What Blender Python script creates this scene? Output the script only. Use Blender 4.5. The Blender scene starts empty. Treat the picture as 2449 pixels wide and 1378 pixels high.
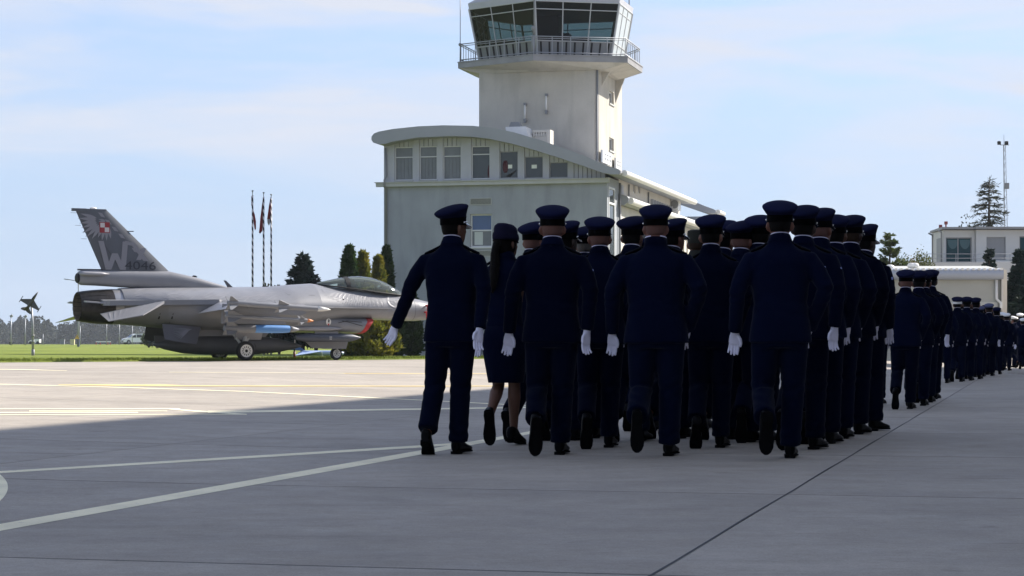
import bpy, bmesh, math, random
import numpy as np
from mathutils import Vector, Matrix, Euler
from math import radians, sin, cos, pi, tan, atan2, sqrt

random.seed(7)
RNG = np.random.default_rng(11)
scene = bpy.context.scene
C = scene.collection

# ------------------------------------------------------------------ camera
F = 5000.0            # focal length in photo pixels (photo is 2449 px wide)
CX, CY = 1224.5, 823.0   # principal column, horizon row
HC = 0.84             # the photographer crouches
cam_d = bpy.data.cameras.new('camera')
cam_d.sensor_fit = 'HORIZONTAL'
cam_d.sensor_width = 36.0
cam_d.lens = F / 2449.0 * 36.0
cam_d.shift_y = (CY - 689.0) / 2449.0
cam_d.clip_start = 0.3
cam_d.clip_end = 6000
cam = bpy.data.objects.new('camera', cam_d)
C.objects.link(cam)
cam.location = (0, 0, HC)
cam.rotation_euler = (pi / 2, 0, 0)
scene.camera = cam

# ------------------------------------------------------------------ light
SUN_AZ, SUN_EL = 57.0, 35.0       # degrees right of the view axis, above the horizon
world = bpy.data.worlds.new('World')
scene.world = world
world.use_nodes = True
SKY_STRENGTH = 0.05
SUN_STRENGTH = 2.55
EXPOSURE = 1.92

def build_world():
    nt = world.node_tree
    nt.nodes.clear()
    N = nt.nodes.new; L = nt.links.new
    out = N('ShaderNodeOutputWorld')
    bg = N('ShaderNodeBackground'); bg.inputs['Strength'].default_value = SKY_STRENGTH
    sky = N('ShaderNodeTexSky'); sky.sky_type = 'NISHITA'; sky.sun_disc = False
    sky.sun_elevation = radians(SUN_EL); sky.sun_rotation = radians(SUN_AZ)
    sky.altitude = 100; sky.air_density = 1.0; sky.dust_density = 0.3; sky.ozone_density = 2.0
    tc = N('ShaderNodeTexCoord'); sep = N('ShaderNodeSeparateXYZ')
    L(tc.outputs['Generated'], sep.inputs[0])
    def layer(rot, sc, scale, detail, rough, lo, hi, dist, seed):
        mp = N('ShaderNodeMapping'); mp.inputs['Rotation'].default_value = (0, radians(rot), 0); mp.inputs['Scale'].default_value = sc
        mp.inputs['Location'].default_value = (seed, 0, seed * 0.37)
        L(tc.outputs['Generated'], mp.inputs[0])
        no = N('ShaderNodeTexNoise'); no.inputs['Scale'].default_value = scale; no.inputs['Detail'].default_value = detail
        no.inputs['Roughness'].default_value = rough; no.inputs['Distortion'].default_value = dist
        L(mp.outputs[0], no.inputs['Vector'])
        mr = N('ShaderNodeMapRange'); mr.interpolation_type = 'SMOOTHSTEP'
        mr.inputs['From Min'].default_value = lo; mr.inputs['From Max'].default_value = hi
        L(no.outputs['Fac'], mr.inputs['Value'])
        return mr.outputs[0]
    def mul(x, k):
        q = N('ShaderNodeMath'); q.operation = 'MULTIPLY'; q.inputs[1].default_value = k; L(x, q.inputs[0]); return q.outputs[0]
    def add(x, y):
        q = N('ShaderNodeMath'); q.operation = 'ADD'; L(x, q.inputs[0]); L(y, q.inputs[1]); return q.outputs[0]
    broad = layer(4, (1, 1, 5.0), 4.2, 5, 0.52, 0.38, 0.62, 0.6, CL_SEED)
    streak = layer(-9, (1, 1, 9.0), 5.5, 6, 0.58, 0.46, 0.74, 0.5, CL_SEED + 4.4)
    wisps = layer(7, (1, 1, 7.0), 16.0, 7, 0.62, 0.42, 0.85, 0.8, CL_SEED + 1.7)
    cover = add(add(mul(broad, 0.62), mul(streak, 0.42)), mul(wisps, 0.22))
    # old vapour trails: great-circle bands across the sky, ragged by noise
    def trail(p, q, width, amount, x0, x1):
        a_, b_ = Vector(((p[0] - CX) / F, 1, (CY - p[1]) / F)).normalized(), Vector(((q[0] - CX) / F, 1, (CY - q[1]) / F)).normalized()
        nrm = a_.cross(b_).normalized()
        dt = N('ShaderNodeVectorMath'); dt.operation = 'DOT_PRODUCT'; dt.inputs[1].default_value = nrm; L(tc.outputs['Generated'], dt.inputs[0])
        no = N('ShaderNodeTexNoise'); no.inputs['Scale'].default_value = 26; no.inputs['Detail'].default_value = 5; L(tc.outputs['Generated'], no.inputs['Vector'])
        jit = N('ShaderNodeMath'); jit.operation = 'MULTIPLY_ADD'; jit.inputs[1].default_value = width * 1.6; jit.inputs[2].default_value = -width * .8; L(no.outputs['Fac'], jit.inputs[0])
        sm = N('ShaderNodeMath'); sm.operation = 'ADD'; L(dt.outputs['Value'], sm.inputs[0]); L(jit.outputs[0], sm.inputs[1])
        ab = N('ShaderNodeMath'); ab.operation = 'ABSOLUTE'; L(sm.outputs[0], ab.inputs[0])
        mr = N('ShaderNodeMapRange'); mr.interpolation_type = 'SMOOTHSTEP'; mr.inputs['From Min'].default_value = 0; mr.inputs['From Max'].default_value = width; mr.inputs['To Min'].default_value = amount; mr.inputs['To Max'].default_value = 0; L(ab.outputs[0], mr.inputs['Value'])
        fd = N('ShaderNodeMapRange'); fd.interpolation_type = 'SMOOTHSTEP'; fd.inputs['From Min'].default_value = x0; fd.inputs['From Max'].default_value = x1; L(sep.outputs['X'], fd.inputs['Value'])
        q_ = N('ShaderNodeMath'); q_.operation = 'MULTIPLY'; L(mr.outputs[0], q_.inputs[0]); L(fd.outputs[0], q_.inputs[1]); return q_.outputs[0]
    cover = add(cover, trail((730, -4), (1120, 36), .0035, .75, -.005, -.06))
    cover = add(cover, trail((1540, 95), (2449, 215), .006, .34, .04, .09))
    cover = add(cover, trail((1600, 150), (2449, 300), .010, .26, .05, .12))
    # thin out near the horizon
    fz = N('ShaderNodeMapRange'); fz.inputs['From Min'].default_value = 0.03; fz.inputs['From Max'].default_value = 0.115
    fz.inputs['To Min'].default_value = 0.22; L(sep.outputs['Z'], fz.inputs['Value'])
    mf = N('ShaderNodeMath'); mf.operation = 'MULTIPLY'; mf.use_clamp = True; L(cover, mf.inputs[0]); L(fz.outputs[0], mf.inputs[1])
    mix = N('ShaderNodeMix'); mix.data_type = 'RGBA'
    tint = N('ShaderNodeMix'); tint.data_type = 'RGBA'; tint.blend_type = 'MULTIPLY'; tint.inputs[0].default_value = 1.0
    L(sky.outputs[0], tint.inputs[6]); tint.inputs[7].default_value = (0.90, 0.89, 1.03, 1)
    hz = N('ShaderNodeMapRange'); hz.inputs['From Min'].default_value = 0.0; hz.inputs['From Max'].default_value = 0.36; hz.inputs['To Min'].default_value = 0.92; hz.inputs['To Max'].default_value = 0.0
    hz.interpolation_type = 'SMOOTHSTEP'; L(sep.outputs['Z'], hz.inputs['Value'])
    hm = N('ShaderNodeMix'); hm.data_type = 'RGBA'; L(hz.outputs[0], hm.inputs['Factor']); L(tint.outputs[2], hm.inputs[6]); hm.inputs[7].default_value = HORIZON_COL
    L(mf.outputs[0], mix.inputs['Factor']); L(hm.outputs[2], mix.inputs[6])
    mix.inputs[7].default_value = CLOUD_COL
    L(mix.outputs[2], bg.inputs['Color']); L(bg.outputs[0], out.inputs['Surface'])
CL_SEED = 4.1
HORIZON_COL = (2.75, 3.5, 4.72, 1)
CLOUD_COL = (4.0, 4.25, 4.85, 1)
build_world()

sun_d = bpy.data.lights.new('sun', 'SUN')
sun_d.energy = SUN_STRENGTH; sun_d.angle = radians(0.7); sun_d.color = (1.0, 0.93, 0.84)
sun = bpy.data.objects.new('sun', sun_d); C.objects.link(sun)
_sd = Vector((sin(radians(SUN_AZ)) * cos(radians(SUN_EL)), cos(radians(SUN_AZ)) * cos(radians(SUN_EL)), sin(radians(SUN_EL))))
sun.rotation_euler = _sd.to_track_quat('Z', 'Y').to_euler()
sun.location = (30, 20, 40)

vs = scene.view_settings
scene.display_settings.display_device = 'sRGB'
vs.view_transform = 'Standard'; vs.look = 'None'; vs.gamma = 1.0; vs.exposure = EXPOSURE; vs.use_curve_mapping = False
cy = scene.cycles
cy.max_bounces = 8; cy.diffuse_bounces = 4; cy.glossy_bounces = 4; cy.transmission_bounces = 6; cy.transparent_max_bounces = 12; cy.volume_bounces = 0
cy.use_denoising = True
cy.caustics_reflective = False; cy.caustics_refractive = False

# ------------------------------------------------------------------ frames of the place
PSI = radians(14.1)                   # the parade direction, right of the view axis
UA = (sin(PSI), cos(PSI))             # along the march / along the building
VB = (cos(PSI), -sin(PSI))            # to the right of it
def AB(a, b): return (UA[0] * a + VB[0] * b, UA[1] * a + VB[1] * b)
def toAB(x, y): return (UA[0] * x + UA[1] * y, VB[0] * x + VB[1] * y)
def sstep(t):
    t = min(1.0, max(0.0, t)); return t * t * (3 - 2 * t)
def zg(x, y):                          # the apron falls gently towards the parade lane
    b = VB[0] * x + VB[1] * y
    return 0.27 * sstep((-b - 4.0) / 16.0) + 0.42 * sstep((y - 95) / 260.0) * sstep((-x) / 12.0)
def ray(px, py): return ((px - CX) / F, 1.0, (CY - py) / F)
def at(px, py, Y): return ((px - CX) * Y / F, Y, HC + (CY - py) * Y / F)
def gnd(px, py, lift=0.0):             # the ground point seen at a place in the photo
    y = 20.0
    for _ in range(60):
        x = (px - CX) * y / F
        y = 0.5 * y + 0.5 * min(900.0, max(2.0, (HC - zg(x, y)) * F / max(0.6, py - CY)))
    x = (px - CX) * y / F
    return (x, y, zg(x, y) + lift)

# ------------------------------------------------------------------ objects
def thing(name, label, cat, loc=(0, 0, 0), rotz=0.0, group=None):
    o = bpy.data.objects.new(name, None); C.objects.link(o)
    o.empty_display_size = 0.2
    o.location = loc; o.rotation_euler = (0, 0, rotz)
    o['label'] = label; o['category'] = cat
    if group: o['group'] = group
    return o
def tag(o, label=None, cat=None, group=None, kind=None):
    if label: o['label'] = label
    if cat: o['category'] = cat
    if group: o['group'] = group
    if kind: o['kind'] = kind
    return o
def link(name, me, parent=None, mat=None):
    o = bpy.data.objects.new(name, me); C.objects.link(o)
    if parent is not None: o.parent = parent
    if mat is not None:
        if not me.materials: me.materials.append(mat)
        elif me.materials[0] is not mat:
            o.material_slots[0].link = 'OBJECT'; o.material_slots[0].material = mat
    return o
def finish(me, smooth=None):
    if smooth:
        me.polygons.foreach_set('use_smooth', [True] * len(me.polygons))
        if smooth is not True: me.set_sharp_from_angle(angle=radians(smooth))
    me.update()
    return me
def mesh(name, v, f, smooth=None):
    me = bpy.data.meshes.new(name)
    me.from_pydata([tuple(p) for p in v], [], [tuple(q) for q in f])
    me.validate(verbose=False)
    return finish(me, smooth)
def quads_mesh(name, Q):
    """Q: array n x 4 x 3 -> mesh of loose quads"""
    n = len(Q)
    me = bpy.data.meshes.new(name)
    me.vertices.add(n * 4); me.vertices.foreach_set('co', np.asarray(Q, dtype=np.float32).reshape(-1))
    me.loops.add(n * 4); me.loops.foreach_set('vertex_index', np.arange(n * 4, dtype=np.int32))
    me.polygons.add(n); me.polygons.foreach_set('loop_start', np.arange(0, n * 4, 4, dtype=np.int32))
    me.polygons.foreach_set('loop_total', np.full(n, 4, dtype=np.int32))
    me.update(calc_edges=True)
    return me

class MB:
    """gathers simple solids, links them as ONE mesh object"""
    def __init__(s): s.v = []; s.f = []
    def add(s, v, f):
        o = len(s.v); s.v += [tuple(p) for p in v]; s.f += [tuple(i + o for i in q) for q in f]; return s
    def box(s, c, d, rot=None):
        x, y, z = d[0] / 2, d[1] / 2, d[2] / 2
        P = [Vector((i * x, j * y, k * z)) for k in (-1, 1) for j in (-1, 1) for i in (-1, 1)]
        if rot is not None:
            R = rot if isinstance(rot, Matrix) else Euler(rot).to_matrix()
            P = [R @ p for p in P]
        c = Vector(c)
        return s.add([p + c for p in P], [(0, 2, 3, 1), (4, 5, 7, 6), (0, 1, 5, 4), (2, 6, 7, 3), (0, 4, 6, 2), (1, 3, 7, 5)])
    def lo(s, a, b):
        return s.box([(a[i] + b[i]) / 2 for i in range(3)], [abs(b[i] - a[i]) for i in range(3)])
    def rings(s, R, cap=True, closed=True):
        n = len(R[0]); v = [p for r in R for p in r]; f = []
        for i in range(len(R) - 1):
            for j in range(n if closed else n - 1):
                k = (j + 1) % n
                f.append((i * n + j, i * n + k, (i + 1) * n + k, (i + 1) * n + j))
        if cap and closed:
            f.append(tuple(range(n - 1, -1, -1))); b = (len(R) - 1) * n; f.append(tuple(range(b, b + n)))
        return s.add(v, f)
    def tube(s, P, r, n=8, cap=True, ref=None, flat=None):
        P = [Vector(p) for p in P]
        if not hasattr(r, '__len__'): r = [r] * len(P)
        R = []; side = None
        for i, p in enumerate(P):
            t = (P[min(i + 1, len(P) - 1)] - P[max(i - 1, 0)])
            t = t.normalized() if t.length > 1e-9 else Vector((0, 0, 1))
            if side is None:
                up = Vector(ref) if ref else (Vector((0, 0, 1)) if abs(t.z) < 0.9 else Vector((0, 1, 0)))
                side = t.cross(up).normalized()
            side = (side - t * side.dot(t)).normalized()
            w = t.cross(side)
            rr = r[i] if hasattr(r[i], '__len__') else (r[i], r[i])
            R.append([p + side * (rr[0] * cos(2 * pi * k / n)) + w * (rr[1] * sin(2 * pi * k / n)) for k in range(n)])
        return s.rings(R, cap)
    def lathe(s, prof, n=24, axis='z', c=(0, 0, 0), cap=True):
        R = []
        for r, h in prof:
            ring = []
            for k in range(n):
                a = 2 * pi * k / n; x, y = r * cos(a), r * sin(a)
                p = (x, y, h) if axis == 'z' else ((h, x, y) if axis == 'x' else (y, h, x))
                ring.append((p[0] + c[0], p[1] + c[1], p[2] + c[2]))
            R.append(ring)
        return s.rings(R, cap)
    def prism(s, poly, off):
        """poly: list of 3D points; off: extrusion vector"""
        n = len(poly); o = Vector(off)
        A = [Vector(p) for p in poly]; B = [p + o for p in A]
        f = [tuple(range(n - 1, -1, -1)), tuple(range(n, 2 * n))] + [(i, (i + 1) % n, n + (i + 1) % n, n + i) for i in range(n)]
        return s.add(A + B, f)
    def ball(s, c, r, n=10, m=7):
        if not hasattr(r, '__len__'): r = (r, r, r)
        R = []
        for i in range(1, m):
            a = pi * i / m
            R.append([(c[0] + r[0] * sin(a) * cos(2 * pi * k / n), c[1] + r[1] * sin(a) * sin(2 * pi * k / n), c[2] - r[2] * cos(a)) for k in range(n)])
        return s.rings(R)
    def mesh(s, name, smooth=None): return mesh(name, s.v, s.f, smooth)
    def build(s, name, mat, parent=None, smooth=None): return link(name, s.mesh(name, smooth), parent, mat)

def fix_normals(me):
    bm = bmesh.new(); bm.from_mesh(me); bmesh.ops.recalc_face_normals(bm, faces=bm.faces); bm.to_mesh(me); bm.free(); me.update()
    return me

def remesh(mb, voxel, smooth=6, name='m', fac=0.5):
    """fuses overlapping solids into one continuous skin"""
    me0 = fix_normals(mb.mesh(name + '_raw'))
    o = bpy.data.objects.new(name + '_raw', me0); C.objects.link(o)
    m = o.modifiers.new('r', 'REMESH'); m.mode = 'VOXEL'; m.voxel_size = voxel
    if smooth:
        k = o.modifiers.new('s', 'SMOOTH'); k.factor = fac; k.iterations = smooth
    dg = bpy.context.evaluated_depsgraph_get()
    me = bpy.data.meshes.new_from_object(o.evaluated_get(dg))
    me.name = name
    bpy.data.objects.remove(o); bpy.data.meshes.remove(me0)
    me.polygons.foreach_set('use_smooth', [True] * len(me.polygons))
    return me

# ------------------------------------------------------------------ materials
MATS = {}
def mat(name, col, rough=0.6, metal=0.0, var=0.0, vscale=4.0, bump=0.0, bscale=40.0, spec=0.5, rnd=0.0, sss=0.0, trans=0.0, coat=0.0, sheen=0.0, obj=True):
    if name in MATS: return MATS[name]
    m = bpy.data.materials.new(name); m.use_nodes = True
    nt = m.node_tree; N = nt.nodes.new; L = nt.links.new
    b = nt.nodes['Principled BSDF']
    b.inputs['Base Color'].default_value = (*col, 1); b.inputs['Roughness'].default_value = rough; b.inputs['Metallic'].default_value = metal
    b.inputs['Specular IOR Level'].default_value = spec
    if trans: b.inputs['Transmission Weight'].default_value = trans
    if coat: b.inputs['Coat Weight'].default_value = coat; b.inputs['Coat Roughness'].default_value = 0.06
    if sheen: b.inputs['Sheen Weight'].default_value = sheen; b.inputs['Sheen Roughness'].default_value = 0.4
    tc = N('ShaderNodeTexCoord'); crd = tc.outputs['Object' if obj else 'Generated']
    if var or rnd:
        mixc = N('ShaderNodeHueSaturation'); mixc.inputs['Color'].default_value = (*col, 1)
        no = N('ShaderNodeTexNoise'); no.inputs['Scale'].default_value = vscale; no.inputs['Detail'].default_value = 5
        L(crd, no.inputs['Vector'])
        mr = N('ShaderNodeMapRange'); mr.inputs['From Min'].default_value = 0.25; mr.inputs['From Max'].default_value = 0.75
        mr.inputs['To Min'].default_value = 1 - var; mr.inputs['To Max'].default_value = 1 + var; L(no.outputs['Fac'], mr.inputs['Value'])
        val = mr.outputs[0]
        if rnd:
            oi = N('ShaderNodeObjectInfo'); m2 = N('ShaderNodeMapRange'); m2.inputs['To Min'].default_value = 1 - rnd; m2.inputs['To Max'].default_value = 1 + rnd
            L(oi.outputs['Random'], m2.inputs['Value']); mm = N('ShaderNodeMath'); mm.operation = 'MULTIPLY'; L(val, mm.inputs[0]); L(m2.outputs[0], mm.inputs[1]); val = mm.outputs[0]
        L(val, mixc.inputs['Value']); L(mixc.outputs[0], b.inputs['Base Color'])
    if bump:
        n2 = N('ShaderNodeTexNoise'); n2.inputs['Scale'].default_value = bscale; n2.inputs['Detail'].default_value = 6; L(crd, n2.inputs['Vector'])
        bp = N('ShaderNodeBump'); bp.inputs['Strength'].default_value = bump; bp.inputs['Distance'].default_value = 0.02
        L(n2.outputs['Fac'], bp.inputs['Height']); L(bp.outputs[0], b.inputs['Normal'])
    MATS[name] = m
    return m
def tinted(name, col, rough, op, tint=(0.6, 0.65, 0.6), ior=1.5):
    m = bpy.data.materials.new(name); m.use_nodes = True; nt = m.node_tree; N = nt.nodes.new; L = nt.links.new
    out = nt.nodes['Material Output']; nt.nodes.remove(nt.nodes['Principled BSDF'])
    g = N('ShaderNodeBsdfGlossy'); g.inputs['Roughness'].default_value = rough; g.inputs['Color'].default_value = (1, 1, 1, 1)
    t = N('ShaderNodeBsdfTransparent'); t.inputs['Color'].default_value = (*tint, 1)
    d = N('ShaderNodeBsdfDiffuse'); d.inputs['Color'].default_value = (*col, 1)
    m1 = N('ShaderNodeMixShader'); m1.inputs[0].default_value = op; L(t.outputs[0], m1.inputs[1]); L(d.outputs[0], m1.inputs[2])
    fr = N('ShaderNodeFresnel'); fr.inputs['IOR'].default_value = ior
    m2 = N('ShaderNodeMixShader'); L(fr.outputs[0], m2.inputs[0]); L(m1.outputs[0], m2.inputs[1]); L(g.outputs[0], m2.inputs[2]); L(m2.outputs[0], out.inputs['Surface'])
    return m
# ------------------------------------------------------------------ ground
def concrete_material():
    m = bpy.data.materials.new('concrete'); m.use_nodes = True
    nt = m.node_tree; N = nt.nodes.new; L = nt.links.new; b = nt.nodes['Principled BSDF']
    tc = N('ShaderNodeTexCoord')
    def noise(scale, detail, rough, sc=(1, 1, 1), rot=0.0):
        mp = N('ShaderNodeMapping'); mp.inputs['Scale'].default_value = sc; mp.inputs['Rotation'].default_value = (0, 0, rot); L(tc.outputs['Object'], mp.inputs[0])
        n = N('ShaderNodeTexNoise'); n.inputs['Scale'].default_value = scale; n.inputs['Detail'].default_value = detail; n.inputs['Roughness'].default_value = rough
        L(mp.outputs[0], n.inputs['Vector']); return n.outputs['Fac']
    def rng(v, a, b_, c, d):
        r = N('ShaderNodeMapRange'); r.inputs['From Min'].default_value = a; r.inputs['From Max'].default_value = b_
        r.inputs['To Min'].default_value = c; r.inputs['To Max'].default_value = d; L(v, r.inputs['Value']); return r.outputs[0]
    def mul(x, y):
        q = N('ShaderNodeMath'); q.operation = 'MULTIPLY'; L(x, q.inputs[0]); L(y, q.inputs[1]); return q.outputs[0]
    big = rng(noise(0.35, 6, 0.65), 0.3, 0.7, 0.84, 1.13)
    med = mul(rng(noise(2.6, 6, 0.65), 0.3, 0.7, 0.90, 1.08), rng(noise(18, 5, 0.7), 0.3, 0.7, 0.90, 1.09))
    streak = rng(noise(1.3, 5, 0.6, (0.25, 2.2, 1), PSI), 0.55, 0.8, 1.0, 0.82)
    fine = rng(noise(90, 4, 0.7), 0.3, 0.7, 0.80, 1.16)
    spots = mul(rng(noise(3.1, 4, 0.6, (1, 1, 1), 0.3), 0.66, 0.74, 1.0, 0.72), rng(noise(2.4, 3, 0.5, (.22, 2.6, 1), 0.1), 0.68, 0.74, 1.0, 0.74))
    oi = N('ShaderNodeObjectInfo'); rnd = rng(oi.outputs['Random'], 0, 1, 0.94, 1.06)
    v = mul(mul(mul(big, med), mul(streak, fine)), mul(rnd, spots))
    h = N('ShaderNodeHueSaturation'); h.inputs['Color'].default_value = (0.368, 0.330, 0.280, 1); L(v, h.inputs['Value'])
    L(h.outputs[0], b.inputs['Base Color'])
    b.inputs['Specular IOR Level'].default_value = 0.3
    L(rng(noise(3.0, 4, 0.6), 0.3, 0.7, 0.66, 0.9), b.inputs['Roughness'])
    bp = N('ShaderNodeBump'); bp.inputs['Strength'].default_value = 0.35; bp.inputs['Distance'].default_value = 0.004
    L(noise(70, 6, 0.7), bp.inputs['Height']); L(bp.outputs[0], b.inputs['Normal'])
    return m
M_CONC = concrete_material()
M_SEAL = mat('bitumen', (0.018, 0.018, 0.019), 0.7, var=0.3, vscale=9)
def paint_material(name, col, wear):
    m = bpy.data.materials.new(name); m.use_nodes = True
    nt = m.node_tree; N = nt.nodes.new; L = nt.links.new; b = nt.nodes['Principled BSDF']
    tc = N('ShaderNodeTexCoord')
    n = N('ShaderNodeTexNoise'); n.inputs['Scale'].default_value = 14; n.inputs['Detail'].default_value = 9; n.inputs['Roughness'].default_value = 0.72; L(tc.outputs['Object'], n.inputs['Vector'])
    r = N('ShaderNodeMapRange'); r.inputs['From Min'].default_value = wear; r.inputs['From Max'].default_value = wear + 0.14; L(n.outputs['Fac'], r.inputs['Value'])
    n2 = N('ShaderNodeTexNoise'); n2.inputs['Scale'].default_value = 1.7; n2.inputs['Detail'].default_value = 5; L(tc.outputs['Object'], n2.inputs['Vector'])
    r2 = N('ShaderNodeMapRange'); r2.inputs['From Min'].default_value = 0.3; r2.inputs['From Max'].default_value = 0.7; r2.inputs['To Min'].default_value = 0.82; r2.inputs['To Max'].default_value = 1.06; L(n2.outputs['Fac'], r2.inputs['Value'])
    h = N('ShaderNodeHueSaturation'); h.inputs['Color'].default_value = (*col, 1); L(r2.outputs[0], h.inputs['Value'])
    mx = N('ShaderNodeMix'); mx.data_type = 'RGBA'; mx.inputs[6].default_value = (0.42, 0.39, 0.34, 1); L(r.outputs[0], mx.inputs['Factor']); L(h.outputs[0], mx.inputs[7])
    L(mx.outputs[2], b.inputs['Base Color']); b.inputs['Roughness'].default_value = 0.75; b.inputs['Specular IOR Level'].default_value = 0.3
    return m
M_PAINT = paint_material('line_paint', (0.94, 0.86, 0.60), 0.28)
M_PAINT_Y = paint_material('yellow_paint', (0.72, 0.56, 0.24), 0.34)

def grass_material():
    m = bpy.data.materials.new('grass'); m.use_nodes = True
    nt = m.node_tree; N = nt.nodes.new; L = nt.links.new; b = nt.nodes['Principled BSDF']
    tc = N('ShaderNodeTexCoord')
    def noise(scale, detail, sc=(1, 1, 1)):
        mp = N('ShaderNodeMapping'); mp.inputs['Scale'].default_value = sc; L(tc.outputs['Object'], mp.inputs[0])
        n = N('ShaderNodeTexNoise'); n.inputs['Scale'].default_value = scale; n.inputs['Detail'].default_value = detail; L(mp.outputs[0], n.inputs['Vector']); return n.outputs['Fac']
    r = N('ShaderNodeValToRGB'); r.color_ramp.elements[0].position = 0.3; r.color_ramp.elements[0].color = (0.095, 0.140, 0.018, 1)
    r.color_ramp.elements[1].position = 0.68; r.color_ramp.elements[1].color = (0.25, 0.285, 0.048, 1)
    mxv = N('ShaderNodeMath'); mxv.operation = 'MULTIPLY_ADD'; mxv.inputs[1].default_value = 0.5
    a = noise(0.16, 5, (1, 0.35, 1)); c = noise(2.5, 6)
    h = N('ShaderNodeMath'); h.operation = 'MULTIPLY'; h.inputs[1].default_value = 0.5; L(c, h.inputs[0])
    L(a, mxv.inputs[0]); L(h.outputs[0], mxv.inputs[2]); L(mxv.outputs[0], r.inputs[0])
    L(r.outputs[0], b.inputs['Base Color']); b.inputs['Roughness'].default_value = 0.85; b.inputs['Specular IOR Level'].default_value = 0.15
    bp = N('ShaderNodeBump'); bp.inputs['Strength'].default_value = 0.9; bp.inputs['Distance'].default_value = 0.08; L(noise(9, 6), bp.inputs['Height']); L(bp.outputs[0], b.inputs['Normal'])
    return m
M_GRASS = grass_material()

# the line where the apron ends and the lawn begins
_E = [gnd(0, 866.5), gnd(300, 864.2), gnd(583, 862.4), gnd(830, 860.5), gnd(1170, 858)]
EDGE = [(-90.0, _E[0][1] - 44.0)] + [(p[0], p[1]) for p in _E] + [(4.0, 88.0), (9.0, 91.5), (14.0, 93.0)]
def yedge(x):
    if x <= EDGE[0][0]: return EDGE[0][1]
    for (x0, y0), (x1, y1) in zip(EDGE, EDGE[1:]):
        if x <= x1: return y0 + (y1 - y0) * (x - x0) / (x1 - x0)
    return 260.0

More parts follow.
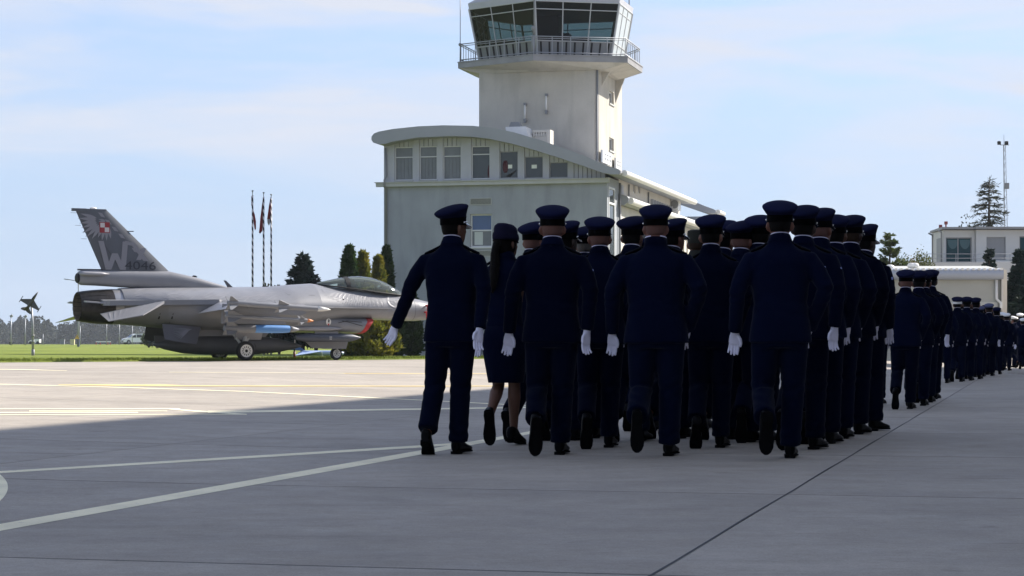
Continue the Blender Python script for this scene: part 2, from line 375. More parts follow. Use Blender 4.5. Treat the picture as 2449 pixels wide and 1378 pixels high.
def ground_sheets():
    # concrete bed of the apron: columns in x, out to the lawn or to the far hangars
    xs = list(np.arange(-90, -30, 6.0)) + list(np.arange(-30, 14.01, 1.0)) + [14.02] + list(np.arange(16, 120, 6.0))
    v = []; f = []; n = 46
    for x in xs:
        y1 = yedge(x)
        for j in range(n + 1):
            y = -70 + (y1 + 70) * j / n; v.append((x, y, zg(x, y) - 0.012))
    for i in range(len(xs) - 1):
        for j in range(n):
            a = i * (n + 1) + j; f.append((a, a + n + 1, a + n + 2, a + 1))
    apron = link('apron', mesh('apron', v, f, True), None, M_CONC); tag(apron, kind='structure')
    # the slabs that can be told apart
    A0, DA, B0, DB = 7.5, 4.2, -1.36, 5.5
    half_a, half_b = 0.013, 0.0055
    for i in range(-2, 16):
        for j in range(-7, 5):
            a0, a1 = A0 + DA * i + half_a, A0 + DA * (i + 1) - half_a
            b0, b1 = B0 + DB * (j - 1) + half_b, B0 + DB * j - half_b
            cs = [AB(a, b) for a in (a0, a1) for b in (b0, b1)]
            if max(c[1] for c in cs) < 4: continue
            if all((c[0] / max(c[1], 1)) > 0.36 or (c[0] / max(c[1], 1)) < -0.36 for c in cs): continue
            if any(c[1] > yedge(c[0]) - 0.2 for c in cs): continue
            V = []; Fc = []; na, nb = 3, 5
            for ia in range(na + 1):
                for ib in range(nb + 1):
                    x, y = AB(a0 + (a1 - a0) * ia / na, b0 + (b1 - b0) * ib / nb); V.append((x, y, zg(x, y)))
            for ia in range(na):
                for ib in range(nb):
                    q = ia * (nb + 1) + ib; Fc.append((q, q + nb + 1, q + nb + 2, q + 1))
            rim = [ib for ib in range(nb + 1)] + [ia * (nb + 1) + nb for ia in range(1, na + 1)] + [na * (nb + 1) + ib for ib in range(nb - 1, -1, -1)] + [ia * (nb + 1) for ia in range(na - 1, 0, -1)]
            o = len(V)
            for k in rim: V.append((V[k][0], V[k][1], V[k][2] - 0.03))
            for k in range(len(rim)): k2 = (k + 1) % len(rim); Fc.append((rim[k], rim[k2], o + k2, o + k))
            link('concrete_slab', mesh('concrete_slab', V, Fc), apron, M_CONC)
    # dark filler in the joints, a touch below the slabs
    def strip(name, pts, w, lift, m, parent, steps=1):
        V = []; Fc = []
        for k, (x, y) in enumerate(pts):
            x0, y0 = pts[max(k - 1, 0)]; x1, y1 = pts[min(k + 1, len(pts) - 1)]
            t = Vector((x1 - x0, y1 - y0)).normalized(); nx, ny = -t.y * w / 2, t.x * w / 2
            V += [(x + nx, y + ny, zg(x + nx, y + ny) + lift), (x - nx, y - ny, zg(x - nx, y - ny) + lift)]
            if k: Fc.append((2 * k - 2, 2 * k - 1, 2 * k + 1, 2 * k))
        return link(name, mesh(name, V, Fc), parent, m)
    for j in range(-7, 5):
        pts = [AB(a, B0 + DB * j + 0.004 * sin(a * 1.7)) for a in np.arange(-2, 71, 1.0)]
        pts = [p for p in pts if p[1] < yedge(p[0]) - 0.3]
        if len(pts) > 3: strip('joint_filler', pts, 0.012, 0.002 if j == 0 else -0.002, M_SEAL, apron)
    for i in range(-2, 16):
        pts = [AB(A0 + DA * i, b) for b in np.arange(-42, 22, 1.0)]
        pts = [p for p in pts if p[1] < yedge(p[0]) - 0.3]
        if len(pts) > 3: strip('joint_filler', pts, 0.028, -0.001, M_SEAL, apron)
    # painted markings
    def marking(P, m=M_PAINT, name='painted_line'):
        """P: (px, top, bottom) along the line"""
        V = []; Fc = []; n = 0
        for (xa, ta, ba), (xb, tb, bb) in zip(P, P[1:]):
            k = max(1, int(abs(xb - xa) / 40))
            for s in range(k + (1 if (xb, tb, bb) == P[-1] else 0)):
                u = s / k
                V += [gnd(xa + (xb - xa) * u, ta + (tb - ta) * u, 0.0018 + mlift[0]), gnd(xa + (xb - xa) * u, ba + (bb - ba) * u, 0.0018 + mlift[0])]
        for s in range(len(V) // 2 - 1): Fc.append((2 * s, 2 * s + 1, 2 * s + 3, 2 * s + 2))
        mlift[0] += 0.0003
        return link(name, mesh(name, V, Fc), apron, m)
    mlift = [0.0]
    marking([(-260, 1300.5, 1318.5), (0, 1254, 1271), (500, 1166, 1180), (1015, 1076, 1086.5), (1250, 1035, 1042), (1500, 991.5, 996.5), (1680, 960, 963)])
    marking([(-260, 1146, 1151), (0, 1127.5, 1132.5), (500, 1097, 1102.5), (1015, 1065, 1070.5), (1150, 1055.5, 1060)])
    marking([(497, 983.0, 988.2), (760, 980.5, 984.6), (1015, 977.2, 980.6), (1240, 973.5, 976.5), (1640, 969, 971)])
    marking([(404, 977.2, 979.6), (470, 982.2, 985.4), (590, 990.6, 992.8)])
    marking([(-120, 977.4, 979.0), (200, 977.2, 979.0), (430, 977.0, 979.0)])
    marking([(-120, 992.0, 993.4), (590, 990.9, 992.4)])
    marking([(70, 982.6, 984.4), (250, 982.4, 984.0), (400, 983.0, 984.4)])
    marking([(-40, 987.0, 988.8), (180, 985.6, 988.0), (330, 986.2, 988.4)])
    marking([(-60, 917.2, 918.6), (300, 927.0, 928.4), (580, 936.0, 937.4), (1015, 957.2, 959.0), (1260, 969.8, 971.8)])
    marking([(140, 920.2, 921.6), (230, 919.6, 923.0), (400, 920.2, 924.6), (440, 922.3, 924.8), (1015, 923.2, 925.0), (1300, 923, 924.4)], M_PAINT_Y)
    marking([(820, 893.0, 894.2), (1015, 893.7, 895.0), (1250, 894, 895)], M_PAINT_Y)
    marking([(-60, 882.6, 883.4), (70, 884.2, 885.6), (160, 887.0, 887.8)])
    marking([(404, 890.6, 891.2), (825, 893.0, 893.8)])
    # the wide painted arc cut by the left edge of the photograph
    e = gnd(19, 1166); Rr = 13.0; V = []; Fc = []
    for k in range(31):
        t = radians(-6 + 12 * k / 30); dl = sqrt(e[0] ** 2 + e[1] ** 2); d_ = (e[0] / dl, e[1] / dl); n_ = (d_[1], -d_[0])
        for rr in (Rr, Rr - .16):
            x, y = e[0] - Rr * n_[0] + rr * (cos(t) * n_[0] + sin(t) * d_[0]), e[1] - Rr * n_[1] + rr * (cos(t) * n_[1] + sin(t) * d_[1]); V.append((x, y, zg(x, y) + 0.002))
        if k: Fc.append((2 * k - 2, 2 * k - 1, 2 * k + 1, 2 * k))
    link('painted_arc', mesh('painted_arc', V, Fc), apron, M_PAINT)
    # lawn
    xs = list(np.arange(-330, -34, 8.0)) + list(np.arange(-34, 14.01, 1.0)); v = []; f = []
    us = [0, 0.002, 0.005, 0.01, 0.02, 0.035, 0.05, 0.07, 0.09, 0.12, 0.16, 0.2, 0.26, 0.34, 0.45, 0.6, 0.8, 1.0]
    for x in xs:
        y0 = yedge(x) + 0.02
        for k, u in enumerate(us):
            y = y0 + (470 - y0) * u
            v.append((x, y, zg(x, y) - (0.02 if k == 0 else -0.045) + (0.05 * sin(x * 0.13 + y * 0.05) if k > 4 else 0)))
    n = len(us)
    for i in range(len(xs) - 1):
        for j in range(n - 1):
            a = i * n + j; f.append((a, a + n, a + n + 1, a + 1))
    lawn = link('lawn', mesh('lawn', v, f, True), None, M_GRASS); tag(lawn, kind='structure')
    v = []; f = []
    for gx in range(-10, 11):
        for gy in range(0, 12):
            x, y = gx * 85, -200 + gy * 120
            v.append((x, y, -0.25 + (0.75 if (y > 400) else 0)))
    for i in range(20):
        for j in range(11):
            a = i * 12 + j; f.append((a, a + 12, a + 13, a + 1))
    tag(link('ground', mesh('ground', v, f), None, M_GRASS), kind='structure')
    # blades of grass standing up along the edge of the apron and on the near lawn
    n = 30000
    xx = RNG.uniform(-34, 9, n); d = np.abs(RNG.normal(0, 1, n)) ** 1.5 * 2.2
    yy = np.array([yedge(x) for x in xx]) + 0.06 + d
    zz = np.array([zg(x, y) for x, y in zip(xx, yy)]) + 0.03
    h = RNG.uniform(0.03, 0.10, n) * np.where(d < 0.25, 1.25, 1.0); w = RNG.uniform(0.006, 0.016, n); th = RNG.uniform(0, 2 * pi, n)
    lx, ly = RNG.normal(0, 0.04, n), RNG.normal(0, 0.04, n)
    dxx, dyy = np.cos(th) * w, np.sin(th) * w
    Q = np.stack([np.stack([xx - dxx, yy - dyy, zz], 1), np.stack([xx + dxx, yy + dyy, zz], 1),
                  np.stack([xx + lx + dxx * .2, yy + ly + dyy * .2, zz + h], 1), np.stack([xx + lx - dxx * .2, yy + ly - dyy * .2, zz + h], 1)], 1)
    g = link('grass', quads_mesh('grass', Q), None, mat('grass_blade', (0.19, 0.235, 0.035), 0.8, var=0.35, vscale=1.5, spec=0.15)); tag(g, kind='stuff')
ground_sheets()
# ------------------------------------------------------------------ terminal, control tower, halls
M_STUCCO = mat('grey_green_stucco', (0.36, 0.395, 0.41), 0.9, var=0.10, vscale=0.9, bump=0.35, bscale=30, spec=0.2)
M_TRIM = mat('pale_stone_trim', (0.44, 0.45, 0.43), 0.8, var=0.06, vscale=2, spec=0.2)
M_CLAD = mat('white_grey_cladding', (0.42, 0.43, 0.465), 0.6, var=0.05, vscale=2, rnd=0.04, spec=0.3)
M_ROOFG = mat('grey_sheet_roof', (0.30, 0.313, 0.335), 0.5, var=0.08, vscale=.8, spec=0.4)
M_WHITE = mat('white_gutter_metal', (0.72, 0.71, 0.68), 0.35, var=0.05, spec=0.5)
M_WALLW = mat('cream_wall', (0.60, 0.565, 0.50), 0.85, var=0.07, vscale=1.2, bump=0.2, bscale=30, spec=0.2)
M_FRAME = mat('white_window_frame', (0.62, 0.63, 0.63), 0.5)
M_GFRAME = mat('grey_window_frame', (0.30, 0.31, 0.32), 0.5)
M_PIPE = mat('grey_pipe', (0.22, 0.225, 0.23), 0.5)
M_DARKGAP = mat('dark_joint', (0.05, 0.05, 0.05), 0.8)
M_FOLD = mat('curtain_cloth', (0.19, 0.195, 0.195), 0.8)
M_MULL = mat('mullion_grey', (0.42, 0.43, 0.44), 0.5)
M_GLASS = mat('window_glass', (0.055, 0.065, 0.07), 0.08, spec=0.4, var=0.12, vscale=.5)
M_BLINDG = mat('curtained_glass', (0.15, 0.16, 0.165), 0.12, spec=0.4, var=0.12, vscale=3)
M_TEAL = mat('teal_glass', (0.006, 0.045, 0.058), 0.3, spec=0.12)
M_BLUEBLIND = mat('blue_blind', (0.055, 0.105, 0.23), 0.25, spec=0.5, var=0.05)
M_CONCB = mat('balcony_concrete', (0.27, 0.27, 0.275), 0.8, var=0.18, vscale=1.1, spec=0.2)
M_BLACKB = mat('black_fabric', (0.006, 0.006, 0.007), .8)
M_RAIL = mat('galvanised_rail', (0.30, 0.31, 0.33), 0.45, metal=0.4)
def tower_plaster(nm='tower_plaster', base=(0.51, 0.48, 0.42, 1)):
    m = bpy.data.materials.new(nm); m.use_nodes = True; nt = m.node_tree; N = nt.nodes.new; L = nt.links.new; b = nt.nodes['Principled BSDF']
    tc = N('ShaderNodeTexCoord')
    def noise(scale, sc, d=6):
        mp = N('ShaderNodeMapping'); mp.inputs['Scale'].default_value = sc; L(tc.outputs['Object'], mp.inputs[0]); n = N('ShaderNodeTexNoise'); n.inputs['Scale'].default_value = scale; n.inputs['Detail'].default_value = d; L(mp.outputs[0], n.inputs['Vector']); return n.outputs['Fac']
    def rng(v, a, b_, c, d):
        r = N('ShaderNodeMapRange'); r.inputs['From Min'].default_value = a; r.inputs['From Max'].default_value = b_; r.inputs['To Min'].default_value = c; r.inputs['To Max'].default_value = d; L(v, r.inputs['Value']); return r.outputs[0]
    st = rng(noise(1.4, (1.3, 1.3, .22)), .48, .8, 1.0, .80); bl = rng(noise(.9, (1, 1, .8)),   .3, .7, .90, 1.06); fn = rng(noise(22, (1, 1, 1), 4), .3, .7, .95, 1.05)
    q = N('ShaderNodeMath'); q.operation = 'MULTIPLY'; L(st, q.inputs[0]); L(bl, q.inputs[1]); q2 = N('ShaderNodeMath'); q2.operation = 'MULTIPLY'; L(q.outputs[0], q2.inputs[0]); L(fn, q2.inputs[1])
    h = N('ShaderNodeHueSaturation'); h.inputs['Color'].default_value = base; L(q2.outputs[0], h.inputs['Value']); L(h.outputs[0], b.inputs['Base Color'])
    b.inputs['Roughness'].default_value = .9; b.inputs['Specular IOR Level'].default_value = .15
    bp = N('ShaderNodeBump'); bp.inputs['Strength'].default_value = .3; bp.inputs['Distance'].default_value = .02; L(noise(40, (1, 1, 1)), bp.inputs['Height']); L(bp.outputs[0], b.inputs['Normal'])
    return m
M_TOWER = tower_plaster()
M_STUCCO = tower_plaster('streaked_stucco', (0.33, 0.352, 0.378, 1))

def wall_holes(x0, x1, z0, z1, holes, th, fn):
    """a wall in its own plane (x,z) with rectangular openings; depth 0..th ; fn(x, d, z) -> point"""
    xs = sorted(set([x0, x1] + [h[i] for h in holes for i in (0, 1)])); zs = sorted(set([z0, z1] + [h[i] for h in holes for i in (2, 3)]))
    V = []; Fc = []; ix = {}
    def P(x, d, z):
        k = (round(x, 4), round(d, 4), round(z, 4))
        if k not in ix: ix[k] = len(V); V.append(fn(x, d, z))
        return ix[k]
    def solid(i, j):
        if i < 0 or j < 0 or i >= len(xs) - 1 or j >= len(zs) - 1: return False
        cx, cz = (xs[i] + xs[i + 1]) / 2, (zs[j] + zs[j + 1]) / 2
        return not any(h[0] < cx < h[1] and h[2] < cz < h[3] for h in holes)
    for i in range(len(xs) - 1):
        for j in range(len(zs) - 1):
            if not solid(i, j): continue
            a, b, c, d = xs[i], xs[i + 1], zs[j], zs[j + 1]
            Fc.append((P(a, 0, c), P(b, 0, c), P(b, 0, d), P(a, 0, d))); Fc.append((P(a, th, c), P(a, th, d), P(b, th, d), P(b, th, c)))
            for di, dj, e in ((-1, 0, ((a, c), (a, d))), (1, 0, ((b, d), (b, c))), (0, -1, ((b, c), (a, c))), (0, 1, ((a, d), (b, d)))):
                if not solid(i + di, j + dj):
                    (ax, az), (bx_, bz) = e; Fc.append((P(ax, 0, az), P(bx_, 0, bz), P(bx_, th, bz), P(ax, th, az)))
    return fix_normals(mesh('wall', V, Fc))

BO = (4.55, 100.0); BZ = 0.2
def bl(px, py, yl=0.0):
    dx = (px - CX) / F; t = (yl + BO[0] * UA[0] + BO[1] * UA[1]) / (dx * UA[0] + UA[1])
    X, Y = t * dx, t; z = HC + (CY - py) * t / F - BZ
    return ((X - BO[0]) * VB[0] + (Y - BO[1]) * VB[1], z)
def bs(px, py, xl=0.0):
    dx = (px - CX) / F; t = (xl + BO[0] * VB[0] + BO[1] * VB[1]) / (dx * VB[0] + VB[1])
    X, Y = t * dx, t; z = HC + (CY - py) * t / F - BZ
    return ((X - BO[0]) * UA[0] + (Y - BO[1]) * UA[1], z)

def window(parent, x0, x1, z0, z1, plane, bars=(), glass=None, frame=None, fw=.05, name='window', fd=.08, rec=.10):
    """frame and panes in a wall opening; plane(x, d, z); bars: ('h', z) or ('v', x)"""
    glass = glass or M_GLASS; frame = frame or M_FRAME
    if not isinstance(glass, (list, tuple)): glass = [glass] * 9
    mb = MB()
    def bar(a, b, c, d): mb.add([plane(x, y, z) for z in (c, d) for y in (rec, rec + fd) for x in (a, b)], [(0, 2, 3, 1), (4, 5, 7, 6), (0, 1, 5, 4), (2, 6, 7, 3), (0, 4, 6, 2), (1, 3, 7, 5)])
    bar(x0, x0 + fw, z0, z1); bar(x1 - fw, x1, z0, z1); bar(x0 + fw, x1 - fw, z0, z0 + fw); bar(x0 + fw, x1 - fw, z1 - fw, z1)
    hs = sorted(v for k, v in bars if k == 'h'); vs_ = sorted(v for k, v in bars if k == 'v')
    for v in hs: bar(x0 + fw, x1 - fw, v - fw / 2, v + fw / 2)
    for v in vs_: bar(v - fw / 2, v + fw / 2, z0 + fw, z1 - fw)
    w = link(name, fix_normals(mb.mesh(name)), parent, frame)
    zz = [z0] + hs + [z1]; xx = [x0] + vs_ + [x1]; n = 0
    for i in range(len(zz) - 1):
        for j in range(len(xx) - 1):
            m2 = MB(); d = rec + fd * .55
            a, b, c, e = xx[j] + fw * .5, xx[j + 1] - fw * .5, zz[i] + fw * .5, zz[i + 1] - fw * .5
            m2.add([plane(x, y, z) for z in (c, e) for y in (d, d + .012) for x in (a, b)], [(0, 2, 3, 1), (4, 5, 7, 6), (0, 1, 5, 4), (2, 6, 7, 3), (0, 4, 6, 2), (1, 3, 7, 5)])
            link('pane', fix_normals(m2.mesh('pane')), w, glass[n % len(glass)]); n += 1
    return w

def terminal():
    t = thing('terminal_building', 'grey-green building with curved grey roof and a row of gable windows under the control tower', 'building', (BO[0], BO[1], BZ), -PSI)
    W = 11.18; front = lambda x, d, z: (x, d, z)
    zc0 = bl(1180, 442.5)[1]; zc1 = bl(1180, 431.5)[1]
    # --- lower front wall with its one window and two vents
    wx0, wz1 = bl(1124.5, 512.5); wx1, wz0 = bl(1177, 591)
    zmid = bl(1150, 551)[1]
    wall = link('wall', wall_holes(-W, 0, -.3, zc0, [(wx0, wx1, wz0, wz1)], .35, front), t, M_STUCCO)
    w = window(t, wx0, wx1, wz0, wz1, front, [('h', zmid)], [M_BLINDG, M_BLUEBLIND], fw=.07, rec=.12)
    mb = MB(); mb.lo((wx0 - .05, -.06, wz0 - .06), (wx1 + .05, .10, wz0)); mb.build('sill', M_FRAME, w)
    mb = MB(); a = bl(1169, 555)[0]; mb.lo((a, .205, wz0 + .07), (a + .12, .215, zmid - .05)); mb.build('curtain', mat('red_curtain', (.30, .03, .05), .8), w)
    mb = MB(); a = bl(1133, 555)[0]; mb.lo((a, .150, wz0 + .12), (a + .42, .156, zmid - .07)); mb.build('paper', mat('pale_paper', (.52, .56, .53), .8), w)
    for (p0, q0, p1, q1, nm) in ((1125.5, 475.5, 1174.5, 488.5, 'vent'), (1127, 600.5, 1174, 612.5, 'vent')):
        x0, z1 = bl(p0, q0); x1, z0 = bl(p1, q1)
        mb = MB(); mb.lo((x0 - .03, -.035, z0 - .03), (x1 + .03, -.004, z0)); mb.lo((x0 - .03, -.035, z1), (x1 + .03, -.004, z1 + .03)); mb.lo((x0 - .03, -.035, z0), (x0, -.004, z1)); mb.lo((x1, -.035, z0), (x1 + .03, -.004, z1))
        v = mb.build(nm, M_TRIM, t); mb = MB(); mb.lo((x0, -.012, z0), (x1, -.003, z1)); mb.build('vent_back', M_DARKGAP, v)
        for k in range(6):
            zz = z0 + (z1 - z0) * (k + .5) / 6; m2 = MB(); m2.box(((x0 + x1) / 2, -.022, zz), (x1 - x0, .012, .022), (.6, 0, 0)); link('vent_slat', m2.mesh('vent_slat'), v, M_TRIM)
    # --- cornice
    mb = MB(); mb.lo((-W - .35, -.22, zc0), (.12, .02, zc1 - .04)); mb.lo((-W - .40, -.28, zc1 - .04), (.16, .02, zc1)); mb.build('cornice', M_TRIM, t)
    # --- roof: one arch carried along the building
    top = [(888, 334), (888.5, 327), (894, 319.5), (905, 315), (940, 308.5), (1000, 302.3), (1060, 299.8), (1130, 301), (1180, 306), (1230, 317), (1290, 334.5), (1350, 355), (1400, 374), (1450, 395), (1478, 405), (1484, 408.5)]
    bot = [(1484, 413), (1481, 417), (1462, 417), (1443, 414), (1400, 399), (1340, 378.5), (1280, 359.5), (1225, 344), (1170, 332), (1130, 327.3), (1080, 325.5), (1000, 329), (940, 338.5), (919, 345), (905, 345.5), (892, 341)]
    yr = -.8
    prof = [bl(*p, yr) for p in top + bot]
    L1 = 21.0
    mb = MB(); mb.prism([(x, yr, z) for x, z in prof], (0, L1 - yr, 0)); roof = mb.build('roof', M_ROOFG, t, 30)
    mb = MB(); mb.prism([(x, 29.5, z) for x, z in prof], (0, 2.9, 0)); mb.build('roof', M_ROOFG, t, 30)
    botc = sorted([bl(*p, yr) for p in bot[2:]]); 
    def zbot(x):
        for (a, za), (b, zb) in zip(botc, botc[1:]):
            if a <= x <= b: return za + (zb - za) * (x - a) / (b - a)
        return botc[0][1] if x < botc[0][0] else botc[-1][1]
    ex, ez = bl(1484, 411, yr)
    # eave gutters along the right side (in lengths)
    for y0, y1 in ((-.2, 2.9), (3.0, 20.9), (29.9, 32.2)):
        mb = MB(); mb.tube([(ex + .06, y0, ez - .02), (ex + .06, y1, ez - .02)], [(.16, .15), (.16, .15)], 14); mb.build('gutter', M_WHITE, roof, 40)
    # --- gable storey
    wins = [(943.5, 987.5, 352, 431), (1002.5, 1045, 350, 430), (1059, 1102.5, 349.5, 429), (1127, 1171.5, 349.5, 427.5), (1194.5, 1238.5, 362, 426.5), (1254, 1298.5, 374.5, 426), (1313.5, 1358, 388, 425)]
    rect = []
    for k, (p0, p1, q0, q1) in enumerate(wins):
        x0, z1 = bl(p0, q0); x1, z0 = bl(p1, q1); rect.append((x0, x1, zc1 + .06 if False else z0, z1))
    # wall panels between the windows (pilasters) and boards above them
    edges = [-W] + [v for r in rect for v in r[:2]] + [0]
    mb = MB()
    for i in range(0, len(edges), 2):
        a, b = edges[i], edges[i + 1]
        if i == len(edges) - 2: b = bl(1372, 420)[0]
        n = 4; P = [(a + (b - a) * k / n) for k in range(n + 1)]
        poly = [(x, 0, zbot(x)) for x in P]; poly = [(a, 0, zc1)] + poly + [(b, 0, zc1)]
        mm = MB(); mm.prism(poly, (0, .25, 0)); link('pilaster', fix_normals(mm.mesh('pilaster')), t, M_CLAD)
    def boards(a, b, z0, n):
        mm = MB(); mm.prism([(a, .10, z0), (b, .10, z0)] + [(b + (a - b) * k / 4, .10, zbot(b + (a - b) * k / 4)) for k in range(5)], (0, .12, 0)); bk = link('board_backing', fix_normals(mm.mesh('board_backing')), t, M_DARKGAP)
        for k in range(n):
            x0, x1 = a + (b - a) * k / n + .014, a + (b - a) * (k + 1) / n - .014
            mm = MB(); mm.prism([(x0, .045, z0), (x1, .045, z0), (x1, .045, zbot(x1)), (x0, .045, zbot(x0))], (0, .05, 0)); link('board', fix_normals(mm.mesh('board')), bk, M_CLAD)
    for k, (x0, x1, z0, z1) in enumerate(rect):
        slope = k >= 3
        g = [M_BLINDG, M_BLINDG] if k < 3 else [M_GLASS, M_GLASS]
        zz = bl(0 + 965, 376)[1]
        zl = zbot(x0) - .28; zr = zbot(x1) - .28
        boards(x0, x1, (z1 if k < 4 else z1), 4)
        hb = zz if k < 3 else (bl(1150, 369)[1] if k == 3 else None)
        w = window(t, x0, x1, z0, z1, front, [('h', hb)] if hb else [], g, M_GFRAME if k > 3 else M_FRAME, fw=.045, rec=.10)
        mb = MB(); mb.lo((x0 - .02, -.03, z0 - .05), (x1 + .02, .12, z0)); mb.build('sill', M_TRIM, w)
        mb = MB(); mb.lo((x0, .01, zc1), (x1, .24, z0 - .05)); mb.build('wall_panel', M_CLAD, t)
        if k < 3:
            for q in range(5):
                xx = x0 + .1 + (x1 - x0 - .2) * q / 4; mm = MB(); mm.tube([(xx, .139, z0 + .06), (xx, .139, hb - .05)], .008, 4); link('curtain_fold', mm.mesh('curtain_fold'), w, M_FOLD)
        if k in (4, 5):
            mm = MB(); c = bl((1217 if k == 4 else 1276), 398); mm.lo((c[0] - .13, .136, c[1] - .09), (c[0] + .13, .142, c[1] + .09)); mm.build('notice', mat('white_notice', (.75, .78, .70), .6), w)
    # dark figures behind the glass: red jackets
    M_REDJ = mat('red_jacket', (.06, .008, .016), .8)
    for p, q, s_ in ((1169, 410, .10), (1207, 398, .14)):
        x, z = bl(p, q); mm = MB(); mm.ball((x, .135, z), (s_, .004, .34), 10, 6); mm.build('red_coat', M_REDJ, t, True)
    x, z = bl(1222, 411); mm = MB(); mm.prism([(x - .3, .137, z - .2), (x + .25, .137, z + .06), (x + .30, .137, z + .12), (x + .05, .137, z - .12), (x - .05, .137, z - .25)], (0, .003, 0)); mm.build('chair_back', M_BLACKB, t)
    # blind in the fourth window
    x0, x1, z0, z1 = rect[3]; 
    for k in range(5):
        mm = MB(); zz = bl(1150, 369)[1] + .06 + k * .065; mm.box(((x0 + x1) / 2, .139, zz), (x1 - x0 - .12, .004, .012)); link('blind_slat', mm.mesh('blind_slat'), t, M_PIPE)
    # boards of the low right end of the gable
    a, b = bl(1372, 420)[0], bl(1447, 420)[0]
    boards(a, b, zc1, 7)
    # --- side walls
    SW = [(2.75, 0), (L1, 0)]
    y_w0, zt = bs(1455.5, 446); y_w1, zb_ = bs(1470, 560); zm_ = bs(1462, 487)[1]
    side = lambda y, d, z: (-d, y, z)
    link('side_wall', wall_holes(0.36, 2.9, -.3, ez - .15, [(y_w0, y_w1, 2.6, zt)], .3, side), t, M_STUCCO)
    window(t, y_w0, y_w1, 2.6, zt, side, [('h', zm_)], M_GLASS, fw=.10, rec=-.02)
    mb = MB(); mb.tube([(.09, 2.75, -.2), (.09, 2.75, ez - .25)], .055, 8); mb.build('downpipe', M_PIPE, t, True)
    mb = MB(); mb.tube([(-W + .14, -.07, -.2), (-W + .14, -.07, zc0 - .1), (-W + .12, -.30, zc0 - .02), (-W + .12, -.30, zc1 + .1), (-W + .14, -.07, zc1 + .3), (-W + .10, -.07, zbot(-W) - .1)], .05, 8); mb.build('downpipe', M_PIPE, t, True)
    # upper side wall, cream, with slits and ribs
    sl = []
    for p in (1517, 1528.5): 
        y0, z1 = bs(p - 2.6, 437); sl.append((y0, bs(p + 2.6, 437)[0], bs(p, 462)[1], z1))
    zlow = bs(1500, 478, 0)[1]
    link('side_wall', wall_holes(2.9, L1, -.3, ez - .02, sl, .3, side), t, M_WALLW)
    for s_ in sl: window(t, s_[0], s_[1], s_[2], s_[3], side, (), M_GLASS, fw=.08, rec=.06)
    for p in (1501, 1548):
        y = bs(p, 440)[0]; mb = MB(); mb.tube([(.07, y, ez - .15), (.07, y, zlow + .2)], .045, 8); mb.build('downpipe', M_PIPE, t, True)
    y0, y1 = bs(1480, 440)[0], bs(1490, 440)[0]
    for p in (1480.5, 1486):
        y = bs(p, 440)[0]; mb = MB(); mb.lo((.003, y, zlow + .2), (.05, y + .35, ez - .3)); mb.build('rib', M_CLAD, t)
    yy = np.linspace(bs(1556, 455)[0], bs(1602, 455)[0], 9)
    for y in yy:
        mb = MB(); mb.lo((.003, y, zlow - .4), (.16, y + .10, ez - .45)); mb.build('rib', M_CLAD, t)
    mb = MB(); mb.lo((.002, yy[0], zlow - .4), (.008, yy[-1], ez - .45)); mb.build('ribbed_panel', M_PIPE, t)
    # air conditioner
    y, z = bs(1624, 490, .4); mb = MB(); mb.lo((.02, y - .5, z - .32), (.42, y + .5, z + .32)); ac = mb.build('air_conditioner', M_WHITE, t); mb = MB(); mb.lathe([(.24, 0), (.24, .02)], 18, 'y', (.22, y - .525, z)); mb.build('fan_grille', M_PIPE, ac)
    # lower lean-to with rounded gutter all along the side
    yl, zl1 = bs(1479, 466, .0); zl0 = bs(1479, 490, .0)[1]
    xo = bl(1504, 478, yl)[0]
    LE_ = 36.0
    prof2 = [(.0, zl0), (xo - .25, zl0 - .02), (xo - .05, zl0 + .1), (xo, zl0 + .3), (xo - .1, zl0 + .42), (.0, zl1 + .06)]
    mb = MB(); mb.prism([(x, yl, z) for x, z in prof2], (0, LE_ - yl, 0)); cn = mb.build('canopy_roof', M_ROOFG, t, 30)
    mb = MB(); mb.tube([(xo + .03, yl + .25, zl0 + .2), (xo + .03, LE_, zl0 + .2)], [(.17, .17)] * 2, 14); mb.build('gutter', M_WHITE, cn, 40)
    ops = [(yl + 1.3 + 1.25 * k, yl + 1.3 + 1.25 * k + .55, 1.0, zl0 - .55) for k in range(22)]
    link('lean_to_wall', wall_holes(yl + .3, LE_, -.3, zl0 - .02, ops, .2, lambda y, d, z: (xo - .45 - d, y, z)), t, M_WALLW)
    for o in ops[:12]: window(t, o[0], o[1], o[2], o[3], lambda y, d, z: (xo - .45 - d, y, z), (), M_GLASS, fw=.06, rec=.05)
    mb = MB(); mb.lo((.002, yl + .05, -.3), (xo - .66, yl + .28, zl0 - .03)); mb.build('lean_to_end', M_STUCCO, t)
    # link wing and far gable
    mb = MB(); mb.lo((-W, L1 + .02, -.3), (-3.0, 29.4, ez - .2)); mb.build('link_wing', M_STUCCO, t)
    mb = MB(); mb.lo((-W, 29.6, -.3), (-.02, 32.2, ez - .3)); mb.build('far_wing', M_STUCCO, t)
    mb = MB(); mb.tube([(-.9, 29.52, 2), (-.9, 29.52, ez - .3)], .05, 8); mb.build('downpipe', M_PIPE, t, True)
    mb = MB(); mb.lo((-W, .4, -.3), (-W + .3, L1, zbot(-W) - .02)); mb.build('wall', M_STUCCO, t)
    mb = MB(); mb.lo((-W + .3, L1 - .35, -.3), (-.32, L1 - .05, ez - .05)); mb.build('wall', M_STUCCO, t)
    # roof plant: white housing and louvred box beside the shaft
    x0, z0 = bl(1211, 322, 3.6); x1, z1 = bl(1259, 303.5, 3.6)
    mb = MB(); mb.prism([(x0, 3.4, z1), (x1, 3.4, z1), (x1 + .28, 3.4, z0 - .5), (x0 + .15, 3.4, z0 - .5)], (0, 1.2, 0)); pl = mb.build('roof_plant', M_WHITE, t)
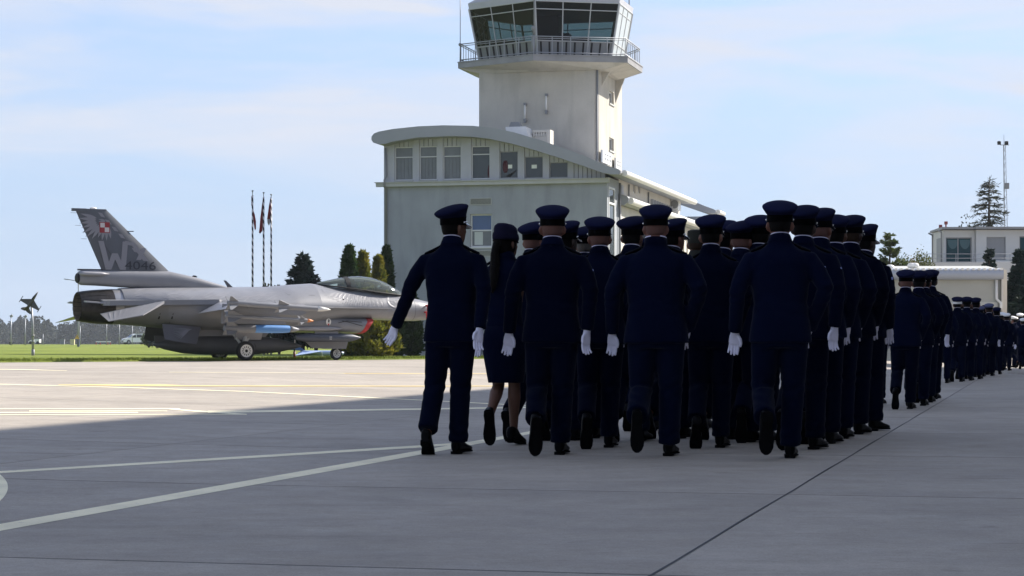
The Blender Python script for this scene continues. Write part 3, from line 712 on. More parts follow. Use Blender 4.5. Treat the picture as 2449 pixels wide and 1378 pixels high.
    xa, za = bl(1219, 303, 3.9); xb, zb2 = bl(1247, 292.5, 3.9); mb = MB(); mb.prism([(xa, 3.7, z1 + .003), (xb, 3.7, z1 + .003), (xb - .1, 3.7, zb2), (xa + .1, 3.7, zb2)], (0, .5, 0)); mb.build('plant_cowl', M_PIPE, pl)
    xa, za = bl(1273, 335, 4.2); xb, zb2 = bl(1316, 310, 4.2); mb = MB(); mb.lo((xb - .16, 4.2, za - .5), (xb, 5.0, zb2)); mb.lo((xa, 4.25, zb2 - .12), (xb - .16, 5.0, zb2)); mb.lo((xa, 4.3, za - .5), (xb - .16, 5.0, zb2 - .32)); lv = mb.build('louvre_box', M_WALLW, t)
    for k in range(6):
        xx = xa + (xb - .16 - xa) * (k + .3) / 6; m2 = MB(); m2.lo((xx, 4.26, zb2 - .32), (xx + .07, 4.3, zb2 - .12)); link('louvre', m2.mesh('louvre'), lv, M_WALLW)
    return t
terminal()

def control_tower():
    cx = -5.03; T = thing('control_tower', 'pale plastered control tower with outward leaning dark glass cab and railed balcony', 'control tower', (BO[0] + VB[0] * cx + UA[0] * 10.0, BO[1] + VB[1] * cx + UA[1] * 10.0, BZ), -PSI)
    # tower frame: x from the axis, y from the axis (building y - 10)
    h = 3.16; y0, y1 = -3.1, 3.2; zs = 14.85
    ch = .22
    plan = [(-h, y0), (h - ch, y0), (h, y0 + ch), (h, y1), (-h, y1)]
    wz = [bs(1462, 219, h + cx)[1], bs(1462, 249, h + cx)[1], bs(1462, 330, h + cx)[1], bs(1462, 361, h + cx)[1]]
    wy = bs(1457, 235, h + cx)[0] - 10, bs(1468, 235, h + cx)[0] - 10
    mb = MB(); mb.prism([(x, y, 0) for x, y in plan[:3]] + [(h, wy[0] - .9, 0), (h - .35, wy[0] - .9, 0), (h - .35, y1, 0), (-h, y1, 0)], (0, 0, zs)); sh = mb.build('shaft', M_TOWER, T)
    link('shaft_side', wall_holes(wy[0] - .9, y1, 0, zs - .003, [(wy[0], wy[1], wz[1], wz[0]), (wy[0], wy[1], wz[3], wz[2])], .35, lambda y, d, z: (h - d, y, z)), T, M_TOWER)
    for a, b in ((wz[1], wz[0]), (wz[3], wz[2])):
        w = window(T, wy[0], wy[1], a, b, lambda y, d, z: (h - d, y, z), (), M_GLASS, fw=.07, rec=.12)
        mb = MB(); mb.lo((h - .05, wy[0] - .05, a - .08), (h + .06, wy[1] + .05, a - .002)); mb.build('sill', M_TRIM, w)
    mb = MB(); mb.tube([(h - ch / 2 + .05, y0 + ch / 2 - .05, 2), (h - ch / 2 + .05, y0 + ch / 2 - .05, zs)], .05, 8); mb.build('downpipe', M_PIPE, T, True)
    # wall lamps: long tubes in brackets
    for p, q0, q1 in ((1255, 246, 291), (1306, 224, 270)):
        x, z1 = bl(p, q0, 6.7); z0 = bl(p, q1, 6.7)[1]; x -= cx; yf = y0 - .16
        mb = MB(); mb.tube([(x, yf, z0 + .12), (x, yf, z1 - .1)], .05, 10); lm = mb.build('wall_lamp', M_WHITE, T, True)
        mb = MB(); mb.lo((x - .07, yf - .06, z1 - .12), (x + .07, y0 - .002, z1)); mb.lo((x - .07, yf - .06, z0 + .05), (x + .07, y0 - .002, z0 + .14)); mb.lo((x - .05, yf - .06, z0 - .06), (x + .05, y0 - .06, z0 + .05)); mb.build('lamp_bracket', M_PIPE, lm)
    mb = MB(); x, z = bl(1306, 154, 6.8); mb.lo((x - cx - .05, y0 - .12, z - .06), (x - cx + .05, y0 - .002, z + .06)); mb.build('cable_box', M_PIPE, T)
    # balcony slab: blunt wedge in front, the same behind
    ox = .19                                   # slab axis is a touch right of the shaft axis
    def hexa(hw, ap, yf, yb, z): return [(ox, ap, z), (ox + hw, yf, z), (ox + hw, yb, z), (ox + hw - 1.4, yb + 2.2, z), (ox - hw + 1.4, yb + 2.2, z), (ox - hw, yb, z), (ox - hw, yf, z)]
    z0, z1 = 15.02, 15.30
    mb = MB(); mb.prism(hexa(4.5, -5.03, -3.05, 1.05, z0), (0, 0, z1 - z0)); bal = mb.build('balcony', M_CONCB, T)
    mb = MB(); mb.rings([hexa(4.44, -4.97, -3.02, 1.02, z0 - .002), hexa(3.3, -3.4, -3.06, 1.0, zs - .16)], cap=True); mb.build('soffit', M_TOWER, bal)
    mb = MB(); mb.prism(hexa(4.53, -5.06, -3.07, 1.07, z1 + .002), (0, 0, .05)); mb.build('balcony_edge', M_PIPE if False else M_CONCB, bal)
    for yb in (-2.2, 1.4):
        mb = MB(); bh = .75 if yb < 0 else 1.25; mb.prism([(h + .002, yb, zs - .12), (h + .5, yb, zs - .02), (h + .002, yb, zs - .12 - bh)], (0, .14, 0)); mb.build('bracket', M_TOWER, bal)
    # cab
    zf, zg_, zt, zz = z1 + .06, 16.15, 17.72, 18.12
    lean = .55 / (zz - zf)
    def cp(k, z):    # k: corner 0 apex,1 R,2 RR,3 back right,4 back left,5 LL,6 L
        d = (z - zf) * lean; return hexa(3.50 + d * .9, -4.12 - d * 1.0, -2.40 - d * .55, .80 + d * .1, z)[k]
    nf = 7
    mb = MB(); mb.prism([cp(k, zf) for k in range(nf)], (0, 0, .04)); mb.build('cab_floor', M_BLACKB, T)
    mb = MB(); mb.rings([[cp(k, zz) for k in range(nf)], [cp(k, zz + .30) for k in range(nf)]]); rf = mb.build('cab_roof', M_CLAD, T)
    mb = MB(); mb.prism([cp(k, zz - .012) for k in range(nf)], (0, 0, .01)); mb.build('cab_ceiling', M_BLACKB, rf)
    mb = MB(); mb.rings([[tuple(Vector(cp(k, zz + .302)) * 1 + Vector((0, 0, 0))) for k in range(nf)], [(p[0] * .92, p[1] * .92, p[2] + .22) for p in [cp(k, zz + .30) for k in range(nf)]]]); mb.build('roof_kerb', M_ROOFG, rf)
    M_CABG = tinted('cab_glass', (.012, .02, .018), .02, .10, (.30, .38, .37), 1.28); M_CABP = mat('cab_panel_grey', (.20, .21, .22), .3, spec=.5); M_CABS = mat('pale_blind_glass', (.50, .53, .52), .15, spec=.6)
    def lerp(a, b, u): return tuple(a[i] + (b[i] - a[i]) * u for i in range(3))
    for k in range(nf):
        k2 = (k + 1) % nf; n = 3 if k != 3 else 2
        side_pale = k in (1,)
        for i in range(n):
            u0, u1 = i / n, (i + 1) / n
            for za, zb, m, nm in ((zf + .04, zg_, M_CABP if not side_pale else M_CABS, 'cab_panel'), (zg_, zt, M_CABG if not side_pale else M_CABS, 'cab_pane'), (zt, zz, M_CABG if not side_pale else M_CABS, 'cab_pane')):
                P = [lerp(cp(k, za), cp(k2, za), u0), lerp(cp(k, za), cp(k2, za), u1), lerp(cp(k, zb), cp(k2, zb), u1), lerp(cp(k, zb), cp(k2, zb), u0)]
                link(nm, mesh(nm, P, [(0, 1, 2, 3)]), T, m)
        mb = MB()
        for i in range(n):
            u = i / n
            a, b = lerp(cp(k, zf), cp(k2, zf), u), lerp(cp(k, zz + .02), cp(k2, zz + .02), u)
            mb.tube([a, b], .06 if i == 0 else .030, 6)
        for z, r in ((zg_, .032), (zt, .026), (zz, .04)):
            mb.tube([cp(k, z), cp(k2, z)], r, 6)
        mb.build('mullions', M_MULL, T)
        if not side_pale:
            for i in range(n * 3):
                u = (i + .5) / (n * 3); a, b = lerp(cp(k, zf + .1), cp(k2, zf + .1), u), lerp(cp(k, zg_ - .05), cp(k2, zg_ - .05), u)
                if k in (0, 6): mb = MB(); mb.tube([a, b], .055, 5); link('panel_joint', mb.mesh('panel_joint'), T, M_BLACKB)
    # desks, monitors and a controller's lamp inside
    for (x, y, w_, zt2) in ((.9, -2.9, 1.5, 16.62), (2.1, -2.2, .9, 16.45), (-1.6, -2.4, 1.6, 16.4), (-2.6, -1.0, .8, 16.7)):
        mb = MB(); mb.lo((x - w_ / 2, y - .3, zf + .1), (x + w_ / 2, y + .3, zt2)); mb.build('console', M_BLACKB, T)
    mb = MB(); mb.lo((-1.1, .2, zf + .05), (.3, 1.4, zz - .02)); mb.build('stair_core', M_BLACKB, T)
    # railing
    zr0, zr1 = z1 + .06, z1 + .98
    def rp(k, z): return hexa(4.36, -4.87, -2.98, .98, z)[k]
    mb = MB()
    for z, r in ((zr1, .028), (zr1 - .10, .02), (zr0 + .10, .03)):
        mb.tube([rp(k, z) for k in (4, 5, 6, 0, 1, 2, 3)], r, 6)
    rl = mb.build('railing', M_RAIL, T, True)
    for k, n in ((5, 8), (6, 5), (0, 5), (1, 8), (2, 4)):
        for i in range(n):
            p, q = lerp(rp(k, zr0), rp((k + 1) % nf, zr0), i / n), lerp(rp(k, zr1), rp((k + 1) % nf, zr1), i / n)
            mb = MB(); mb.tube([p, q], .024 if k in (6, 0) else .018, 5); link('rail_post', mb.mesh('rail_post'), rl, M_RAIL)
    p = rp(0, zr0); mb = MB(); mb.tube([(p[0] - .05, p[1] + .12, zr0), (p[0] - .05, p[1] + .12, zr1 + .05)], .10, 8); mb.tube([(p[0] - .05, p[1] + .12, zr1), (p[0] - .05, p[1] + .12, zr1 + .42)], .035, 6); mb.ball((p[0] - .05, p[1] + .12, zr1 + .42), (.12, .12, .14), 10, 6); mb.build('beacon_lamp', M_PIPE, T, True)
    mb = MB(); mb.tube([(p[0] + .0, p[1] + .10, zr1), (p[0] + .0, p[1] + .10, zz + 1.2)], .035, 6); mb.build('whip_antenna', M_PIPE, T, True)
    p = rp(6, zr0); mb = MB(); mb.tube([(p[0] - .05, p[1], zr0), (p[0] - .04, p[1], zr1), (p[0] - .04, p[1], zz + 2.5)], [.03, .022, .014], 6); mb.ball((p[0] - .05, p[1], zr1 - .02), .09, 8, 6); mb.build('whip_antenna', M_PIPE, T, True)
    # roof clutter: aerials and a rail
    for x, y, hh in ((-3.3, -2.2, .8), (-2.9, -2.4, 1.0), (-2.2, -2.7, .7), (-1.4, -3.0, .6), (3.9, -1.6, 1.0), (3.6, -.2, 1.4), (4.1, .4, .8)):
        mb = MB(); mb.tube([(x, y, zz + .3), (x, y, zz + .3 + hh)], .035, 6); mb.tube([(x - .15, y, zz + .3 + hh * .7), (x + .15, y, zz + .3 + hh * .75)], .02, 5); mb.build('roof_aerial', M_PIPE, T)
    # meteorological sign boards on the right flank
    for (p0, q0, p1, q1) in ((1446, 367, 1467, 388), (1478, 382, 1489, 402)):
        ya, zb = bs(p0, q1, h + cx + .3); yb, za = bs(p1, q0, h + cx + .3)
        mb = MB(); mb.lo((h + .1, ya - 10, zb), (h + .2, yb - 10, za)); sg = mb.build('sign_board', M_FRAME, T)
        for i in range(2):
            for j in range(3):
                mm = MB(); yy = ya - 10 + (yb - ya) * (.2 + .28 * j); z_ = zb + (za - zb) * (.35 + .35 * i); mm.lo((h + .2, yy, z_ - .05), (h + .206, yy + (yb - ya) * .18, z_ + .05)); link('sign_mark', mm.mesh('sign_mark'), sg, M_PIPE)
    return T
control_tower()

def right_side():
    # low hall with blue-grey rounded eave and tile edge
    Y = 104.0
    def L(px, py): x, y, z = at(px, py, Y); return x, z
    x0, x1 = L(1900, 0)[0], L(2401, 0)[0]
    g = zg(x1, Y); o = thing('low_hall', 'low cream hall with pale tiled roof edge and fat metal eave beyond the marchers', 'building', (x1, Y, 0), -PSI * .15)
    W = x1 - x0; z = lambda py: HC + (CY - py) * Y / F
    mb = MB(); mb.lo((-W, .35, -.2), (-.12, 9, z(668))); mb.build('wall', mat('hall_wall', (0.385, 0.39, 0.36), .9, var=.08, vscale=.8, bump=.2, bscale=20, spec=.2), o)
    mb = MB(); mb.lo((-W, .28, z(735)), (-.25, .349, z(722))); mb.build('string_course', M_TRIM, o)
    mb = MB(); mb.tube([(-W, .18, z(656)), (-.02, .18, z(656))], [(.27, .27)] * 2, 18); mb.build('eave_duct', mat('blue_grey_metal', (.33, .36, .42), .35, spec=.5), o, 40)
    mb = MB(); mb.prism([(-W, 0, z(646)), (-W, 4.6, z(640) + .25), (-W, 9, z(646)), (-W, 9, z(652)), (-W, 0, z(649))], (W, 0, 0)); rf = mb.build('roof', M_TRIM, o)
    n = 38
    for k in range(n):
        x = -W + W * (k + .5) / n; mb = MB(); mb.tube([(x, -.05, z(644)), (x, 1.5, z(644) + .04)], [(.085, .06), (.085, .06)], 8); link('roof_tile', mb.mesh('roof_tile'), rf, M_WHITE)
    mb = MB(); mb.lo((-.10, .06, -.2), (.0, .34, z(640))); mb.lo((.002, .34, -.2), (.22, 9, z(645))); mb.build('pilaster', M_WALLW, o)
    mb = MB(); mb.tube([(-.32, .22, z(668)), (-.32, .22, z(715)), (-.12, .1, z(725)), (-.12, .1, z(738)), (-.30, .22, z(745)), (-.30, .22, 0)], .075, 8); mb.build('downpipe', M_WHITE, o, True)
    for px in (2196, 2204):
        x = (px - CX) * Y / F - x1; mb = MB(); mb.ball((x, 2.0, z(632)), (.22, .22, .16), 12, 8); mb.tube([(x, 2.0, z(650)), (x, 2.0, z(634))], .12, 10); mb.build('roof_vent', M_WHITE, o, True)
    x = (2144 - CX) * Y / F - x1; mb = MB(); mb.ball((x, 2.0, z(638)), (.26, .26, .20), 12, 8); mb.tube([(x, 2, z(650)), (x, 2, z(640))], .14, 10); mb.build('roof_vent', M_WHITE, o, True)
    # two-storey white house
    Y = 140.0; z = lambda py: HC + (CY - py) * Y / F; X = lambda px: (px - CX) * Y / F
    o = thing('white_house', 'flat roofed white house with teal windows and a railed terrace beyond the low hall', 'building', (X(2256), Y, 0))
    rx = lambda px: X(px) - X(2256)
    M_HW = mat('house_white_plaster', (.56, .56, .54), .85, var=.06, vscale=.7, spec=.2)
    xe = rx(2620)
    hol = [(rx(2262), rx(2324.5), z(628), z(568)), (rx(2356.5), rx(2402.5), z(623), z(567.5)), (rx(2435), rx(2490), z(623), z(566))]
    front = lambda x, d, zz: (x, d, zz)
    link('wall', wall_holes(0, rx(2324.7) + .2, -.2, z(550.5), hol[:1], .3, front), o, M_HW)
    link('wall', wall_holes(rx(2324.7) + .205, xe, -.2, z(550.5), hol[1:], .3, lambda x, d, zz: (x, d - .35, zz)), o, M_HW)
    window(o, *hol[0], front, [('v', rx(2292))], M_TEAL, M_PIPE, fw=.07, rec=.12)
    window(o, *hol[2], lambda x, d, zz: (x, d - .35, zz), (), M_TEAL, M_PIPE, fw=.07, rec=.12)
    w = window(o, *hol[1], lambda x, d, zz: (x, d - .35, zz), (), M_PIPE, M_GFRAME, fw=.05, rec=.12)
    for k in range(14):
        x = hol[1][0] + .06 + (hol[1][1] - hol[1][0] - .12) * (k + .5) / 14; mb = MB(); mb.lo((x - .03, -.21, hol[1][2] + .06), (x + .03, -.19, hol[1][3] - .06)); link('shutter_slat', mb.mesh('shutter_slat'), w, M_GFRAME)
    for px in (2280, 2309):                    # awning drops seen through the glass
        x = rx(px); m2 = MB(); m2.prism([(x + .36 * cos(t), .15, z(570) - .1 + .62 * sin(t)) for t in np.linspace(pi, 2 * pi, 13)], (0, .004, 0)); m2.build('scallop', mat('teal_awning', (.02, .085, .105), .4), o)
    # angled left end wall
    mb = MB(); mb.prism([(-.002, .0, -.2), (-.002, .298, -.2), (.298, .31, -.2), (.298, 4.2, -.2), (.06, 4.2, -.2)], (0, 0, z(550.5) + .2)); mb.build('end_wall', M_HW, o)
    mb = MB(); mb.prism([(.0, 2.1, z(625)), (-.02, .6, z(625)), (-.02, .6, z(568)), (.0, 2.1, z(568))], (-.03, 0, 0)); mb.build('side_window', M_PIPE, o)
    mb = MB(); mb.prism([(-.20, -.55, z(549)), (rx(2326), -.55, z(549)), (rx(2327), -.9, z(549)), (xe, -.9, z(549)), (xe, 9, z(549)), (3.2, 9, z(549)), (.0, 4.5, z(549))], (0, 0, .14)); mb.build('roof', M_PIPE, o)
    mb = MB(); mb.prism([(.31, .36, -.2), (xe - .01, .36, -.2), (xe - .01, 8.5, -.2), (3.2, 8.5, -.2), (.31, 4.1, -.2)], (0, 0, z(551) + .2)); mb.build('core', M_HW, o)
    for px, dy in ((2250, -.2), (2231.5, 3.6)):
        mb = MB(); xx = rx(px) if dy < 0 else .0; mb.tube([(xx - .28, dy, z(551)), (xx, dy, z(556)), (xx + .03, dy + .1, z(564)), (xx + .03, dy + .1, 3)], .06, 8); mb.build('downpipe', M_PIPE, o, True)
    for px, q in ((2253, 544), (2266, 536)):
        mb = MB(); xx = rx(px); mb.tube([(xx, .5, z(549) + .14), (xx, .5, z(q))], .05, 6); mb.lo((xx - .10, .4, z(q)), (xx + .10, .6, z(q) + .2)); mb.build('obstruction_lamp', mat('obstruction_red', (.2, .02, .02), .4), o)
    # terrace and railing
    mb = MB(); mb.lo((rx(2150), -3.0, z(640) - 1.0), (xe, -.36, z(632))); ter = mb.build('terrace', M_HW, o)
    mb = MB(); pts = [(rx(2148), -2.9), (rx(2170), -2.9), (rx(2190), -2.9), (xe, -2.9)]; hs = [635, 620, 612, 612]
    for dz in (0, .28, .56): mb.tube([(p[0], p[1], max(z(632) + .02, z(hh) - dz)) for p, hh in zip(pts, hs)], .022, 6)
    rl = mb.build('railing', M_RAIL, ter, True)
    for px in list(np.linspace(2148, 2196, 9)) + list(np.linspace(2222, 2560, 9)):
        mb = MB(); hh = 635 - 15 * min(1, (px - 2148) / 22) - (8 * min(1, max(0, (px - 2170) / 20))); mb.tube([(rx(px), -2.9, z(632)), (rx(px), -2.9, z(hh))], .022, 5); link('rail_post', mb.mesh('rail_post'), rl, M_RAIL)
    # mast
    Y = 175.0; X = lambda px: (px - CX) * Y / F; z = lambda py: HC + (CY - py) * Y / F
    m = thing('antenna_mast', 'thin lattice mast with twin lamps behind the white house', 'mast', (X(2409), Y, 0))
    top = z(347); mb = MB(); R = []
    for k in range(3):
        a = 2 * pi * k / 3; mb.tube([(.26 * cos(a), .26 * sin(a), 0), (-.25 + .10 * cos(a), .10 * sin(a), top)], .020, 5)
    for i in range(26):
        u = i / 26; r = .26 - .16 * u; u2 = (i + 1) / 26; r2 = .26 - .16 * u2
        for k in range(3):
            a, b = 2 * pi * k / 3, 2 * pi * (k + 1) / 3; mb.tube([(-.25 * u + r * cos(a), r * sin(a), top * u), (-.25 * u2 + r2 * cos(b), r2 * sin(b), top * u2)], .010, 4)
    mb.build('lattice', M_PIPE, m)
    mb = MB(); mb.tube([(-.26, 0, top - .1), (-.29, 0, z(322))], [.03, .012], 5); mb.tube([(-.6, 0, top), (.15, 0, top)], .03, 5); mb.build('top_rod', M_RAIL, m)
    for s_ in (-.46, .16):
        mb = MB(); mb.lathe([(.10, 0), (.16, .02), (.16, .26), (.12, .3)], 10, 'z', (-.22 + s_, 0, top + .02)); mb.build('lamp', M_BLACKB, m, 40)
    mb = MB(); mb.lo((-.20, -.2, z(452)), (.12, .2, z(438))); mb.build('junction_box', M_PIPE, m)
right_side()

def hangar():
    """the big hangar right of the parade lane; its roof throws the shade over the marchers"""
    xh, yh = AB(0, 0)
    o = thing('hangar', 'large hangar beside the parade lane whose roof throws the wide shade', 'hangar', (0, 0, 0), -PSI)
    H = 15.4; b0, b1 = 6.0, 40.0; a0, a1 = -60.0, 82.0
    mb = MB(); mb.lo((b0, a0, -.3), (b1, a1, H)); w = mb.build('wall', M_WALLW, o)
    mb = MB(); mb.prism([(b0 - .25, a0 - .3, H + .002), (b1 + .25, a0 - .3, H + .002), ((b0 + b1) / 2, a0 - .3, H + 2.0)], (0, a1 - a0 + .6, 0)); mb.build('roof', M_ROOFG, o)
    for k in range(7):
        y = -52 + 19.5 * k; mb = MB(); mb.lo((b0 - .06, y, 0), (b0 - .004, y + 14, 9)); d = mb.build('sliding_door', M_CLAD, o)
hangar()
# ------------------------------------------------------------------ trees, poles, far things
def leaf_mat(name, c0, c1, trans=0.25, sc=1.2):
    m = bpy.data.materials.new(name); m.use_nodes = True; nt = m.node_tree; N = nt.nodes.new; L = nt.links.new
    out = nt.nodes['Material Output']; b = nt.nodes['Principled BSDF']
    tc = N('ShaderNodeTexCoord'); n = N('ShaderNodeTexNoise'); n.inputs['Scale'].default_value = sc; n.inputs['Detail'].default_value = 5; L(tc.outputs['Object'], n.inputs['Vector'])
    r = N('ShaderNodeValToRGB'); r.color_ramp.elements[0].position = .35; r.color_ramp.elements[0].color = (*c0, 1); r.color_ramp.elements[1].position = .66; r.color_ramp.elements[1].color = (*c1, 1)
    L(n.outputs['Fac'], r.inputs[0]); L(r.outputs[0], b.inputs['Base Color']); b.inputs['Roughness'].default_value = .75; b.inputs['Specular IOR Level'].default_value = .2
    t = N('ShaderNodeBsdfTranslucent'); L(r.outputs[0], t.inputs['Color']); mx = N('ShaderNodeMixShader'); mx.inputs[0].default_value = trans; L(b.outputs[0], mx.inputs[1]); L(t.outputs[0], mx.inputs[2]); L(mx.outputs[0], out.inputs['Surface'])
    return m
M_BARK = mat('bark', (.06, .045, .035), .9, var=.3, vscale=6, bump=.5)
M_SPRUCE = leaf_mat('blue_spruce_needles', (.012, .026, .022), (.035, .058, .045), .12)
M_SPARSE = leaf_mat('dark_spruce_needles', (.020, .026, .014), (.05, .055, .028), .2)
M_PINE = leaf_mat('pine_needles', (.04, .065, .018), (.10, .125, .035), .25)
M_THUJA = leaf_mat('thuja_green', (.016, .036, .009), (.045, .082, .020), .3, 2)
M_THUJAY = leaf_mat('thuja_yellow', (.07, .09, .012), (.24, .21, .028), .4, 2)
M_SHRUB = leaf_mat('shrub_leaves', (.045, .065, .020), (.12, .13, .04), .3)
M_AUTUMN = leaf_mat('autumn_shrub_leaves', (.13, .11, .05), (.24, .19, .10), .3)
M_FOREST = leaf_mat('far_wood', (.030, .040, .030), (.058, .062, .044), .15, .05)

def sprays(P, D, ln, wd, jit=.5):
    """P: points, D: directions; one narrow quad each"""
    P = np.asarray(P); D = np.asarray(D); n = len(P)
    D = D + RNG.normal(0, jit, (n, 3)); D /= np.linalg.norm(D, axis=1)[:, None] + 1e-9
    S = np.cross(D, RNG.normal(0, 1, (n, 3))); S /= np.linalg.norm(S, axis=1)[:, None] + 1e-9
    l = (ln * RNG.uniform(.6, 1.3, n))[:, None]; w = (wd * RNG.uniform(.6, 1.3, n))[:, None]
    return np.stack([P - S * w * .3, P + D * l * .55 - S * w, P + D * l, P + D * l * .55 + S * w], 1)

def conifer(label, x, y, h, r, m, whorls=16, per=7, droop=.25, ln=.35, wd=.07, dens=9, z0=.08, group=None, name='spruce_tree', cat='tree', power=.85, seed=1, skip=.0, zb=None):
    rng = random.Random(seed)
    g = zg(x, y) if zb is None else zb
    t = thing(name, label, cat, (x, y, g), rng.random() * 6, group)
    mb = MB(); mb.tube([(0, 0, -.2), (.02, 0, h * .4), (0, .02, h * .8), (0, 0, h * .99)], [.035 * h ** .8, .026 * h ** .8, .012 * h ** .8, .01], 8)
    P = []; D = []
    for i in range(whorls):
        u = (i + .5) / whorls; zz = h * (z0 + (1 - z0) * u)
        for k in range(per):
            if rng.random() < skip: continue
            a = rng.random() * 2 * pi; L_ = r * (1 - u) ** power * rng.uniform(.6, 1.15) + .06 * h * .3
            z1 = zz + rng.uniform(-.5, .5) * h / whorls
            pts = []
            for q in range(6):
                v = q / 5; pts.append((cos(a) * L_ * v, sin(a) * L_ * v, z1 + L_ * (.20 * v - droop * v * v + .12 * v ** 4)))
            mb.tube(pts, [.010 * h ** .5 * (1 - .8 * q / 5) for q in range(6)], 4)
            n = max(3, int(dens * L_ / (r * .5 + .01)))
            for q in range(n):
                v = rng.uniform(.12, 1.0); i0 = min(4, int(v * 5)); f = v * 5 - i0
                p = [pts[i0][c] + (pts[i0 + 1][c] - pts[i0][c]) * f for c in range(3)]
                d = Vector((cos(a), sin(a), .0)); sd = Vector((-sin(a), cos(a), 0)) * rng.choice((-1, 1)) * .8
                P.append(p); D.append(d * .8 + sd + Vector((0, 0, -droop * rng.random() * 1.2 + .15)))
    for q in range(24): P.append((0, 0, h * rng.uniform(.9, 1))); D.append((rng.uniform(-.4, .4), rng.uniform(-.4, .4), 1))
    mb.build('trunk', M_BARK, t)
    link('crown', quads_mesh('crown', sprays(P, D, ln, wd, .35)), t, m)
    return t

def thuja(label, x, y, h, r, m, n=5200, seed=1, group=None):
    g = zg(x, y); rng = np.random.default_rng(seed); t = thing('thuja', label, 'thuja', (x, y, g), 0, group)
    MB().tube([(0, 0, -.2), (0, 0, h * .5), (0, 0, h * .96)], [.09, .05, .01], 6).build('trunk', M_BARK, t)
    u = rng.random(n) ** .85; a = rng.random(n) * 2 * pi
    lump = 1 + .20 * np.sin(a * 3 + u * 17 + seed) + .12 * np.sin(a * 5 - u * 31) + .10 * np.sin(u * 47 + a)
    rad = r * np.minimum(1, (u / .12) ** .5) * (1 - u ** 1.7) ** .85 * lump * (1 - .32 * rng.random(n) ** 2)
    P = np.stack([rad * np.cos(a), rad * np.sin(a), u * h], 1); D = np.stack([np.cos(a) * .45, np.sin(a) * .45, np.full(n, .9)], 1)
    link('crown', quads_mesh('crown', sprays(P, D, .26, .055, .45)), t, m)
    return t

def shrub(label, x, y, h, r, m, n=1800, seed=1, group=None, name='shrub', lumps=7, zb=None, ls=.16):
    g = zg(x, y) if zb is None else zb; rng = np.random.default_rng(seed); t = thing(name, label, name.replace('_', ' '), (x, y, g), 0, group)
    mb = MB(); C_ = []
    for k in range(lumps):
        a = rng.random() * 2 * pi; q = r * rng.uniform(.15, .62); zc = h * rng.uniform(.38, .78); C_.append((q * cos(a), q * sin(a), zc, r * rng.uniform(.35, .55)))
        mb.tube([(0, 0, -.1), (q * cos(a) * .5, q * sin(a) * .5, zc * .55), (q * cos(a), q * sin(a), zc)], [.05, .035, .012], 5)
    mb.build('stem', M_BARK, t)
    C_ = np.array(C_); w = rng.integers(0, lumps, n); d = rng.normal(0, 1, (n, 3)); d /= np.linalg.norm(d, axis=1)[:, None]
    rr = C_[w, 3] * (.55 + .5 * rng.random(n)); P = C_[w, :3] + d * rr[:, None] * np.array([1, 1, h / (2.1 * r) + .2]); P[:, 2] = np.clip(P[:, 2], .03, h * 1.05)
    link('crown', quads_mesh('crown', sprays(P, d + np.array([0, 0, .3]), ls, ls * .4, .6)), t, m)
    return t

def px(pxx, Y): return (pxx - CX) * Y / F
def hh(py, x, Y): return HC + (CY - py) * Y / F - zg(x, Y)

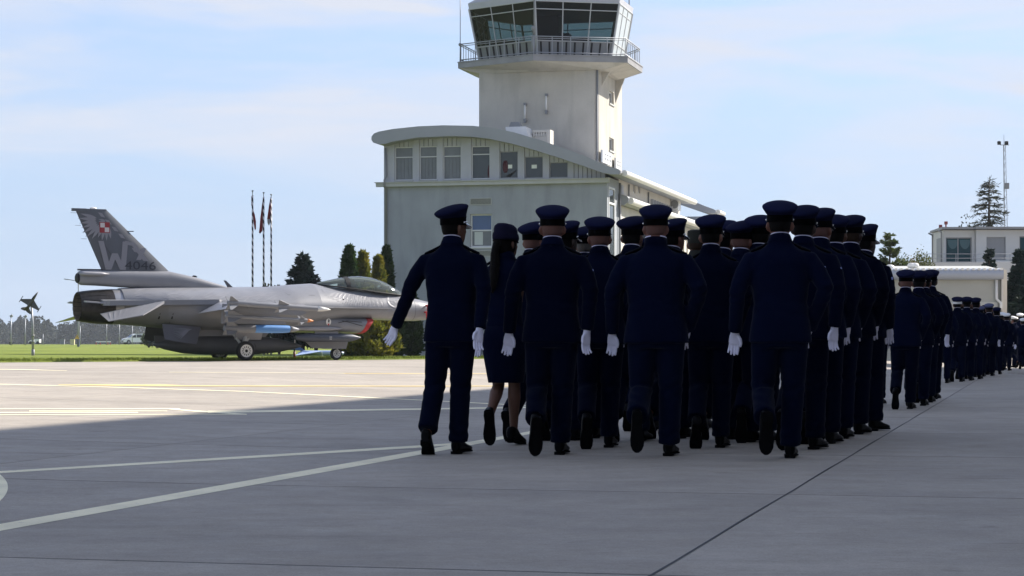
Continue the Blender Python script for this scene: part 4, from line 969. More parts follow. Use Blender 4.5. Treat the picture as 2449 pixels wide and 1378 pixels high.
def vegetation():
    Gt = 'thujas planted beside the terminal'
    for k, (p, Y, top, r, m, lab) in enumerate((
        (835, 92, 595, .62, M_THUJA, 'green thuja with yellow tips standing leftmost behind the canopy of the jet'),
        (868, 93, 609, .55, M_THUJAY, 'golden thuja second from the left behind the jet canopy'),
        (905, 94, 620, .50, M_THUJAY, 'bright golden thuja right against the corner of the terminal'),
        (924, 97, 596, .50, M_THUJA, 'dark slender thuja touching the left edge of the terminal wall'),
        (984, 96, 706, .46, M_THUJA, 'dark green thuja before the terminal wall under the jet nose'),
        (948, 95, 760, .36, M_THUJA, 'small dark thuja next to the gloved hand swung out'),
        (878, 89, 700, .80, M_THUJAY, 'broad yellow-green thuja seen under the jet nose by the red intake cover'),
        (915, 89.5, 716, .62, M_THUJAY, 'yellow-green thuja nearest the white gloved hand under the jet nose'),
        (846, 90, 715, .60, M_THUJA, 'shaded thuja half hidden by the nose wheel door'))):
        x = px(p, Y); thuja(lab, x, Y, hh(top, x, Y), r, m, seed=k + 3, group=Gt)
    x = px(724, 112); conifer('dense dark blue spruce behind the back of the jet', x, 112, hh(611, x, 112), 1.85, M_SPRUCE, 26, 15, .20, .30, .05, 70, seed=5)
    Gs = 'low shrubs showing over the back of the jet'
    for k, (p, top, r, lab) in enumerate(((596, 680, .5, 'small shrub at the foot of the leftmost striped flagpole'), (632, 681, .45, 'small shrub at the foot of the middle striped flagpole'), (668, 676, .9, 'low dark shrub between the striped flagpoles and the spruce'), (756, 662, 1.0, 'low loose spruce bough spreading right of the dense blue spruce'), (640, 676, .3, 'thin upright shrub between middle and right striped flagpoles'))):
        Y = 108 + k; x = px(p, Y); shrub(lab, x, Y, hh(top, x, Y), r, M_SPARSE, 1500, k + 20, Gs)
    # right-hand side
    x = px(2366, 165); conifer('tall thin drooping spruce behind the white house', x, 165, hh(428, x, 165), 3.4, M_SPARSE, 26, 9, .45, .42, .030, 60, seed=8, skip=.2, power=.75, zb=0)
    x = px(2318, 172); shrub('dark pine crown peeping over the white house roof', x, 172, HC + (CY - 508) * 172 / F, 2.0, M_SPARSE, 6000, 31, None, 'pine_tree', 9, 0, .2)
    x = px(2128, 130); conifer('light green young pine standing left of the terrace railing', x, 130, hh(563, x, 130), 1.5, M_PINE, 13, 11, -.25, .30, .045, 70, seed=12, power=.7, zb=0, name='pine_tree')
    for k, (p, Y, top, r, m, lab) in enumerate(((2160, 133, 592, 1.5, M_PINE, 'bushy green shrub right beside the young pine'), (2186, 134, 598, 1.2, M_AUTUMN, 'pale autumn coloured shrub behind the terrace railing'), (2200, 131, 600, 1.2, M_SHRUB, 'green shrub just left of the white house downpipes'), (2232, 129, 616, .85, M_SHRUB, 'low green shrub under the side window of the white house'))):
        x = px(p, Y); shrub(lab, x, Y, HC + (CY - top) * Y / F, r, m, 4200, k + 40, None, 'shrub', 9, 0, .12)
    x = px(2366, 122); conifer('small blue-green spruce in front of the shuttered window', x, 122, hh(598, x, 122), 1.0, M_SPRUCE, 18, 12, .1, .22, .04, 60, seed=15, zb=0)
    x = px(2440, 110); conifer('tall dark green spruce right of the low hall at the edge of the photo', x, 110, hh(600, x, 110), 1.35, M_SPRUCE, 26, 16, .2, .26, .05, 70, seed=16, zb=0)
    x = px(2478, 106); conifer('dark spruce cut by the right edge of the photo', x, 106, hh(610, x, 106), 1.6, M_SPRUCE, 26, 16, .2, .26, .05, 70, seed=17, zb=0)
    # far wood along the horizon
    rng = np.random.default_rng(5); Q = []
    for k in range(430):
        Y = rng.uniform(840, 980); pxx = rng.uniform(-420, 900); x = px(pxx, Y)
        prof = 9.0 + 2.2 * sin(pxx * .021 + 1) + 1.5 * sin(pxx * .007) + (1.6 if 150 < pxx < 420 else 0); h = prof * rng.uniform(.72, 1.12); con = rng.random() < .6
        n = 420; u = rng.random(n); a = rng.random(n) * 2 * pi
        R = (2.0 * (1 - u) ** .8 + .15) if con else 2.6 * np.sqrt(np.maximum(.02, 1 - (2 * u - .9) ** 2 / 1.3))
        R = R * rng.uniform(.5, 1.05, n)
        P = np.stack([x + R * np.cos(a), Y + R * np.sin(a), .55 + u * h], 1); D = np.stack([np.cos(a), np.sin(a), np.full(n, .2)], 1)
        Q.append(sprays(P, D, .9, .34, .6))
    for k in range(420):                     # the wood goes on past both edges of the photograph
        Y = rng.uniform(860, 990); pxx = rng.uniform(900, 4300) if k % 3 else rng.uniform(-1900, -420); x = px(pxx, Y); h = 10.5 * rng.uniform(.7, 1.1); n = 130
        u = rng.random(n); a = rng.random(n) * 2 * pi; R = (3.4 * (1 - u) ** .7 + .2) * rng.uniform(.5, 1.05, n)
        Q.append(sprays(np.stack([x + R * np.cos(a), Y + R * np.sin(a), .5 + u * h], 1), np.stack([np.cos(a), np.sin(a), np.full(n, .2)], 1), 2.2, .9, .6))
    n = 26000; pxx = rng.uniform(-420, 900, n); Y = rng.uniform(850, 985, n)
    P = np.stack([(pxx - CX) * Y / F, Y, .4 + 6.6 * rng.random(n) * (.75 + .25 * np.sin(pxx * .11))], 1); D = rng.normal(0, 1, (n, 3)); D[:, 2] = np.abs(D[:, 2])
    Q.append(sprays(P, D, 1.1, .5, .6))
    tag(link('far_wood', quads_mesh('far_wood', np.concatenate(Q)), None, M_FOREST), kind='stuff')
    Gh = 'bushes on the lawn below the tail of the jet'
    for k, (p, Y, top, r, m, lab) in enumerate(((356, 210, 796, .8, M_PINE, 'bushy young pine right of the white car'), (376, 200, 804, .9, M_SPRUCE, 'round dark bush under the jet tail next to young pine'), (410, 190, 816, .7, M_SPRUCE, 'low dark bush beneath the ventral fin'), (426, 195, 818, .6, M_SHRUB, 'low green bush rightmost beneath the ventral fin'))):
        x = px(p, Y); shrub(lab, x, Y, hh(top, x, Y), r, m, 1500, k + 60, Gh)
vegetation()

def twist_material():
    m = bpy.data.materials.new('spiral_pole_paint'); m.use_nodes = True; nt = m.node_tree; N = nt.nodes.new; L = nt.links.new; b = nt.nodes['Principled BSDF']
    tc = N('ShaderNodeTexCoord'); s = N('ShaderNodeSeparateXYZ'); L(tc.outputs['Object'], s.inputs[0])
    at2 = N('ShaderNodeMath'); at2.operation = 'ARCTAN2'; L(s.outputs['Y'], at2.inputs[0]); L(s.outputs['X'], at2.inputs[1])
    k = N('ShaderNodeMath'); k.operation = 'MULTIPLY_ADD'; k.inputs[1].default_value = 2 * pi / .36; L(s.outputs['Z'], k.inputs[0]); L(at2.outputs[0], k.inputs[2])
    sn = N('ShaderNodeMath'); sn.operation = 'SINE'; L(k.outputs[0], sn.inputs[0]); g = N('ShaderNodeMath'); g.operation = 'GREATER_THAN'; g.inputs[1].default_value = -.15; L(sn.outputs[0], g.inputs[0])
    mx = N('ShaderNodeMix'); mx.data_type = 'RGBA'; mx.inputs[6].default_value = (.62, .58, .56, 1); mx.inputs[7].default_value = (.012, .011, .013, 1); L(g.outputs[0], mx.inputs['Factor']); L(mx.outputs[2], b.inputs['Base Color']); b.inputs['Roughness'].default_value = .4
    return m

def poles():
    M_SPIRAL = twist_material(); M_FLAGR = mat('flag_red', (.26, .018, .025), .8); M_FLAGW = mat('flag_white', (.42, .40, .40), .8)
    Gf = 'striped flagpoles behind the jet'
    for k, (p, top, lab) in enumerate(((604, 455, 'leftmost of three spiral striped flagpoles behind the jet'), (630.5, 459.5, 'middle of three spiral striped flagpoles behind the jet'), (648.5, 464, 'rightmost of three spiral striped flagpoles behind the jet'))):
        Y = 104.0 + k * 1.2; x = px(p, Y); h = hh(top, x, Y); o = thing('flagpole', lab, 'flagpole', (x, Y, zg(x, Y)), k * 1.1, Gf)
        MB().tube([(0, 0, -.2), (0, 0, h - .25)], [.055, .042], 12).build('pole', M_SPIRAL, o, True)
        MB().lathe([(.015, h - .26), (.02, h - .08), (.05, h - .05), (.05, h - .01), (.01, h)], 10).build('finial', M_PIPE, o, True)
        # limp flag hanging beside its pole
        fl = thing('flag', ('limp red flag hanging at the leftmost striped flagpole', 'longest dark red flag hanging at the middle striped flagpole', 'dark red flag with white lower edge at the rightmost striped flagpole')[k], 'flag', (x, Y, zg(x, Y) + h), 0, 'flags hanging at the striped poles')
        rows = ((-.5, .02, .04), (-1.0, .03, .16), (-1.6, .10, .28), (-2.1, .16, .40)) if k else ((-.75, -.02, .05), (-1.15, -.03, .10), (-1.5, -.02, .14), (-1.85, .0, .12))
        sgn = 1 if k == 0 else -1
        if k == 0: W = [(-.30, .01, -.05), (-.75, .02, -.06), (-1.2, .0, .10), (-1.55, .05, .16), (-1.9, .10, .16), (-2.0, .13, .15)]
        elif k == 1: W = [(-.28, -.04, -.02), (-.8, -.05, -.10), (-1.3, -.05, -.17), (-1.75, -.05, -.21), (-1.95, -.06, -.235), (-2.1, -.17, -.245)]
        else: W = [(-.16, -.04, -.02), (-.6, -.04, -.11), (-1.0, -.03, -.17), (-1.28, -.03, -.215), (-1.45, -.05, -.20), (-1.62, -.10, -.15)]
        V = []; Fc = []; nn = 9
        for i, (dz, xa, xb) in enumerate(W):
            for j in range(nn):
                u = j / (nn - 1); V.append((xa + (xb - xa) * u, .05 * sin(u * 11 + i * .8) + .01, dz + (.06 * u if i == len(W) - 1 else 0)))
        for i in range(len(W) - 1):
            for j in range(nn - 1): a = i * nn + j; Fc.append((a, a + 1, a + nn + 1, a + nn))
        cut = len(Fc) if k != 2 else 3 * (nn - 1)
        me = mesh('cloth', V, Fc[:cut], True); ob = link('cloth', me, fl, M_FLAGR); ob.modifiers.new('thick', 'SOLIDIFY').thickness = .008
        if k == 2: ob = link('cloth', mesh('white_edge', V, Fc[cut:], True), fl, M_FLAGW); ob.name = 'white_edge'; ob.modifiers.new('thick', 'SOLIDIFY').thickness = .008
    # lamp standards on the far side of the lawn
    Gl = 'floodlight masts along the far road'
    for k, (p, top, lab) in enumerate(((26.5, 754, 'floodlight mast farthest left, tilted lamp box on top'), (60.5, 755, 'second floodlight mast from the left, tilted lamp box on top'))):
        Y = 300.0; x = px(p, Y); h = hh(top, x, Y); o = thing('floodlight_mast', lab, 'lamp post', (x, Y, zg(x, Y)), 0, Gl)
        MB().tube([(0, 0, -.3), (0, 0, h - .3)], [.09, .06], 8).build('pole', M_RAIL, o, True)
        MB().box((.05, 0, h - .12), (.40, .3, .32), (0, radians(-28), 0)).build('lamp', M_PIPE, o)
    Y = 230.0; x = px(187.5, Y); h = hh(672, x, Y); o = thing('street_lamp', 'tall street lamp whose curved arm reaches left beside the jet nozzle', 'street lamp', (x, Y, zg(x, Y)))
    MB().tube([(0, 0, -.3), (0, 0, h * .35), (0, 0, h - .4), (-.06, 0, h - .1), (-.5, 0, h + .05), (-1.1, 0, h + .16)], [.11, .10, .06, .05, .045, .04], 10).build('pole', M_RAIL, o, True)
    MB().box((-1.32, 0, h + .17), (.5, .2, .09), (0, radians(8), 0)).build('lamp', M_PIPE, o)
    MB().lo((-.12, -.1, .1), (.12, .1, 1.1)).build('switch_box', mat('blue_box', (.05, .07, .16), .6), o)
    sg = thing('warning_sign', 'yellow triangular warning sign on the street lamp pole', 'sign', (px(185, Y), Y - .15, HC + (CY - 811) * Y / F))
    MB().prism([(-.28, 0, .0), (.28, 0, .0), (0, 0, .5)], (0, .02, 0)).build('plate', mat('sign_yellow', (.62, .38, .06), .5), sg)
    MB().prism([(-.03, -.01, .2), (.03, -.01, .2), (.02, -.01, .36), (-.02, -.01, .36)], (0, .005, 0)).build('mark', M_BLACKB, sg)
    Gp = 'thin grey poles between lawn and wood'
    for k, (p, top, base, lab) in enumerate(((255, 770, 824, 'thin pole right of the street lamp, left of the red and white barrier'), (285.5, 774, 824, 'thin pole left of the white car'), (316.5, 782, 824.5, 'thin pole in front of the white car windows'), (348, 795, 824, 'thin pole just right of the white car'), (103, 803, 823, 'short far pole left of the grey hut'), (192, 784, 824, 'thin far pole right behind the street lamp'))):
        Y = 290.0 + 4 * k; x = px(p, Y); o = tag(MB().tube([(0, 0, -.3), (0, 0, hh(top, x, Y) + .25)], [.06, .045], 8).build('thin_pole', M_RAIL, None, True), lab, 'pole', Gp); o.location = (x, Y, zg(x, Y))
    # car
    Y = 330.0; x = px(323, Y); g = HC + (CY - 824.2) * Y / F; car = thing('parked_car', 'white estate car seen three-quarters from the front on the far road', 'car', (x, Y, g), radians(-152)); car.scale = (1, 1, 1.12)
    M_CARW = mat('car_white', (.80, .80, .80), .25, spec=.5, coat=.4); M_CARG = mat('car_glass', (.012, .014, .016), .05, spec=.6)
    prof = [(-2.0, .32), (-2.05, .75), (-1.95, 1.05), (-1.55, 1.45), (-1.2, 1.52), (.1, 1.50), (.55, 1.35), (1.05, .98), (1.9, .80), (2.08, .62), (2.08, .32)]
    def shell(wf): return [[(x_, s_ * wf(z_), z_) for x_, z_ in prof] for s_ in (-1, 1)]
    wf = lambda z_: .84 if z_ < .9 else .84 - (z_ - .9) * .30
    A_, B_ = shell(wf); mb = MB(); n = len(prof); mb.add(A_ + B_, [tuple(range(n)), tuple(range(2 * n - 1, n - 1, -1))] + [(i, (i + 1) % n, n + (i + 1) % n, n + i) for i in range(n)]); body = mb.build('body', M_CARW, car, 30); fix_normals(body.data)
    for s_ in (-1, 1):
        for P in (((-1.75, 1.02), (-1.48, 1.38), (-.95, 1.42), (-.95, 1.0)), ((-.85, 1.0), (-.85, 1.42), (-.05, 1.42), (-.02, .98)), ((.08, .98), (.06, 1.40), (.45, 1.28), (.85, .97))):
            mb = MB(); mb.prism([(x_, s_ * (wf(z_) + .006), z_) for x_, z_ in P], (0, s_ * .004, 0)); mb.build('side_window', M_CARG, body)
        for x_ in (-1.3, 1.3):
            mb = MB(); mb.lathe([(.18, -.10), (.31, -.11), (.33, -.07), (.33, .07), (.31, .11), (.18, .10)], 20, 'y', (x_, s_ * .78, .33)); wh = mb.build('wheel', M_BLACKB, car, 40); mb = MB(); mb.lathe([(.05, s_ * .1), (.18, s_ * .105)], 14, 'y', (x_, s_ * .78, .33)); mb.build('hub', M_RAIL, wh)
        mb = MB(); mb.prism([(1.92, s_ * .55, .68), (2.085, s_ * .50, .64), (2.085, s_ * .80, .62), (1.85, s_ * .845, .76)], (0, 0, .12)); mb.build('headlight', M_PIPE, car)
    mb = MB(); mb.prism([(.62, -.62, 1.31), (.62, .62, 1.31), (1.04, .70, 1.0), (1.04, -.70, 1.0)], (.02, 0, .02)); mb.build('windscreen', M_CARG, body)
    mb = MB(); mb.lo((2.075, -.5, .40), (2.10, .5, .56)); mb.build('grille', M_BLACKB, car)
    # small far things
    Y = 420.0; x = px(85, Y); v = thing('parked_van', 'distant white pickup van far left by the wood', 'van', (x, Y, HC + (CY - 823.4) * Y / F), pi)
    MB().lo((-.95, -.8, .3), (.55, .8, 1.02)).build('load_box', M_CARW, v); MB().prism([(.56, -.8, .3), (.56, -.8, .9), (.8, -.8, .82), (1.25, -.8, .62), (1.3, -.8, .3)], (0, 1.6, 0)).build('cab', M_CARW, v)
    for x_ in (-.6, .85): MB().lathe([(.1, -.85), (.3, -.85), (.3, .85), (.1, .85)], 14, 'y', (x_, 0, .3)).build('wheel', M_BLACKB, v)
    Y = 350.0
    for nm, lab, cat, p0, p1, q0, q1, m in (('cabinet', 'pale yellow equipment cabinet left of the street lamp', 'cabinet', 167.5, 177.5, 811.5, 824, mat('cabinet_yellow', (.52, .48, .27), .6)), ('hut', 'small grey hut at the edge of the wood', 'hut', 143.5, 153.5, 812, 822.5, mat('hut_grey', (.20, .21, .25), .7)), ('bin', 'dark bin left of the second floodlight mast', 'bin', 22, 25.5, 817, 825, M_BLACKB)):
        a, b = px(p0, Y), px(p1, Y); z0, z1 = HC + (CY - q1) * Y / F, HC + (CY - q0) * Y / F
        o = thing(nm, lab, cat, ((a + b) / 2, Y, z0)); w = b - a
        MB().lo((-w / 2, 0, -.1), (w / 2, .6, z1 - z0)).build('wall' if nm == 'hut' else 'box', m, o); MB().lo((-w / 2 - .05, -.05, z1 - z0 + .002), (w / 2 + .05, .65, z1 - z0 + .07)).build('roof' if nm == 'hut' else 'lid', M_PIPE, o)
    a, b = px(229, Y), px(265, Y); zt = HC + (CY - 816.4) * Y / F; z0 = HC + (CY - 824.4) * Y / F; o = thing('road_barrier', 'low red and white barrier left of the white car', 'barrier', ((a + b) / 2, Y, z0)); w = b - a
    MB().lo((-w / 2, 0, zt - z0 - .16), (w / 2, .08, zt - z0)).build('rail', M_CARW, o)
    for q in (-.48, -.2, .3, .48): MB().lo((w * q - .06, .02, -.1), (w * q + .06, .07, zt - z0 - .165)).build('post', mat('barrier_red', (.4, .05, .03), .5), o)
    # small jet model on a post
    p0 = gnd(79, 856); Y = p0[1]; top = HC + (CY - 729) * Y / F - p0[2]
    M_MOD = mat('model_olive_grey', (.06, .06, .05), .5)
    o = thing('model_post', 'slightly leaning steel post carrying the small jet model at the apron edge', 'post', p0)
    MB().tube([(0, 0, -.1), (-.01, 0, top * .6), (-.07, 0, top)], [.055, .05, .035], 10).build('pole', M_RAIL, o, True)
    MB().tube([(0, 0, .0), (0, 0, .35)], .068, 10).build('sleeve', M_PIPE, o, True)
    for zz in (.62, .86): MB().tube([(0, 0, zz), (-.004, 0, zz + .10)], .062, 10).build('clamp', M_PIPE, o, True)
    md = thing('model_jet', 'small dark fighter jet model banking steeply on top of its post', 'model jet', (p0[0] - .07, p0[1], p0[2] + top + .10))
    md.rotation_euler = Euler((radians(58), radians(-58), radians(20)))
    MB().tube([(.52, 0, 0), (.40, 0, .01), (.22, 0, .03), (0, 0, .02), (-.3, 0, .015), (-.42, 0, .01)], [.008, .035, .06, .065, .06, .05], 12).build('hull', M_MOD, md, True)
    MB().ball((.2, 0, .075), (.12, .035, .04), 10, 6).build('canopy', M_CARG, md, True)
    for s_ in (-1, 1):
        MB().prism([(.14, s_ * .04, 0), (-.18, s_ * .04, 0), (-.16, s_ * .46, 0), (-.08, s_ * .46, 0)], (0, 0, .014)).build('wing', M_MOD, md)
        MB().prism([(-.24, s_ * .04, 0), (-.44, s_ * .04, 0), (-.46, s_ * .25, -.02), (-.38, s_ * .25, -.02)], (0, 0, .01)).build('tail_plane', M_MOD, md)
        MB().tube([(.06, s_ * .47, .007), (-.24, s_ * .47, .007)], .016, 6).build('tip_missile', M_MOD, md)
    MB().prism([(-.18, -.006, .05), (-.40, -.006, .05), (-.46, -.006, .28), (-.36, -.006, .28)], (0, .012, 0)).build('fin', M_MOD, md)
    md.scale = (1.0, 1.0, 1.0)
poles()

# ------------------------------------------------------------------ thin autumn haze
def haze():
    m = bpy.data.materials.new('haze'); m.use_nodes = True; nt = m.node_tree
    out = nt.nodes['Material Output']; nt.nodes.remove(nt.nodes['Principled BSDF'])
    v = nt.nodes.new('ShaderNodeVolumePrincipled'); v.inputs['Color'].default_value = (0.80, 0.87, 0.95, 1); v.inputs['Density'].default_value = HAZE_DENSITY; v.inputs['Anisotropy'].default_value = 0.25
    nt.links.new(v.outputs[0], out.inputs['Volume'])
    tag(MB().lo((-900, -230, -1.3), (900, 1160, 32)).build('haze', m), kind='stuff')
HAZE_DENSITY = 0.00017
haze()
# ------------------------------------------------------------------ fighter jet
M_JET = mat('jet_grey_paint', (0.205, 0.208, 0.222), 0.36, var=0.13, vscale=1.4, bump=0.05, bscale=20, spec=0.7)
M_JETL = mat('jet_pale_grey_paint', (0.28, 0.28, 0.30), 0.4, var=0.08, vscale=2, spec=0.45)
M_JETD = mat('jet_dark_grey_paint', (0.084, 0.092, 0.110), 0.5, var=0.10, vscale=2, spec=0.4)
M_JETM = mat('jet_mid_grey_paint', (0.10, 0.10, 0.112), 0.5, var=0.10, vscale=2, spec=0.4)
M_FEATH = mat('feather_print', (0.20, 0.20, 0.225), 0.5)
M_FEATHL = mat('pale_feather_print', (0.265, 0.267, 0.29), 0.5)
M_FEATHD = mat('dark_feather_print', (0.20, 0.20, 0.225), 0.5)
M_BURNT = mat('burnt_metal', (0.045, 0.040, 0.038), 0.38, metal=0.7, var=0.5, vscale=5)
M_PETAL = mat('nozzle_petal_metal', (0.030, 0.028, 0.028), 0.42, metal=0.6, var=0.5, vscale=7)
M_LINER = mat('nozzle_liner', (0.11, 0.085, 0.055), 0.6, metal=0.2, var=0.5, vscale=8)
M_ENG = mat('engine_ring_metal', (0.36, 0.36, 0.37), 0.3, metal=0.6, var=0.15)
M_TYRE = mat('tyre_rubber', (0.014, 0.014, 0.015), 0.8, var=0.2, bump=0.2)
M_HUB = mat('white_hub', (0.80, 0.79, 0.75), 0.45)
M_GEAR = mat('gear_white_paint', (0.55, 0.55, 0.53), 0.4)
M_BLACK = mat('matt_black', (0.008, 0.008, 0.009), 0.7)
M_RED = mat('red_cover', (0.42, 0.022, 0.022), 0.6, var=0.15)
M_MISS = mat('missile_grey', (0.20, 0.206, 0.22), 0.45, var=0.08)
M_MISSW = mat('missile_white', (0.66, 0.65, 0.61), 0.4)
M_ORANGE = mat('orange_nose', (0.62, 0.21, 0.055), 0.5)
M_BLUE = mat('practice_blue', (0.10, 0.27, 0.60), 0.5, var=0.05)
M_TANK = mat('tank_grey', (0.09, 0.093, 0.10), 0.5, var=0.1)
M_POD = mat('pod_blue_grey', (0.06, 0.07, 0.095), 0.4, var=0.1)
M_CANOPY = tinted('canopy_acrylic', (0.42, 0.48, 0.40), 0.03, 0.15, (0.80, 0.86, 0.80))

# stations: s, half width, bottom, widest height, top, top exponent, bottom exponent
FS = [(14.30, .015, 1.79, 1.81, 1.83, 2, 2), (14.0, .15, 1.66, 1.81, 1.96, 2, 2), (13.4, .34, 1.48, 1.81, 2.12, 2, 2), (12.8, .45, 1.42, 1.82, 2.24, 2, 2.1), (12.2, .53, 1.42, 1.83, 2.36, 1.9, 2.2),
      (11.4, .62, 1.44, 1.84, 2.44, 1.8, 2.2), (10.6, .72, 1.45, 1.85, 2.52, 1.75, 2.3), (9.6, .85, 1.42, 1.86, 2.62, 1.7, 2.3), (8.6, 1.05, 1.25, 1.88, 2.74, 1.6, 2.4), (7.6, 1.20, 1.10, 1.90, 2.67, 1.55, 2.5),
      (6.9, 1.25, 1.06, 1.91, 2.60, 1.5, 2.5), (5.5, 1.25, 1.05, 1.94, 2.57, 1.5, 2.5), (4.2, 1.18, 1.07, 1.97, 2.555, 1.55, 2.4), (2.9, 1.0, 1.12, 1.96, 2.53, 1.7, 2.2), (2.0, .76, 1.20, 1.90, 2.50, 1.9, 2.0), (1.45, .64, 1.24, 1.86, 2.48, 2, 2), (1.18, .60, 1.25, 1.85, 2.45, 2, 2)]
def fsec(s):
    for A, B in zip(FS, FS[1:]):
        if A[0] >= s >= B[0]:
            u = (A[0] - s) / (A[0] - B[0]); return [A[i] + (B[i] - A[i]) * u for i in range(1, 7)]
    return list((FS[0] if s > 14.3 else FS[-1])[1:])
def fring(s, n=40):
    w, zb, zm, zt, et, eb = fsec(s); R = []
    for k in range(n):
        t = 2 * pi * k / n; c, q = cos(t), sin(t)
        e = et if q >= 0 else eb
        y = w * math.copysign(abs(c) ** (2 / e), c); z = zm + (zt - zm if q >= 0 else zm - zb) * math.copysign(abs(q) ** (2 / e), q)
        R.append((s, y, z))
    return R
def fy(s, z):                     # half width of the fuselage skin at height z
    w, zb, zm, zt, et, eb = fsec(s)
    t = (z - zm) / (zt - zm) if z >= zm else (zm - z) / (zm - zb); e = et if z >= zm else eb
    return w * max(0.0, 1 - min(1, abs(t)) ** e) ** (1 / e)

def text_mesh(body, size, depth=0.0):
    cu = bpy.data.curves.new('lettering', 'FONT'); cu.body = body; cu.size = size; cu.resolution_u = 3; cu.extrude = depth
    o = bpy.data.objects.new('lettering', cu); C.objects.link(o)
    me = bpy.data.meshes.new_from_object(o.evaluated_get(bpy.context.evaluated_depsgraph_get()))
    bpy.data.objects.remove(o); bpy.data.curves.remove(cu)
    return me
def map_mesh(me, fn):
    for v in me.vertices: v.co = fn(v.co)
    me.update(); return me

def make_jet():
    TH = radians(30.1); X0, Y0 = -14.67, 70.59
    jet = thing('fighter_jet', 'grey single-engine fighter jet with dark feather-painted fin, parked on the grass edge', 'fighter jet', (X0, Y0, 0.268), TH)
    # ---- body
    st = sorted(set([a[0] for a in FS] + list(np.arange(1.4, 14.2, .3))), reverse=True)
    mb = MB(); mb.rings([fring(s) for s in st if 1.44 <= s <= 14.3]); fus = mb.build('fuselage', M_JET, jet, 40)
    # radome tip and pitot
    mb = MB(); mb.tube([(14.28, 0, 1.81), (14.9, 0, 1.81)], [.018, .010], 8); mb.build('pitot_probe', M_JETL, jet, True)
    mb = MB(); mb.tube([(14.55, 0, 1.81), (14.92, 0, 1.81)], .028, 8); pc = mb.build('pitot_cover', M_RED, jet, True)
    for k, (s, z, l) in enumerate(((13.08, 1.98, -.40), (13.02, 1.74, -.42))):
        mb = MB(); mb.tube([(s, l + .03, z), (s + .03, l - .10, z)], .035, 8); q = mb.build('probe_cover', M_RED, jet, True)
        mb = MB(); mb.prism([(s - .03, l - .10, z), (s + .03, l - .10, z), (s + .06 + .05 * k, l - .12, z - .62), (s - .02 + .05 * k, l - .12, z - .66)], (0, -.008, 0)); mb.build('ribbon', M_RED, q)
    # radome seam
    mb = MB(); mb.rings([[(s, y * k, z) for _, y, z in [(0, p[1], 1.81 + (p[2] - 1.81)) for p in fring(s)]] for s, k in ((12.62, 1.004), (12.60, 1.004))], cap=False); mb.build('radome_joint', M_JETM, jet)
    # ---- shoulder strakes and tail shelves
    for sd in (-1, 1):
        mb = MB()
        poly = [(11.9, .52), (10.9, .78), (9.8, 1.03), (8.9, 1.30), (8.2, 1.58), (7.5, 1.62), (7.4, .6), (11.4, .35)]
        mb.prism([(s, sd * l, 1.845) for s, l in poly], (0, 0, .045)); mb.build('strake', M_JET, jet)
        mb = MB(); mb.prism([(4.9, sd * 1.0, 1.93), (4.6, sd * 1.30, 1.93), (.75, sd * 1.13, 1.86), (.55, sd * .98, 1.86), (.62, sd * .55, 1.9), (4.9, sd * .5, 1.95)], (0, 0, .17)); mb.build('tail_shelf', M_JET, jet)
        # speed brake tip behind the shelf
        mb = MB(); mb.prism([(.85, sd * .62, 1.93), (.85, sd * 1.05, 1.90), (-.02, sd * 1.0, 1.96), (-.02, sd * .72, 1.98)], (0, 0, .045)); mb.build('speed_brake', M_JETL, jet)
    # ---- spine, fin base and parachute housing
    mb = MB(); R = []
    for s, w, zb, zt in ((.02, .13, 2.60, 3.02), (.12, .17, 2.56, 3.06), (.6, .19, 2.55, 3.075), (1.6, .20, 2.50, 3.085), (3.25, .20, 2.45, 3.085), (4.15, .20, 2.42, 2.91), (4.8, .19, 2.40, 2.74), (5.35, .15, 2.40, 2.59)):
        R.append([(s, w * math.copysign(abs(cos(t)) ** .75, cos(t)), (zb + zt) / 2 + (zt - zb) / 2 * math.copysign(abs(sin(t)) ** .75, sin(t))) for t in [2 * pi * k / 20 for k in range(20)]])
    mb.rings(R); sp = mb.build('fin_fairing', M_JET, jet, 45)
    mb = MB(); mb.lathe([(.12, -.06), (.165, -.03), (.17, .03)], 16, 'x', (0, 0, 2.80)); mb.build('parachute_door', M_BLACK, jet, 40)
    mb = MB(); mb.tube([(.02, -.22, 2.94), (.15, -.225, 2.945), (.75, -.22, 2.945), (1.05, -.19, 2.945)], [.05, .075, .07, .01], 12); mb.build('warning_receiver', M_JETL, jet, True)
    mb = MB(); mb.tube([(.0, 0, 3.085), (.9, 0, 3.10)], [.03, .02], 8); mb.build('light_fairing', M_JETM, jet, True)
    # ---- fin
    fin = [(.86, 3.06), (3.30, 3.06), (1.03, 5.12), (.98, 5.14), (-.16, 5.15), (-.16, 5.05)]
    def finy(s, z): return 0.095 - 0.055 * (z - 3.06) / 2.1
    V = []; Fc = []
    nu, nv = 8, 8
    for sd in (-1, 1):
        o = len(V)
        for j in range(nv + 1):
            z = 3.04 + (5.15 - 3.04) * j / nv
            te = .86 + (-.10 - .86) * (z - 3.04) / 2.11; le = 3.30 + (1.0 - 3.30) * (z - 3.04) / 2.11
            for i in range(nu + 1):
                u = i / nu; V.append((te + (le - te) * u, sd * finy(0, z) * (1 - (2 * u - 1) ** 4) ** .5 * (0.55 + .45 * min(1, u * 2.5)), z))
        for j in range(nv):
            for i in range(nu):
                a = o + j * (nu + 1) + i; q = (a, a + 1, a + nu + 2, a + nu + 1); Fc.append(q if sd < 0 else q[::-1])
    me = mesh('fin', V, Fc, 35); bm = bmesh.new(); bm.from_mesh(me); bmesh.ops.remove_doubles(bm, verts=bm.verts, dist=.002); bmesh.ops.holes_fill(bm, edges=[e for e in bm.edges if e.is_boundary]); bmesh.ops.recalc_face_normals(bm, faces=bm.faces); bm.to_mesh(me); bm.free(); me.set_sharp_from_angle(angle=radians(35))
    finob = link('fin', me, jet, M_JETD)
